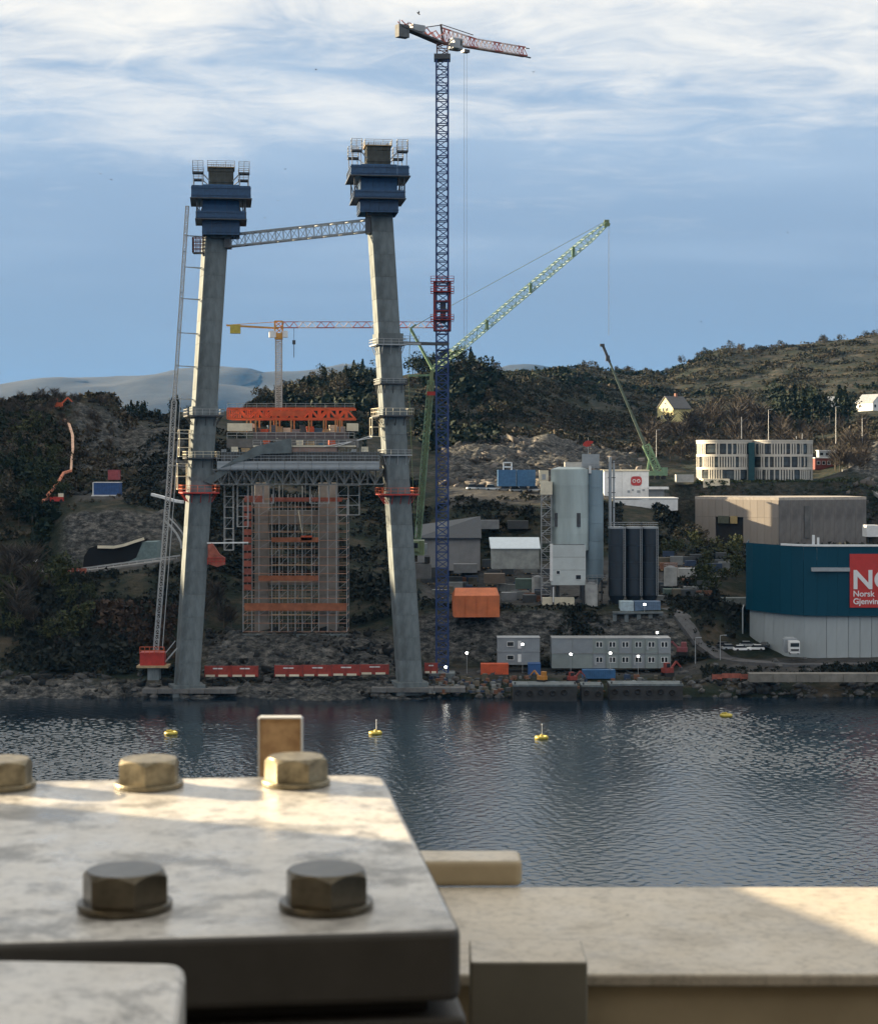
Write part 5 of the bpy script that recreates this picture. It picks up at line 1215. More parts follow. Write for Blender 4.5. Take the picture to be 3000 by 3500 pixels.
q, o, X, Z = frame_of(505, 1760, 1908)
t = thing('white_roof_shed', 'small pale shed with a bright whitish pitched roof left of the silos', 'shed', o)
PR = mat('pale_blue_white_roof', (0.62, 0.70, 0.76), 0.4, var=.06)
MB().mm(X(1680), X(1842), 0, 8, -3, Z(1876)).build('wall', mat('pale_shed_wall', (0.34, 0.36, 0.35), 0.6, var=.3, scale=.4), t)
vs = [(X(1676), -.4, Z(1874)), (X(1846), -.4, Z(1874)), (X(1844), 4, Z(1838)), (X(1672), 4, Z(1838)), (X(1676), 8.4, Z(1874)), (X(1846), 8.4, Z(1874))]
MB().add(vs + [(x, y, z - .2) for x, y, z in vs], [(0, 1, 2, 3), (3, 2, 5, 4), (7, 6, 9, 8), (9, 10, 11, 8), (0, 6, 7, 1), (1, 7, 8, 2), (2, 8, 11, 5), (4, 10, 9, 3), (3, 9, 6, 0), (5, 11, 10, 4)]).build('roof', PR, t)
# orange tent hall
q, o, X, Z = frame_of(446, 1630, 2096)
t = thing('orange_tent', 'orange tarpaulin storage tent on the bank beside the crane', 'tent', o, R(4))
x0, x1 = X(1552), X(1706); zr, ze = Z(2012), Z(2036)
MB().add([(x0, 0, -1), (x1, 0, -1), (x1, 0, ze), (x0, 0, ze), (x0 + .5, 3.4, zr), (x1 - .3, 3.4, zr), (x0, 7, ze), (x1, 7, ze), (x0, 7, -1), (x1, 7, -1)], [(0, 1, 2, 3), (3, 2, 5, 4), (4, 5, 7, 6), (6, 7, 9, 8), (3, 4, 6, 8, 0), (1, 9, 7, 5, 2), (0, 8, 9, 1)]).build('tarpaulin', ORANGE_T, t)
for k in range(5): MB().bar((x0 + (x1 - x0) * k / 4, -.08, -1), (x0 + (x1 - x0) * k / 4, -.08, ze), .14).build('frame_rib', ORANGE_T, t)
# concrete retaining building under the blue cabins
q, o, X, Z = frame_of(450, 2180, 2168)
t = thing('retaining_wall', 'grey concrete retaining wall with three dark bays under the blue cabins', 'wall', o)
MB().mm(X(2098), X(2262), 1.2, 9, -3, Z(2098)).build('wall_body', CONC_D, t)
for p in (2100, 2140, 2182, 2222, 2258): MB().mm(X(p) - .5, X(p) + .5, 0, 1.15, -3, Z(2099)).build('buttress', CONC, t)
MB().mm(X(2094), X(2266), -.4, 9.4, Z(2098) + .03, Z(2092)).build('cap_slab', CONC, t)
# ------------------------------------------------------------------ containers and cabins
def container(px, py, Y, wpx, hpx, depth, m, label, name='container', rz=0.0, ribs=True, group=None, roofm=None, cat='container'):
    q = sc(Y); o = at(px, py, Y); w, h = wpx * q, hpx * q; t = thing(name, label, cat, o, rz, group)
    MB().box((0, depth / 2, h / 2), (w - .1, depth - .1, h - .1)).build('body', m, t)
    b = MB()
    for sx in (-1, 1):
        for y in (.07, depth - .07): b.box((sx * (w / 2 - .07), y, h / 2), (.16, .16, h - .34))
        for z in (.09, h - .09): b.box((sx * (w / 2 - .07), depth / 2, z), (.16, depth, .16))
    for y in (.07, depth - .07):
        for z in (.09, h - .09): b.box((0, y, z), (w - .32, .16, .16))
    b.build('corner_frame', m, t)
    if ribs:
        b = MB(); n = max(3, int(w / .5))
        for k in range(1, n): b.box((-w / 2 + w * k / n, .03, h / 2), (.16, .08, h - .4))
        b.build('corrugation', m, t)
    if roofm: MB().box((0, depth / 2, h + .1), (w + .3, depth + .3, .18)).build('roof', roofm, t)
    return t, w, h
CAB = mat('site_cabin_grey', (0.27, 0.30, 0.33), 0.55, var=.12, scale=.5); CABG = mat('site_cabin_green_grey', (0.25, 0.29, 0.29), 0.55, var=.12, scale=.5)
# left stack: two long cabins
for j, lab in enumerate(('lower grey site cabin of the two stacked beside the orange skip', 'upper grey site cabin with a bright lit sign, stacked on another')):
    t, w, h = container(1772, 2272 - 46 * j, 432, 144, 45, 5, CAB, lab, 'site_cabin', cat='site cabin')
    windows(t, GLASS_D, -2.0, -.05, h * .55, 1.5, 1.0, WHITE_P); windows(t, WHITE_P, 0.2, -.05, h * .5, .8, 1.9, None, 'door')
    MB().box((0, 2.5, h + .06), (w + .2, 5.2, .12)).build('roof', GREY_P, t)
# right group: long cabins at left, end-on cabins with windows at right
for j in range(2):
    for i in range(2):
        t, w, h = container(1920 + 70 * i, 2284 - 52 * j, 432, 69, 50, 6, CAB if j else CABG, ['lower left', 'lower second', 'upper left', 'upper second'][2 * j + i] + ' windowless long grey cabin of the big site office stack', 'site_cabin', group='cabins of the big site office stack', cat='site cabin')
        MB().box((0, 3, h + .05), (w + .06, 6.2, .08)).build('roof', GALV, t)
    for i in range(6):
        if i == 5 and j == 0: pass
        t, w, h = container(2026 - 3 + 44.5 * i + 24, 2284 - 52 * j, 432, 43, 50, 6, CABG if (i + j) % 3 else CAB, ('first', 'second', 'third', 'fourth', 'fifth', 'sixth')[i] + ' end-on windowed cabin from the left, ' + ('upper' if j else 'lower') + ' row of the site office stack', 'site_cabin', ribs=False, group='cabins of the big site office stack', cat='site cabin')
        for x in (-.42, .42): windows(t, GLASS_D, x, .02, h * .58, .62, 1.15, WHITE_P)
        MB().box((0, 3, h + .05), (w + .06, 6.2, .08)).build('roof', GALV, t)
        if (i * 5 + j) % 3 == 0: MB().box((-.9, -.05, h * .35), (.5, .14, 1.0)).build('door', YELLOW if i == 5 else GREY_P, t)
container(1690, 2312, 424, 94, 42, 3, ORANGE, 'orange open site skip on the quay before the grey cabins', ribs=True)
container(1826, 2312, 424, 42, 44, 3, BLUE_P, 'small deep blue container between the grey cabin stacks')
container(2046, 2320, 420, 112, 30, 2.6, NAVY, 'long low navy blue container on the quay edge')
container(1908, 2072, 464, 108, 28, 3, CREAM_P, 'long pale container lying below the mixer house')
container(2142, 2092, 452, 46, 36, 4, mat('pale_blue_cabin', (0.42, 0.52, 0.58), .55), 'pale blue site cabin above the retaining wall, left one', 'site_cabin', cat='site cabin')
container(2212, 2092, 452, 88, 36, 4, mat('slate_blue_cabin', (0.12, 0.19, 0.30), .55), 'slate blue site cabin above the retaining wall, right one', 'site_cabin', cat='site cabin')
for i, (p, lab) in enumerate(((1732, 'left one of two blue containers on the upper terrace'), (1798, 'right one of two blue containers on the upper terrace'))):
    container(p, 1662, 600, 62, 56, 6, mat('container_blue', (0.06, 0.17, 0.34), .5), lab, group='blue containers on the upper terrace')
t, w, h = container(1858, 1652, 596, 30, 44, 4, CREAM_P, 'cream cabin standing right of the blue containers on the terrace', 'site_cabin', cat='site cabin'); windows(t, GREY_P, 0, -.05, h * .5, 1.2, 1.8)
fr_ = thing('small_gantry', 'small white steel gantry frame over the blue terrace containers', 'steel frame', at(1734, 1606, 603)); b = MB(); q = sc(603)
for x in (-14, 14): b.bar((x * q, 0, 0), (x * q, 0, 26 * q), .4)
for z in (10, 25): b.bar((-14 * q, 0, z * q), (14 * q, 0, z * q), .4)
b.build('frame_bars', WHITE_P, fr_)
t, w, h = container(364, 1692, 548, 88, 42, 5, mat('royal_blue_cabin', (0.03, 0.09, 0.26), .5), 'royal blue cabin with a white roof on the ledge above the tunnel', 'site_cabin', roofm=WHITE_P, cat='site cabin'); MB().box((0, -.4, -.15), (w + 1, .5, .4)).build('base_beam', WHITE_P, t); MB().box((-w / 2 - .1, 2.5, h / 2), (.3, 5.1, h)).build('end_panel', WHITE_P, t)
container(388, 1640, 556, 36, 34, 3.4, mat('dull_red_container', (0.30, 0.06, 0.07), .6), 'dull red container standing behind the blue white-roofed cabin')
container(2296, 1882, 560, 98, 40, 6, mat('grey_green_shed', (0.26, 0.31, 0.30), .6), 'low grey green shed right of the black silos', 'shed', cat='shed')
container(2480, 2070, 470, 190, 26, 4, mat('dull_concrete_strip', (0.20, 0.22, 0.21), .8), 'long low grey concrete shelter left of the blue building', 'shelter', ribs=False, cat='shelter')
container(2980, 1835, 590, 40, 40, 6, WHITE_P, 'white container at the right edge of the photo beside the beige hall')
container(2700, 2228, 431, 46, 44, 2.5, GREY_P, 'grey box trailer parked against the grey wall behind the white truck', 'box_trailer', cat='trailer')
# tunnel portal
t = thing('tunnel_portal', 'dark road tunnel mouth with pale curved concrete lip under the rock face', 'tunnel', at(390, 1932, 497)); q = sc(497)
X = lambda p: (p - 390) * q; Z = lambda p: (1932 - p) * q
arc = [(X(288), Z(1936)), (X(292), Z(1900)), (X(310), Z(1872)), (X(345), Z(1862)), (X(400), Z(1866)), (X(445), Z(1855)), (X(490), Z(1843)), (X(470), Z(1905)), (X(410), Z(1934))]
MB().wall(arc, -1.5, 9).build('tunnel_mouth', mat('tunnel_black', (0.006, 0.007, 0.009), .95), t)
b = MB(); ps = [(340, 1868), (395, 1869), (430, 1862), (465, 1850), (497, 1840)]
for a_, c_ in zip(ps, ps[1:]): b.bar((X(a_[0]), -2.2, Z(a_[1])), (X(c_[0]), -2.2, Z(c_[1])), .7, .75)
b.build('portal_lip', CREAM_P, t)
MB().wall([(X(415), Z(1932)), (X(470), Z(1905)), (X(492), Z(1852)), (X(540), Z(1850)), (X(545), Z(1925))], -1.8, 6).build('wing_wall', mat('teal_grey_concrete', (0.14, 0.20, 0.21), .8), t)
# pale flat roof at the far left
t = thing('road_shelter', 'low dark shelter with a thin white flat roof beside the road at far left', 'shelter', at(68, 1960, 480)); q = sc(480)
MB().box((0, 2, (1960 - 1918) * q), (108 * q, 5, .45)).build('roof', WHITE_P, t); MB().box((0, 2.5, 1.3), (100 * q, 4, 3.0)).build('wall', CONC_D, t); windows(t, WHITE_P, -.4, .42, 1.2, .8, 1.6)
# ------------------------------------------------------------------ quay and pontoons
def pontoon(p0, p1, ytop, Y, label, depth=6.0, zbot=-1.0):
    q = sc(Y); o = at((p0 + p1) / 2, ytop, Y); t = thing('quay_pontoon', label, 'pontoon', o, 0, 'pontoons along the quay'); w = (p1 - p0) * q; h = o.z
    MB().box((0, depth / 2, -h / 2 - .45), (w - .2, depth, h + .5)).build('hull', mat('black_pontoon_hull', (0.035, 0.036, 0.038), .8, var=.4, scale=.8), t)
    n = max(1, round(w / 3.5))
    for k in range(n): MB().box((-w / 2 + w * (k + .5) / n, depth / 2, -.2), (w / n - .06, depth + .25, .42)).build('deck_slab', CONC, t)
    for k in range(max(2, int(w / 2.6))):
        x = -w / 2 + 1.2 + k * 2.6
        if x < w / 2: MB().torus((x, -.22, -1.7 - .2 * (k % 2)), .55, .2, 14, 6, 'y').build('tyre_fender', RUBBER, t)
    for x in (-w / 2 + .5, w / 2 - .5): MB().cyl((x, .4), .0, .55, .16, .22, n=10).build('bollard', STEEL_D, t)
    return t
pontoon(1752, 1972, 2340, 403, 'longest concrete pontoon of the quay, left of the gap')
pontoon(1986, 2062, 2342, 404, 'short middle concrete pontoon of the quay')
pontoon(2082, 2334, 2338, 405, 'right concrete pontoon of the quay below the site offices')
t = thing('quay_wall', 'long low pale concrete quay edge at the right under the blue building', 'wall', at(2790, 2326, 411)); q = sc(411)
for k in range(9): MB().box(((2600 + 80 * k - 2790) * q, 1.5, .6), (80 * q - .08, 3.2, 1.9)).build('wall_block', mat('stained_pale_concrete', (0.20, 0.19, 0.17), .85, var=.3, scale=.4), t)
t = thing('pylon_apron', 'low grey concrete apron slabs at the foot of the right pylon leg', 'concrete slab', at(1430, 2352, 411.0))
for k in range(6): MB().box((-9 + 3.6 * k, 1, -.3), (3.5, 5, 1.0)).build('slab', CONC_D, t)
t = thing('pylon_apron', 'grey concrete apron slabs at the foot of the left pylon leg', 'concrete slab', at(650, 2356, 411.0))
for k in range(6): MB().box((-9 + 3.6 * k, 1, -.3), (3.5, 5, 1.0)).build('slab', CONC_D, t)
# red barrier panels between the legs
REDP = mat('worn_red_barrier', (0.30, 0.040, 0.028), .6, var=.35, scale=.6)
labs = ['first red site barrier from the left leg', 'second red site barrier from the left leg, before the gap', 'third red barrier, just right of the gap', 'fourth red barrier between the legs', 'fifth red barrier between the legs', 'sixth red barrier, nearest the right leg', 'short red barrier right of the right leg']
for i, (a_, c_, yt, yb) in enumerate(((700, 791, 2276, 2312), (791.5, 884, 2276, 2312), (938, 1035, 2274, 2311), (1035.5, 1135, 2273, 2310), (1135.5, 1231, 2272, 2308), (1231.5, 1330, 2271, 2304), (1450, 1496, 2266, 2300))):
    Y = 417.0; q = sc(Y); t = thing('site_barrier', labs[i], 'barrier', at((a_ + c_) / 2, yb, Y), 0, 'red barriers between the pylon legs'); w = (c_ - a_) * q; h = (yb - yt) * q
    MB().box((0, 0, h / 2), (w - .1, .5, h)).build('barrier_panel', REDP, t)
    for x in (-w / 2 + .1, 0, w / 2 - .1): MB().box((x, -.32, h / 2), (.16, .14, h + .3)).build('post', REDP, t)
    MB().box((0, -.36, h * .76), (w * .36, .06, .28)).build('white_strip', WHITE_P, t)
    for x in (-w * .28, w * .2): MB().box((x, -.5, .22), (w * .34, .5, .42)).build('foot_block', CREAM_P, t)
# dark red banner by the left leg and red bits
t = thing('access_platform', 'crumpled red access platform hung beside the left leg', 'platform', at(738, 1930, YP - 2)); q = sc(YP)
b = MB().wall([((712 - 738) * q, .2), ((712 - 738) * q, 4.6), ((726 - 738) * q, 5.0), ((752 - 738) * q, 2.4), ((770 - 738) * q, 1.6), ((766 - 738) * q, 0), ((745 - 738) * q, -.5)], -.6, .6).build('red_sheet', RN, t)
MB().rail([(-1.8, -.7, 0), (2.2, -.7, 0)], 1.6, .12, 1, 1).build('guardrail', RED, t); MB().bar((-2, 0, 5), (7.5, 0, 5.1), .3).build('boom', WHITE_P, t)
# floodlights: lit site lamps
LAMP = emit('lit_lamp', (1.0, 0.97, 0.88), 6.0)
for (p, y, Y, h, lab) in ((1595, 2232, 428, 5.0, 'lit floodlight on a pole left of the orange skip'), (1785, 2202, 430, 7.2, 'lit floodlight on the upper grey cabin'), (1950, 2236, 429.5, 5.2, 'lit floodlight before the windowless cabins'), (2085, 2232, 429.5, 5.4, 'lit floodlight on the middle of the site office stack'), (2180, 2243, 429.5, 4.6, 'lit floodlight on the right part of the site office stack'), (2245, 2162, 434, 3.0, 'lit floodlight above the right end of the site offices'), (2202, 2066, 450, 2.0, 'lit floodlight on the slate blue cabin'), (1523, 2280, 424, 2.0, 'lit lamp at the crane foot')):
    o = at(p, y, Y); t = thing('floodlight', lab, 'floodlight', (o.x, o.y, o.z - h), 0, 'lit floodlights on the quay')
    MB().bar((0, .15, 0), (0, .15, h), .10).build('pole', GALV, t); k = MB().box((0, .12, h), (.6, .3, .5)).build('lamp_housing', STEEL_D, t); MB().box((0, -.06, h), (.5, .08, .42)).build('lamp_glass', LAMP, k)

# more sheds, tanks and boxes packed between the silos and the slopes
SHEDM = [mat('weathered_shed_%s' % n_, c_, .65, var=.25, scale=.4) for n_, c_ in (('grey', (.20, .21, .22)), ('pale', (.42, .43, .43)), ('green', (.10, .15, .13)), ('dark', (.05, .055, .06)), ('brown', (.17, .13, .10)))]
for (p, y, Y, w, h, k, lab) in ((1500, 1965, 500, 60, 26, 3, 'dark flat box shed on the plateau right behind the blue crane mast'), (1590, 1950, 505, 80, 22, 0, 'long low grey shed on the plateau before the grey warehouse'), (1690, 1985, 492, 70, 24, 4, 'brownish low shed below the white roofed shed'), (1790, 2005, 486, 56, 26, 2, 'dull green container left of the stair tower'), (1740, 2050, 474, 52, 24, 0, 'grey container right behind the orange tent'), (1810, 2056, 470, 44, 22, 3, 'black box left of the stair tower foot'), (2300, 2040, 476, 60, 26, 2, 'dull green box right of the black silos'), (2372, 2030, 480, 66, 24, 0, 'grey box farther right of the black silos'), (2450, 1995, 492, 70, 24, 3, 'dark box shed in the bushes left of the blue building'), (2350, 1965, 500, 60, 22, 1, 'pale low shed in the bushes below the beige hall'), (2262, 1835, 566, 44, 26, 1, 'small pale shed just right of the black silo tops'), (1660, 1800, 545, 90, 22, 0, 'long grey shed under the terrace left of the silos'), (1770, 1800, 548, 70, 20, 3, 'dark shed under the terrace right beside the stair tower'), (1960, 1605, 640, 60, 26, 1, 'pale shed on the terrace behind the fat silo'), (2340, 1640, 645, 60, 18, 1, 'white low shed on the terrace left of the office'), (1560, 2070, 466, 30, 22, 2, 'small green box left above the orange tent')):
    container(p, y + 8, Y, w, h + 8, 4, SHEDM[k], lab, 'shed', ribs=(k != 1), cat='shed')
for (p, y, Y, r_, h_, lab) in ((2020, 2062, 462, 1.6, 5.0, 'short pale tank standing under the blue grey silo'), (1836, 2030, 480, 1.5, 4.5, 'pale upright tank left of the stair tower'), (2290, 1990, 488, 1.8, 4.0, 'grey upright tank right of the black silos')):
    t = thing('storage_tank', lab, 'tank', at(p, y, Y), 0, 'storage tanks by the silos'); MB().cyl((0, 0), -1, h_, r_, n=20).build('tank_shell', SHEDM[1], t); MB().cyl((0, 0), h_ + .01, h_ + .5, r_ + .05, r_ * .3, n=20).build('tank_roof', SHEDM[0], t); MB().rail([(r_ * math.cos(a_ * 1.05), r_ * math.sin(a_ * 1.05), h_) for a_ in range(7)], 1.0, .07, 1.4, 1).build('guardrail', GALV, t)
# ------------------------------------------------------------------ vehicles, buoys, birds, site clutter
def car(label, o, rz, m, L=4.3, hgt=1.45, group='cars parked below the blue building'):
    t = thing('parked_car', label, 'car', o, rz, group); w = 1.75
    prof = [(-L / 2, .35), (-L / 2, .8), (-L * .42, .92), (L * .22, .9), (L / 2 - .05, .72), (L / 2, .4)]
    MB().wall(prof, -w / 2, w / 2).build('body', m, t)
    MB().wall([(-L * .44, .93), (-L * .34, hgt), (L * .08, hgt), (L * .24, .91)], -w / 2 + .12, w / 2 - .12).build('cabin', GLASS_D, t)
    MB().wall([(-L * .33, hgt + .01), (-L * .32, hgt + .05), (L * .06, hgt + .05), (L * .08, hgt + .01)], -w / 2 + .15, w / 2 - .15).build('roof', m, t)
    for x in (-L * .3, L * .31):
        for y in (-w / 2 + .08, w / 2 - .08): k = MB().cylx((x, y, .33), .11, .33, 12, 'y').build('wheel', RUBBER, t)
    return t
CARW, CARS, CARK = WHITE_P, mat('silver_car_paint', (.45, .47, .49), .3, .4), mat('dark_car_paint', (.03, .033, .04), .3)
for (p, y, Y, rz, m, lab) in ((2495, 2222, 440, .1, CARS, 'silver car, leftmost of the row by the retaining slope'), (2535, 2226, 438, .05, CARW, 'white car in the middle of the parked row'), (2580, 2224, 439, 3.1, CARW, 'white car at the right end of the parked row'), (2612, 2214, 446, 1.2, CARK, 'dark car beside the grey wall panels'), (2556, 2212, 446, 0, CARS, 'silver car behind the two white ones'), (2476, 2214, 445, .4, CARK, 'dark car behind the leftmost silver one')):
    o = at(p, y, Y); car(lab, o, rz, m)
# vehicles on the upper terrace
for i, (p, y, Y, rz, m, lab) in enumerate(((1618, 1674, 612, .2, CARW, 'white vehicle at the left end of the terrace row'), (1648, 1676, 611, 0, CARS, 'silver vehicle on the terrace, second from the left'), (1682, 1678, 610, .1, CARW, 'white vehicle on the terrace below the left blue container'), (1722, 1684, 607, 3.0, CARS, 'silver vehicle on the terrace under the blue containers'), (1765, 1690, 604, 0, CARW, 'white vehicle on the terrace right of centre'), (1790, 1684, 606, .3, CREAM_P, 'cream vehicle on the terrace near the cabin'), (1828, 1680, 605, .1, CARW, 'white vehicle at the right end of the terrace row'))):
    o = at(p, y + 4, Y); t = car(lab, o, rz, m, 4.8, 2.0, 'vehicles on the upper terrace')
    t.location.z = gz(o.x, o.y) + .1 if abs(gz(o.x, o.y) - o.z) < 3 else o.z
# white truck
t = thing('white_truck', 'white lorry with a square cab parked by the grey wall of the blue building', 'truck', at(2715, 2238, 428), 0); q = sc(428)
MB().box((0, 1.2, 1.9), (2.5, 2.2, 2.6), 0, .15).build('cab', WHITE_P, t); MB().box((0, .08, 2.35), (2.1, .08, .9)).build('windscreen', GLASS_D, t)
MB().box((0, .06, 1.1), (2.0, .1, .55)).build('grille', STEEL_D, t); MB().box((0, .04, .55), (2.4, .2, .4)).build('bumper', WHITE_P, t)
for x in (-.95, .95): MB().box((x, .02, .85), (.35, .1, .25)).build('headlight', GALV, t); MB().cylx((x, 1.0, .5), .18, .5, 12).build('wheel', RUBBER, t); MB().cylx((x, 5.5, .5), .25, .5, 12).build('wheel', RUBBER, t)
MB().box((0, 5.0, 1.0), (2.2, 5.2, .4)).build('chassis', STEEL_D, t); MB().box((-.2, 5.2, 2.4), (2.4, 4.6, 2.4)).build('load_body', GREY_P, t)
# buoys
def buoy(p, y, label, mast, rz=0.0, sc_=1.0):
    Y = H * F / (y + 6 - HY); t = thing('yellow_buoy', label, 'buoy', (((p - 1500) / F * Y), Y, 0), rz, 'yellow marker buoys')
    MB().torus((0, 0, .22), 1.05 * sc_, .32, 20, 8).build('float_ring', YELLOW, t); MB().cyl((0, 0), -.1, .32, .95 * sc_, n=16).build('float_deck', YELLOW, t)
    MB().cyl((0, 0), .3, .85, .38, .2, n=10).build('lamp_base', YELLOW, t)
    if mast:
        k = MB().bar((.2, 0, .8), (.2, 0, 2.6), .09).build('mast', WHITE_P, t); MB().ball((.2, 0, 2.7), .14).build('lamp', WHITE_P, k)
    else: MB().box((-.6, 0, .6), (.6, .5, .4)).build('marker_box', YELLOW, t)
buoy(585, 2503, 'yellow buoy without a mast, behind the middle brass bolt', False)
buoy(1283, 2502, 'yellow masted buoy right of the rusty tab', True, .4)
buoy(1850, 2518, 'yellow masted buoy lowest in the picture, right of centre', True, 1.1)
buoy(2480, 2442, 'yellow buoy farthest to the right, near the quay', False, .2)
# birds
def bird(p, y, Y, sp, bank, label, grp='gulls in the sky'):
    t = thing('flying_bird', label, 'bird', at(p, y, Y), bank, grp); m = mat('dark_gull', (.10, .10, .11), .8)
    b = MB().ball((0, 0, 0), (sp * .28, sp * .09, sp * .09), 8, 5).build('body', m, t)
    for sg in (-1, 1):
        MB().add([(sp * .10, sg * sp * .05, .02 * sp), (-sp * .10, sg * sp * .05, .02 * sp), (-.08 * sp, sg * sp * .32, .16 * sp), (.10 * sp, sg * sp * .30, .17 * sp), (-.10 * sp, sg * sp * .62, .10 * sp)] + [(sp * .10, sg * sp * .05, .0), (-sp * .10, sg * sp * .05, 0), (-.08 * sp, sg * sp * .32, .14 * sp), (.10 * sp, sg * sp * .30, .15 * sp), (-.10 * sp, sg * sp * .62, .09 * sp)], [(0, 1, 2, 3), (3, 2, 4), (5, 8, 7, 6), (8, 9, 7), (0, 3, 8, 5), (1, 6, 7, 2), (3, 4, 9, 8), (2, 7, 9, 4)]).build('wing', m, t)
bird(1430, 46, 330, 1.5, .9, 'large dark gull gliding just above the crane counter jib'); bpy.data.objects['flying_bird'].rotation_euler = (.9, .5, .7)
for i, (p, y, lab) in enumerate(((1080, 238, 'small gull high in the clouds between pylon and crane'), (1822, 246, 'small gull below the tip of the crane jib'), (140, 612, 'tiny gull at the far left of the sky'), (345, 594, 'tiny gull, higher of a pair left of the left leg'), (381, 614, 'tiny gull, lower of a pair left of the left leg'), (975, 578, 'tiny gull between the two formworks'), (951, 686, 'tiny gull midway between the legs above the strut'), (2690, 795, 'tiny gull over the right part of the sky'), (2395, 1100, 'tiny gull above the hill on the right'), (1258, 1198, 'tiny gull low beside the right leg'), (412, 792, 'tiny gull left of the hoist mast top'), (905, 745, 'tiny gull right above the lattice strut'))):
    bird(p, y, 360 + 7 * i, .75, i * .8, lab)
# orange netting rope and lit net on the left hill
NET = mat('orange_rope_net', (0.62, 0.22, 0.12), .8, var=.3, scale=.5); NETP = mat('pale_orange_net', (0.70, 0.45, 0.32), .8, var=.3, scale=.5)
def draped(pts, Y0, lift): return [at(p, y, Yv) + Vector((0, 0, lift)) for p, y, Yv in pts]
pts = draped([(185, 1400, 640), (178, 1425, 636), (182, 1440, 634), (225, 1445, 630), (240, 1462, 624), (252, 1500, 612), (253, 1545, 600), (249, 1590, 588), (247, 1632, 574), (222, 1640, 566), (205, 1670, 556), (188, 1692, 548), (165, 1720, 540), (148, 1742, 535)], 0, .6)
def snap(v): v.z = max(v.z, gz(v.x, v.y) + .8); return v
t = thing('orange_safety_net', 'long orange safety net winding down the left hillside', 'safety net', (0, 0, 0))
for k, (a_, c_) in enumerate(zip(pts, pts[1:])): MB().bar(a_ + Vector((0, -1.5, 1.6 if k > 6 else .3)), c_ + Vector((0, -1.5, 1.6 if k > 5 else .3)), (.9 if 2 <= k <= 5 else .7)).build('net_strip', NETP if 3 <= k <= 7 else NET, t)
t = thing('orange_excavator', 'small bright orange digger at the top of the left hill', 'excavator', at(200, 1402, 640), .3)
MB().box((0, 0, 1.9), (3.2, 2.2, 1.6), 0, .3).build('body', ORANGE, t); k = MB().box((-.9, -.3, 3.3), (1.4, 1.5, 1.5), 0, .2).build('cab', ORANGE, t); MB().box((-.9, -1.07, 3.4), (1.1, .06, 1.0)).build('cab_window', GLASS_D, k)
for y in (-.9, .9): MB().box((0, y, .55), (3.6, .6, 1.0), 0, .2).build('track', RUBBER, t)
MB().bar((1.2, 0, 2.4), (3.4, 0, 4.6), .5).bar((3.4, 0, 4.6), (5.0, 0, 3.0), .4).build('boom', ORANGE, t); MB().box((5.0, 0, 2.6), (.8, 1.1, .9), 0, .1).build('bucket', STEEL_D, t)
t = thing('red_plant', 'small red lifting machine lying by the lower end of the orange net', 'machine', at(195, 1716, 538), .2)
MB().box((0, 0, .9), (4.0, 2, 1.3), 0, .2).build('body', RED, t); MB().box((1.2, 0, 2.0), (1.6, 1.7, 1.2), 0, .2).build('cab', CREAM_P, t); MB().bar((-2, 0, 1.2), (-6.5, 0, -1.0), .5).build('boom', RN, t)
for x in (-1.2, 1.3):
    for y in (-.9, .9): MB().cylx((x, y, .4), .2, .5, 10, 'y').build('wheel', RUBBER, t)
def digger(label, p, y, Y, m, rz=0.0, k_=1.0):
    t = thing('small_excavator', label, 'excavator', at(p, y, Y), rz, 'small excavators on the quay'); t.scale = (k_,) * 3
    MB().box((0, 0, 1.5), (2.6, 2.0, 1.1), 0, .25).build('body', m, t); c = MB().box((-.4, -.3, 2.6), (1.3, 1.3, 1.3), 0, .15).build('cab', m, t); MB().box((-.4, -.97, 2.65), (1.0, .06, .9)).build('cab_window', GLASS_D, c)
    for yy in (-.8, .8): MB().box((0, yy, .45), (2.9, .55, .85), 0, .2).build('track', RUBBER, t)
    MB().bar((1.0, 0, 1.8), (2.5, 0, 3.4), .4).bar((2.5, 0, 3.4), (3.8, 0, 2.0), .32).build('boom', m, t); MB().box((3.8, 0, 1.5), (.6, .9, .8), 0, .1).build('bucket', STEEL_D, t)
digger('red and orange excavator standing by the navy container on the quay', 1955, 2335, 411, mat('dull_red_machine', (.24, .04, .03), .6), .3, .8)
digger('small amber excavator on the long pontoon', 1852, 2334, 409, mat('amber_machine', (.45, .20, .04), .5), 2.6, .8)
digger('red excavator at the right end of the site offices', 2280, 2312, 419, mat('dull_red_machine', (.24, .04, .03), .6), .5, 1.0)
digger('dull red machine beyond the right end of the cabins, on the slope', 2330, 2240, 440, mat('dull_pink_machine', (.24, .07, .08), .6), 2.9, 1.0)
# road barrier pieces and red fence at the right shore
t = thing('red_site_fence', 'low faded red site fence on the bare bank at the right', 'fence', at(2560, 2322, 413)); q = sc(413)
for k in range(7): MB().box((-7.5 + k * 2.2, .2 * (k % 2), .6 + .25 * math.sin(k)), (2.05, .12, 1.1), .08 * math.sin(k * 2)).build('fence_panel', RN, t)
for k in range(8): MB().box((-8.6 + k * 2.2, .15, .5), (.12, .12, 1.6)).build('post', RN, t)
t = thing('red_road_barrier', 'small red road barrier by the roadside under the tunnel', 'barrier', at(256, 1962, 478)); 
for k in range(3): MB().box((-2.2 + 2.2 * k, 0, .8), (2.0, .4, 1.5)).build('barrier_block', RN, t)
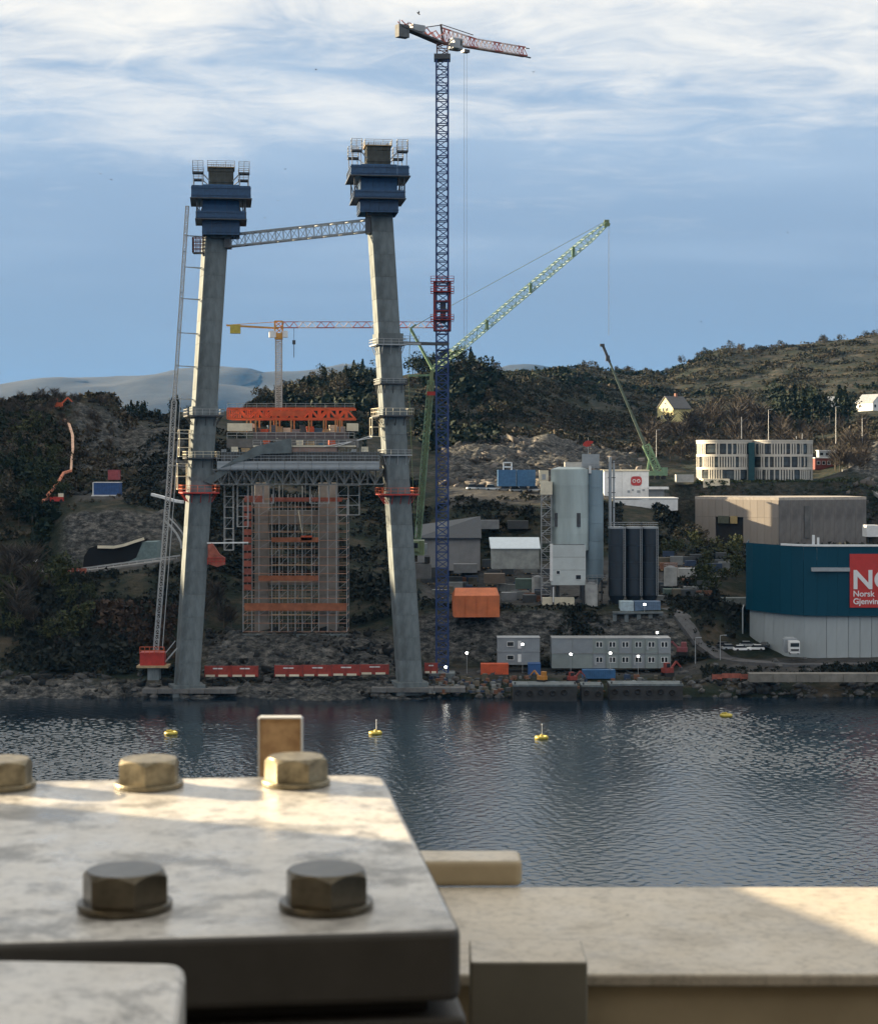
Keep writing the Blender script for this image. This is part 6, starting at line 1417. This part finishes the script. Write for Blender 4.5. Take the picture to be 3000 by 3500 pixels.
# roads: road and quay road ribbons lie on the ground
def ribbon(name, pts, wid, m, lift=.25):
    P3 = [Vector((x, y, gz(x, y) + lift)) for x, y in pts]; b = MB(); vs = []
    for i, p in enumerate(P3):
        d = (P3[min(i + 1, len(P3) - 1)] - P3[max(i - 1, 0)]); d.z = 0; d.normalize(); nn = Vector((-d.y, d.x, 0)) * wid / 2
        vs += [p + nn, p - nn, p - nn - Vector((0, 0, 1.2)), p + nn - Vector((0, 0, 1.2))]
    fs = []
    for i in range(len(P3) - 1):
        o_ = 4 * i; fs += [(o_, o_ + 1, o_ + 5, o_ + 4), (o_ + 1, o_ + 2, o_ + 6, o_ + 5), (o_ + 3, o_, o_ + 4, o_ + 7)]
    return tag(b.add(vs, fs).build(name, m), kind='structure')
ROADM = mat('pale_gravel_road', (0.24, 0.24, 0.24), .9, var=.25, scale=.5)
ribbon('road', [((p - 1500) / F * Y, Y) for p, Y in ((-300, 486), (0, 487), (250, 487), (340, 486), (440, 487), (540, 489), (640, 492), (760, 496))], 7, ROADM)
ribbon('slope_road', [((p - 1500) / F * Y, Y) for p, Y in ((2270, 458), (2330, 452), (2400, 446), (2470, 440), (2540, 433), (2700, 429), (3000, 428))], 5, mat('asphalt', (.10, .10, .105), .9))
ribbon('upper_road', [((p - 1500) / F * Y, Y) for p, Y in ((2900, 668), (2960, 655), (3050, 640), (3200, 632))], 6, ROADM)
# guard rail along the road to the tunnel
t = thing('road_guardrail', 'long pale steel guard rail along the road below the tunnel', 'guard rail', (0, 0, 0)); prev = None
for k in range(26):
    p = 280 + k * 13.5; Y = 483.0 + (p - 280) * .017; x = (p - 1500) / F * Y; v_ = Vector((x, Y, gz(x, Y) + 1.0))
    if k % 2 == 0: MB().bar(v_ - Vector((0, 0, 1.1)), v_, .14).build('post', GALV, t)
    if prev is not None: MB().bar(prev, v_, .12, .4).build('rail', GALV, t)
    prev = v_
# pale footpath pipe curving past the left leg
pp = [at(x, y, 470 + (620 - x) * .1) for x, y in ((520, 1690), (560, 1700), (600, 1712), (626, 1716))]
tag(MB().path(pp, .7).build('water_pipe', WHITE_P), 'pale pipe running across to the left leg at the red platform', 'pipe')
pp = [at(x, y, 440) for x, y in ((560, 1775), (585, 1800), (605, 1825), (618, 1850), (622, 1875))]
tag(MB().path(pp, .45).path([p + Vector((1.2, 0, .5)) for p in pp], .3).build('cable_ladder', GALV), 'curved pale cable ladder between hoist mast and left leg', 'cable ladder')
# lamp posts and thin masts on the far shore
for (p, y0, y1, Y, lab) in ((2242, 1560, 1470, 650, 'thin grey mast on the terrace left of the round office'), (2625, 1500, 1400, 690, 'thin mast behind the right drum'), (2855, 1500, 1390, 720, 'tall thin mast right of the round office'), (2945, 1560, 1430, 700, 'thin pole on the bank at the right edge'), (2375, 2240, 2180, 436, 'lamp post at the foot of the slope road'), (2460, 2235, 2172, 436, 'lamp post beside the parked cars')):
    o = at(p, y0, Y); hh = (y0 - y1) * sc(Y); t = thing('lamp_post', lab, 'lamp post', o)
    MB().cyl((0, 0), -2, hh, .14, .08, n=8).build('pole', GALV, t); MB().bar((0, 0, hh), (1.0, 0, hh + .1), .12).build('arm', GALV, t); MB().box((1.2, 0, hh + .08), (.7, .3, .15)).build('lamp_head', GREY_P, t)
# site clutter on the quay: pallets, gas bottles, crates, people-sized bins
rc = random.Random(21); kinds = []
cols_ = [('pale_clutter', (.20, .215, .22)), ('dark_clutter', (.06, .07, .08)), ('blue_clutter', (.03, .055, .11)), ('timber_clutter', (.13, .115, .085)), ('orange_clutter', (.19, .085, .05))]
protos = []
for nm, c in cols_:
    t = thing('site_crate', 'x', 'crate', (0, -40, -3)); m = mat(nm, c, .7, var=.3)
    MB().box((0, 0, .5), (1.3, 1.0, .9)).build('box', m, t); b = MB()
    for x in (-.5, 0, .5): b.box((x, 0, -.04), (.14, 1.1, .12))
    b.build('pallet', TIMBER, t); protos.append(t)
names = ['pale', 'dark', 'blue', 'timber coloured', 'orange']
for k in range(170):
    i = k % 5; p = rc.uniform(1440, 2330) if k % 2 else rc.uniform(1440, 1760); Y = rc.uniform(409.5, 421); x = (p - 1500) / F * Y; z = gz(x, Y)
    z = max(z, .9); root = protos[i]
    lab = 'small %s crate among the site clutter on the quay' % names[i]; sz = rc.uniform(.4, 1.0)
    if k < 5: o = root; o.location = (x, Y, z); o.rotation_euler = (0, 0, rc.uniform(0, 3)); o['label'] = lab; o['group'] = names[i] + ' crates on the quay'; o.scale = (sz,) * 3
    else: dup(root, (x, Y, z), rc.uniform(0, 3), lab, names[i] + ' crates on the quay', (sz, sz, sz * rc.uniform(.7, 1.6)))
# people in the yard: two workers in orange on the quay
for k in range(64):
    i = (0, 1, 3, 1, 2, 0, 1, 4)[k % 8]; p = rc.uniform(1440, 1870) if k % 3 else rc.uniform(2250, 2480); Y = rc.uniform(468, 532); x = (p - 1500) / F * Y
    dup(protos[i], (x, Y, gz(x, Y) + .3), rc.uniform(-.3, .3), 'x', names[i] + ' material stacks on the works plateau', (rc.uniform(1.5, 4.0), rc.uniform(1.2, 2.5), rc.uniform(1.4, 2.8)))
# boulders along the shore
BLD = mat('shore_boulder_rock', (0.085, 0.085, 0.085), .9, var=.6, scale=.9, bump=.3)
bm_ = []
for k in range(6):
    b = MB().ball((0, 0, 0), (1, .8, .7), 9, 6); r_ = random.Random(k); b.v = [tuple(c * (1 + r_.uniform(-.22, .22)) for c in v) for v in b.v]; bm_.append(b.mesh('boulder', BLD))
for k in range(300):
    while True:
        p = rc.uniform(-60, 1760) if rc.random() < .72 else rc.uniform(2330, 3060)
        if not (590 < p < 700 or 1340 < p < 1460): break
    Y = rc.uniform(409.5, 421.0) if rc.random() < .8 else rc.uniform(421, 436); x = (p - 1500) / F * Y; z = gz(x, Y); s_ = rc.choice((.35, .4, .5, .6, .8, 1.1)) * rc.uniform(.7, 1.3)
    o = obj('boulder', bm_[k % 6], None, (x, Y, max(z, -.3) + .1 * s_), rc.uniform(0, 6)); o.scale = (s_ * 1.3, s_, s_)
    tag(o, 'grey boulder among the many rocks of the far shoreline', 'boulder', 'boulders along the far shoreline')
# walkway deck and tall wall, added unseen behind the lens to darken near faces
t = thing('walkway_shade_wall', 'dark steel walkway with an added unseen wall shading the near steel from behind', 'walkway', (0, -.9, H - 1.75))
for k in range(6): MB().box((-4.5 + 1.8 * k, .55, 0), (1.74, 1.6, .12)).build('deck_plate', PLATE_D, t)
for k in range(6): MB().box((-4.5 + 1.8 * k, .25, 1.9), (1.74, .1, 4.4)).build('shade_wall_plate', PLATE_D, t)
bycol = {}
for o in list(COL.objects):
    if o.get('category') == 'crate': bycol.setdefault(o['group'], []).append(o)
for g, l in bycol.items():
    l.sort(key=lambda o: o.location.x / o.location.y)
    for i, o in enumerate(l): o['label'] = ordn(i + 1) + (' small %s crate from the left among the clutter on the quay' % g.split(' crates')[0] if ' crates' in g else ' %s stack from the left on the works plateau behind the quay' % g.split(' material')[0])
# ------------------------------------------------------------------ trees and scrub
def veg_mat(name, stops):
    m = bpy.data.materials.new(name); m.use_nodes = True; nt = m.node_tree; b = nt.nodes['Principled BSDF']
    b.inputs['Roughness'].default_value = .85; b.inputs['Specular IOR Level'].default_value = .2
    g = nt.nodes.new('ShaderNodeNewGeometry'); t = nt.nodes.new('ShaderNodeTexCoord'); oi = nt.nodes.new('ShaderNodeObjectInfo')
    n = nt.nodes.new('ShaderNodeTexNoise'); n.inputs['Scale'].default_value = .05; n.inputs['Detail'].default_value = 4; nt.links.new(g.outputs['Position'], n.inputs['Vector'])
    def m2(op, a, c):
        q = nt.nodes.new('ShaderNodeMath'); q.operation = op
        for i, v in enumerate((a, c)):
            if isinstance(v, float): q.inputs[i].default_value = v
            else: nt.links.new(v, q.inputs[i])
        return q.outputs[0]
    f = m2('ADD', m2('MULTIPLY', g.outputs['Random Per Island'], .30), m2('ADD', m2('MULTIPLY', n.outputs[0], .63), m2('MULTIPLY', oi.outputs['Random'], .18)))
    r = nt.nodes.new('ShaderNodeValToRGB'); nt.links.new(f, r.inputs[0]); e = r.color_ramp.elements
    while len(e) < len(stops): e.new(.5)
    for q, (p, c) in zip(e, stops): q.position = p; q.color = (*c, 1)
    nt.links.new(r.outputs[0], b.inputs['Base Color']); return m
DARKG = veg_mat('dark_evergreen_leaf', [(.25, (0.0049, 0.0104, 0.0080)), (.5, (0.0103, 0.0199, 0.0126)), (.8, (0.0225, 0.0333, 0.0184))])
BROWN = veg_mat('bare_brown_twig', [(.25, (0.0287, 0.0261, 0.0259)), (.5, (0.0533, 0.0475, 0.0431)), (.8, (0.0984, 0.0808, 0.0633))])
MIXG = veg_mat('heath_scrub', [(.25, (0.0074, 0.0133, 0.0092)), (.42, (0.0213, 0.0276, 0.0161)), (.56, (0.0533, 0.0475, 0.0333)), (.78, (0.1025, 0.0836, 0.0633))])
LOWG = veg_mat('dark_bank_scrub', [(.25, (0.0049, 0.0085, 0.0080)), (.5, (0.0115, 0.0162, 0.0126)), (.8, (0.0287, 0.0309, 0.0259))])
RUSTY = veg_mat('rusty_bracken', [(.25, (0.0205, 0.0166, 0.0144)), (.5, (0.0410, 0.0294, 0.0230)), (.8, (0.0738, 0.0499, 0.0374))])
GREENL = veg_mat('olive_green_leaf', [(.25, (.014, .024, .012)), (.5, (.034, .046, .020)), (.8, (.085, .085, .038))])
BARK = mat('bark', (.09, .075, .06), .9, var=.3, scale=2)
def tris(n, cen, size, rng, flat=0.0):
    a = rng.normal(size=(n, 3)); a /= np.linalg.norm(a, axis=1)[:, None] + 1e-9
    h = rng.normal(size=(n, 3)); u = np.cross(a, h); u /= np.linalg.norm(u, axis=1)[:, None] + 1e-9; v = np.cross(a, u)
    s_ = size * rng.uniform(.6, 1.4, size=(n, 1)) if np.ndim(size) == 0 else size[:, None] * rng.uniform(.6, 1.4, size=(n, 1))
    return np.stack([cen + u * s_, cen - u * s_ * .5 + v * s_ * .87, cen - u * s_ * .5 - v * s_ * .87], 1).reshape(-1, 3)
def tmesh(name, v, m):
    return mesh_np(name, v, np.arange(len(v)).reshape(-1, 3), m)
def crown_round(seed, n=260, flat=1.0):
    rng = np.random.default_rng(seed); k = 9; c = rng.uniform(-1, 1, (k, 3)) * [.32, .32, .26]; c[:, 2] += .62
    r = rng.uniform(.16, .30, k); i = rng.integers(0, k, n); d = rng.normal(size=(n, 3)); d /= np.linalg.norm(d, axis=1)[:, None]
    return tris(n, c[i] + d * r[i][:, None] * rng.uniform(.5, 1.05, (n, 1)), .055, rng)
def crown_conifer(seed, n=240):
    rng = np.random.default_rng(seed); z = rng.uniform(.12, 1, n) ** .85; a = rng.uniform(0, 6.283, n); lay = np.floor(z * 9) / 9
    r = (1.03 - z) * .30 * rng.uniform(.25, 1.1, n) + .01; c = np.stack([np.cos(a) * r, np.sin(a) * r, z - r * .25], 1)
    return tris(n, c, .05, rng)
def crown_bare(seed, n=190):
    rng = np.random.default_rng(seed); out = []
    for _ in range(n):
        a = rng.uniform(0, 6.283); z = rng.uniform(.22, .7); l = rng.uniform(.15, .42); up = rng.uniform(.4, 1.3); r0 = rng.uniform(0, .18)
        b = np.array([math.cos(a) * r0, math.sin(a) * r0, z]); d = np.array([math.cos(a), math.sin(a), up]); d /= np.linalg.norm(d); e = b + d * l
        s_ = np.cross(d, rng.normal(size=3)); s_ /= np.linalg.norm(s_); w = rng.uniform(.006, .016); out += [b + s_ * w, b - s_ * w, e]
    return np.array(out)
def proto(name, label, grp, crowns, m, trunk_h, k):
    t = thing(name, label, 'tree', (0, -60 - k, -3), 0, grp)
    MB().cyl((0, 0), -.12, trunk_h, .030, .012, n=6).build('trunk', BARK, t); obj('crown', tmesh('crown', crowns, m), t); return t
SETS = {'pine': [('spruce_tree', crown_conifer(s_), DARKG, .9) for s_ in (1, 2)] + [('pine_tree', crown_round(s_, 260), DARKG, .6) for s_ in (3, 4)], 'bare': [('bare_tree', crown_bare(s_), BROWN, .55) for s_ in (5, 6, 7)], 'leaf': [('broadleaf_tree', crown_round(s_, 240), MIXG, .55) for s_ in (8, 9, 10)]}
SETS['green'] = [('bushy_tree', crown_round(s_, 280), GREENL, .5) for s_ in (21, 22, 23)]
CNT = {}; rt = random.Random(5); PRO = {}
def plant(kind, pxr, Yr, n, hr, label, grp):
    lst = SETS[kind]
    for k in range(n):
        p = rt.uniform(*pxr); Y = rt.uniform(*Yr); x = (p - 1500) / F * Y; z = gz(x, Y) - .2; h = rt.uniform(*hr); j = rt.randrange(len(lst)); nm, cr, m, th = lst[j]; key = (kind, j)
        if key not in PRO: PRO[key] = proto(nm, label, grp, cr, m, th, len(PRO)); root = PRO[key]; root.location = (x, Y, z); root.rotation_euler = (0, 0, rt.uniform(0, 6)); root.scale = (h * rt.uniform(.8, 1.1),) * 2 + (h,)
        else: w = h * rt.uniform(.8, 1.15); dup(PRO[key], (x, Y, z), rt.uniform(0, 6), label, grp, (w, w, h))
plant('pine', (1060, 1300), (850, 910), 26, (6, 10), 'dark evergreen tree on the wooded hump behind the right leg', 'evergreens on the central hump')
plant('pine', (1400, 1690), (860, 930), 36, (6, 11), 'dark evergreen tree on the crest behind the blue crane', 'evergreens on the crest behind the crane')
plant('leaf', (880, 1200), (830, 890), 24, (6, 10), 'brownish tree on the flank of the central hump', 'broadleaf trees on the central hump')
plant('pine', (430, 640), (690, 780), 16, (4, 9), 'small conifer on the skyline left of the left leg', 'conifers on the left skyline')
plant('bare', (-30, 400), (600, 660), 64, (3.5, 6.5), 'bare brown tree along the top of the left hill', 'bare trees on the left hilltop')
plant('leaf', (-30, 220), (520, 615), 30, (5, 9), 'dark bushy tree on the left hillside', 'broadleaf trees on the left hillside')
plant('pine', (-30, 170), (515, 600), 18, (7, 12), 'dark evergreen tree on the lower left hillside', 'evergreens on the left hillside')
plant('leaf', (1900, 3000), (1350, 1425), 44, (4, 9), 'lone round tree along the crest of the right hill', 'trees on the right crest')
plant('bare', (2180, 2960), (700, 860), 60, (8, 15), 'bare brown tree on the slope behind the round office', 'bare trees behind the round office')
plant('pine', (2650, 2900), (850, 950), 26, (12, 20), 'tall dark evergreen in the wood right of the yellow house', 'evergreens in the right wood')
plant('bare', (2400, 2650), (860, 960), 16, (12, 20), 'bare ochre tree in the grove right of the yellow house', 'bare trees by the yellow house')
plant('leaf', (1620, 2250), (790, 900), 30, (5, 9), 'brownish tree on the slope above the rock cut', 'broadleaf trees above the rock cut')
plant('bare', (640, 800), (448, 470), 10, (5, 9), 'bare tree on the bank behind the left leg', 'bare trees behind the left leg')
plant('bare', (0, 130), (440, 470), 16, (8, 13), 'bare pale stemmed tree on the dark bank at far left', 'bare trees on the left bank')
plant('bare', (2850, 3000), (668, 720), 16, (6, 12), 'bare brown tree on the rocky bank at the right edge', 'bare trees on the right bank')
plant('green', (-30, 230), (530, 600), 30, (5, 9), 'olive green bushy tree on the left hillside', 'olive trees on the left hillside')
plant('green', (-20, 330), (436, 468), 22, (5, 9), 'olive green bushy tree on the left shore bank', 'olive trees on the left shore bank')
plant('green', (2270, 2540), (470, 560), 16, (4, 7), 'olive green bushy tree left of the blue building', 'olive trees by the blue building')
plant('leaf', (2280, 2420), (540, 585), 10, (4, 7), 'dark bush tree left of the beige hall', 'bush trees by the beige hall')
# scrub: one mass per hillside
def scrub(name, label, m, pxr, Yr, n, size, per=9, seed=1, keep=None, leaf=.38, tall=1.0):
    rng = np.random.default_rng(seed); p = rng.uniform(*pxr, n); Y = np.sqrt(rng.uniform(Yr[0] ** 2, Yr[1] ** 2, n)); X = (p - 1500) / F * Y
    d = fbm(X / 16, Y / 16, 4, seed + 40) * 3 + .5; k = rng.uniform(0, 1, n) < d
    if keep is not None: k &= keep(p, Y)
    X, Y = X[k], Y[k]; z = terrain_z(X, Y, True); r = rng.uniform(size * .5, size * 1.4, len(X)) * (.6 + d[k] * .7)
    c = np.repeat(np.stack([X, Y, z + r * .35 * tall], 1), per, 0); rr = np.repeat(r, per)
    o_ = rng.normal(size=c.shape); o_ /= np.linalg.norm(o_, axis=1)[:, None]; o_ *= rng.uniform(.4, 1, (len(c), 1)); o_[:, 2] = np.abs(o_[:, 2]) * tall
    v = tris(len(c), c + o_ * rr[:, None] * .8, rr * leaf, rng)
    o = obj(name, tmesh(name, v, m)); tag(o, label, 'scrub', None, 'stuff'); return o
nobuild = lambda p, Y: ~((p > 170) & (p < 660) & (Y > 480) & (Y < 522)) & ~((p > 250) & (p < 450) & (Y > 534) & (Y < 566)) & ~((np.abs(Y - 487) < 9) & (p < 770))
scrub('hillside_scrub', 'dark heath and scrub over the left hill and slope', MIXG, (-400, 470), (505, 672), 9500, 1.3, 9, 1, nobuild)
scrub('hillside_scrub', 'dark evergreen scrub low on the left hill', DARKG, (-300, 190), (490, 620), 3200, 1.8, 9, 2, nobuild)
scrub('bank_scrub', 'dark bushes on the bank at the left shore', LOWG, (-300, 640), (424, 474), 8000, 1.4, 9, 3, nobuild, tall=1.2)
scrub('bracken', 'rusty brown bracken on the bank left of the pylon', RUSTY, (200, 600), (430, 452), 1600, 1.1, 9, 4)
scrub('hillside_scrub', 'scrub over the slope behind the left leg', LOWG, (420, 830), (505, 700), 4200, 1.4, 8, 5, nobuild)
scrub('hillside_scrub', 'scrub and low trees behind the scaffolded pier', LOWG, (660, 1420), (452, 640), 8000, 1.5, 8, 6)
scrub('forest_scrub', 'brown and green wood on the central hump', MIXG, (840, 1720), (740, 905), 14000, 1.6, 9, 7, tall=1.2)
scrub('forest_scrub', 'dark evergreen wood in the hollow of the central hump', DARKG, (960, 1700), (700, 900), 5200, 2.4, 9, 8, lambda p, Y: (p < 1260) | (p > 1430), tall=1.4)
scrub('heath', 'heath and scrub over the far right hillside', MIXG, (1690, 3300), (880, 1425), 34000, 1.35, 7, 9, lambda p, Y: ~((((p > 2240) & (p < 2365)) | (p > 2815)) & (Y > 880) & (Y < 990)))
scrub('heath', 'dark juniper scrub over the far right hillside', DARKG, (1690, 3300), (880, 1425), 9000, 2.1, 8, 19, lambda p, Y: (fbm((p - 1500) * Y / 9e5, Y / 130, 4, 71) > .02) & ~((((p > 2240) & (p < 2365)) | (p > 2815)) & (Y > 850) & (Y < 1000)))
scrub('hillside_scrub', 'brown scrub above the rock cut and terraces', MIXG, (1480, 3200), (725, 890), 12000, 1.3, 9, 10)
scrub('bank_scrub', 'dark bushes below the beige hall', LOWG, (2240, 3100), (450, 600), 8000, 1.5, 9, 11, lambda p, Y: ~((p > 2520) & (Y < 500)) & ~((p > 2330) & (p < 3000) & (Y > 586)) & ~((p > 2085) & (p < 2275) & (Y > 445) & (Y < 480)) & ~((p > 2255) & (p < 2480) & (Y < 462) & (Y > 430)))
scrub('bank_scrub', 'dark bushes on the steep bank behind the site offices', LOWG, (1440, 2440), (440, 466), 3000, 1.1, 9, 12, lambda p, Y: ~((p > 2080) & (p < 2280) & (Y > 446) & (Y < 462)))
scrub('bank_scrub', 'dark bushes under the terrace behind the warehouse', LOWG, (1440, 2120), (536, 584), 2600, 1.4, 9, 13)
scrub('bank_scrub', 'dark bushes on the shore bank under the blue building', LOWG, (2400, 3200), (418, 434), 1300, .8, 9, 14, lambda p, Y: ~((Y > 426)))
scrub('bank_grass', 'dark green grass bank below the round office', veg_mat('bank_grass_blade', [(.25, (.02, .03, .018)), (.6, (.04, .055, .028)), (.8, (.07, .075, .04))]), (2380, 3200), (612, 654), 5000, .9, 8, 15, lambda p, Y: Y > 642.5, tall=.5)

# broken rock and rubble
def rubble(name, label, pxr, Yr, n, size, seed, m, keep=None):
    rng = np.random.default_rng(seed); p = rng.uniform(*pxr, n); Y = rng.uniform(*Yr, n); X = (p - 1500) / F * Y
    k = rng.uniform(0, 1, n) < fbm(X / 9, Y / 9, 3, seed) * 3 + .55
    if keep is not None: k &= keep(p, Y)
    X, Y = X[k], Y[k]; n = len(X); z = terrain_z(X, Y, True); z = z + .2
    s_ = size * rng.pareto(2.6, n).clip(.25, 3.2); base = np.array([(-1, -1, -1), (1, -1, -1), (1, 1, -1), (-1, 1, -1), (-1, -1, 1), (1, -1, 1), (1, 1, 1), (-1, 1, 1)], float)
    v = base[None] * rng.uniform(.35, 1.0, (n, 8, 1)) * rng.uniform(.6, 1.3, (n, 1, 3)); a = rng.uniform(0, 6.28, n); t = rng.uniform(-.5, .5, n)
    x = v[..., 0] * np.cos(a)[:, None] - v[..., 1] * np.sin(a)[:, None]; y = v[..., 0] * np.sin(a)[:, None] + v[..., 1] * np.cos(a)[:, None]; zz2 = v[..., 2] * .75 + x * np.sin(t)[:, None]
    v = np.stack([x * s_[:, None] + X[:, None], y * s_[:, None] + Y[:, None], zz2 * s_[:, None] + z[:, None]], -1).reshape(-1, 3)
    q = np.array([(0, 3, 2, 1), (4, 5, 6, 7), (0, 1, 5, 4), (1, 2, 6, 5), (2, 3, 7, 6), (3, 0, 4, 7)]); f = (np.arange(n)[:, None, None] * 8 + q[None]).reshape(-1, 4)
    tag(obj(name, mesh_np(name, v, f, m)), label, 'rubble', None, 'stuff')
RKM = veg_mat('broken_rock', [(.25, (.03, .031, .032)), (.5, (.10, .092, .086)), (.78, (.30, .265, .235))])
RKD = veg_mat('dark_shore_rock', [(.25, (.007, .009, .010)), (.5, (.022, .024, .025)), (.80, (.11, .11, .11))])
rubble('rubble', 'blasted pinkish grey rock on the cut below the central wood', (1500, 2190), (618, 730), 3600, .75, 31, RKM)
rubble('rubble', 'sunlit broken rock on the bank at the right edge', (2880, 3250), (640, 720), 900, .8, 32, RKM)
rubble('rubble', 'blasted rock on the slope right of the left hill', (250, 800), (560, 672), 1800, .6, 33, RKD)
rubble('rubble', 'dark broken rock along the far shoreline', (-250, 1500), (408, 424), 3600, .45, 34, RKD)
rubble('rubble', 'dark broken rock along the right shore', (2330, 3200), (408, 420), 1400, .4, 35, RKD)
rubble('rubble', 'broken rock on the knoll under the scaffolded pier', (680, 1400), (420, 447), 1700, .42, 36, RKD)
rubble('rubble', 'dark rubble and spoil on the works plateau', (1450, 2420), (462, 535), 1300, .26, 37, RKD)
rubble('rubble', 'spoil and stone heaps on the quay behind the pontoons', (1440, 2420), (414, 432), 900, .2, 38, RKD)
# each tree gets its own place in the row
bygrp = {}
for o in list(COL.objects):
    if o.get('category') == 'tree' and o.get('group'): bygrp.setdefault(o['group'], []).append(o)
for g, l in bygrp.items():
    l.sort(key=lambda o: o.location.x / o.location.y); n = len(l)
    for i, o in enumerate(l):
        o['label'] = ' '.join(o['label'].split()[:12]) + ', ' + ('leftmost of its row' if i == 0 else 'rightmost of its row' if i == n - 1 else ordn(i + 1) + ' from the left')
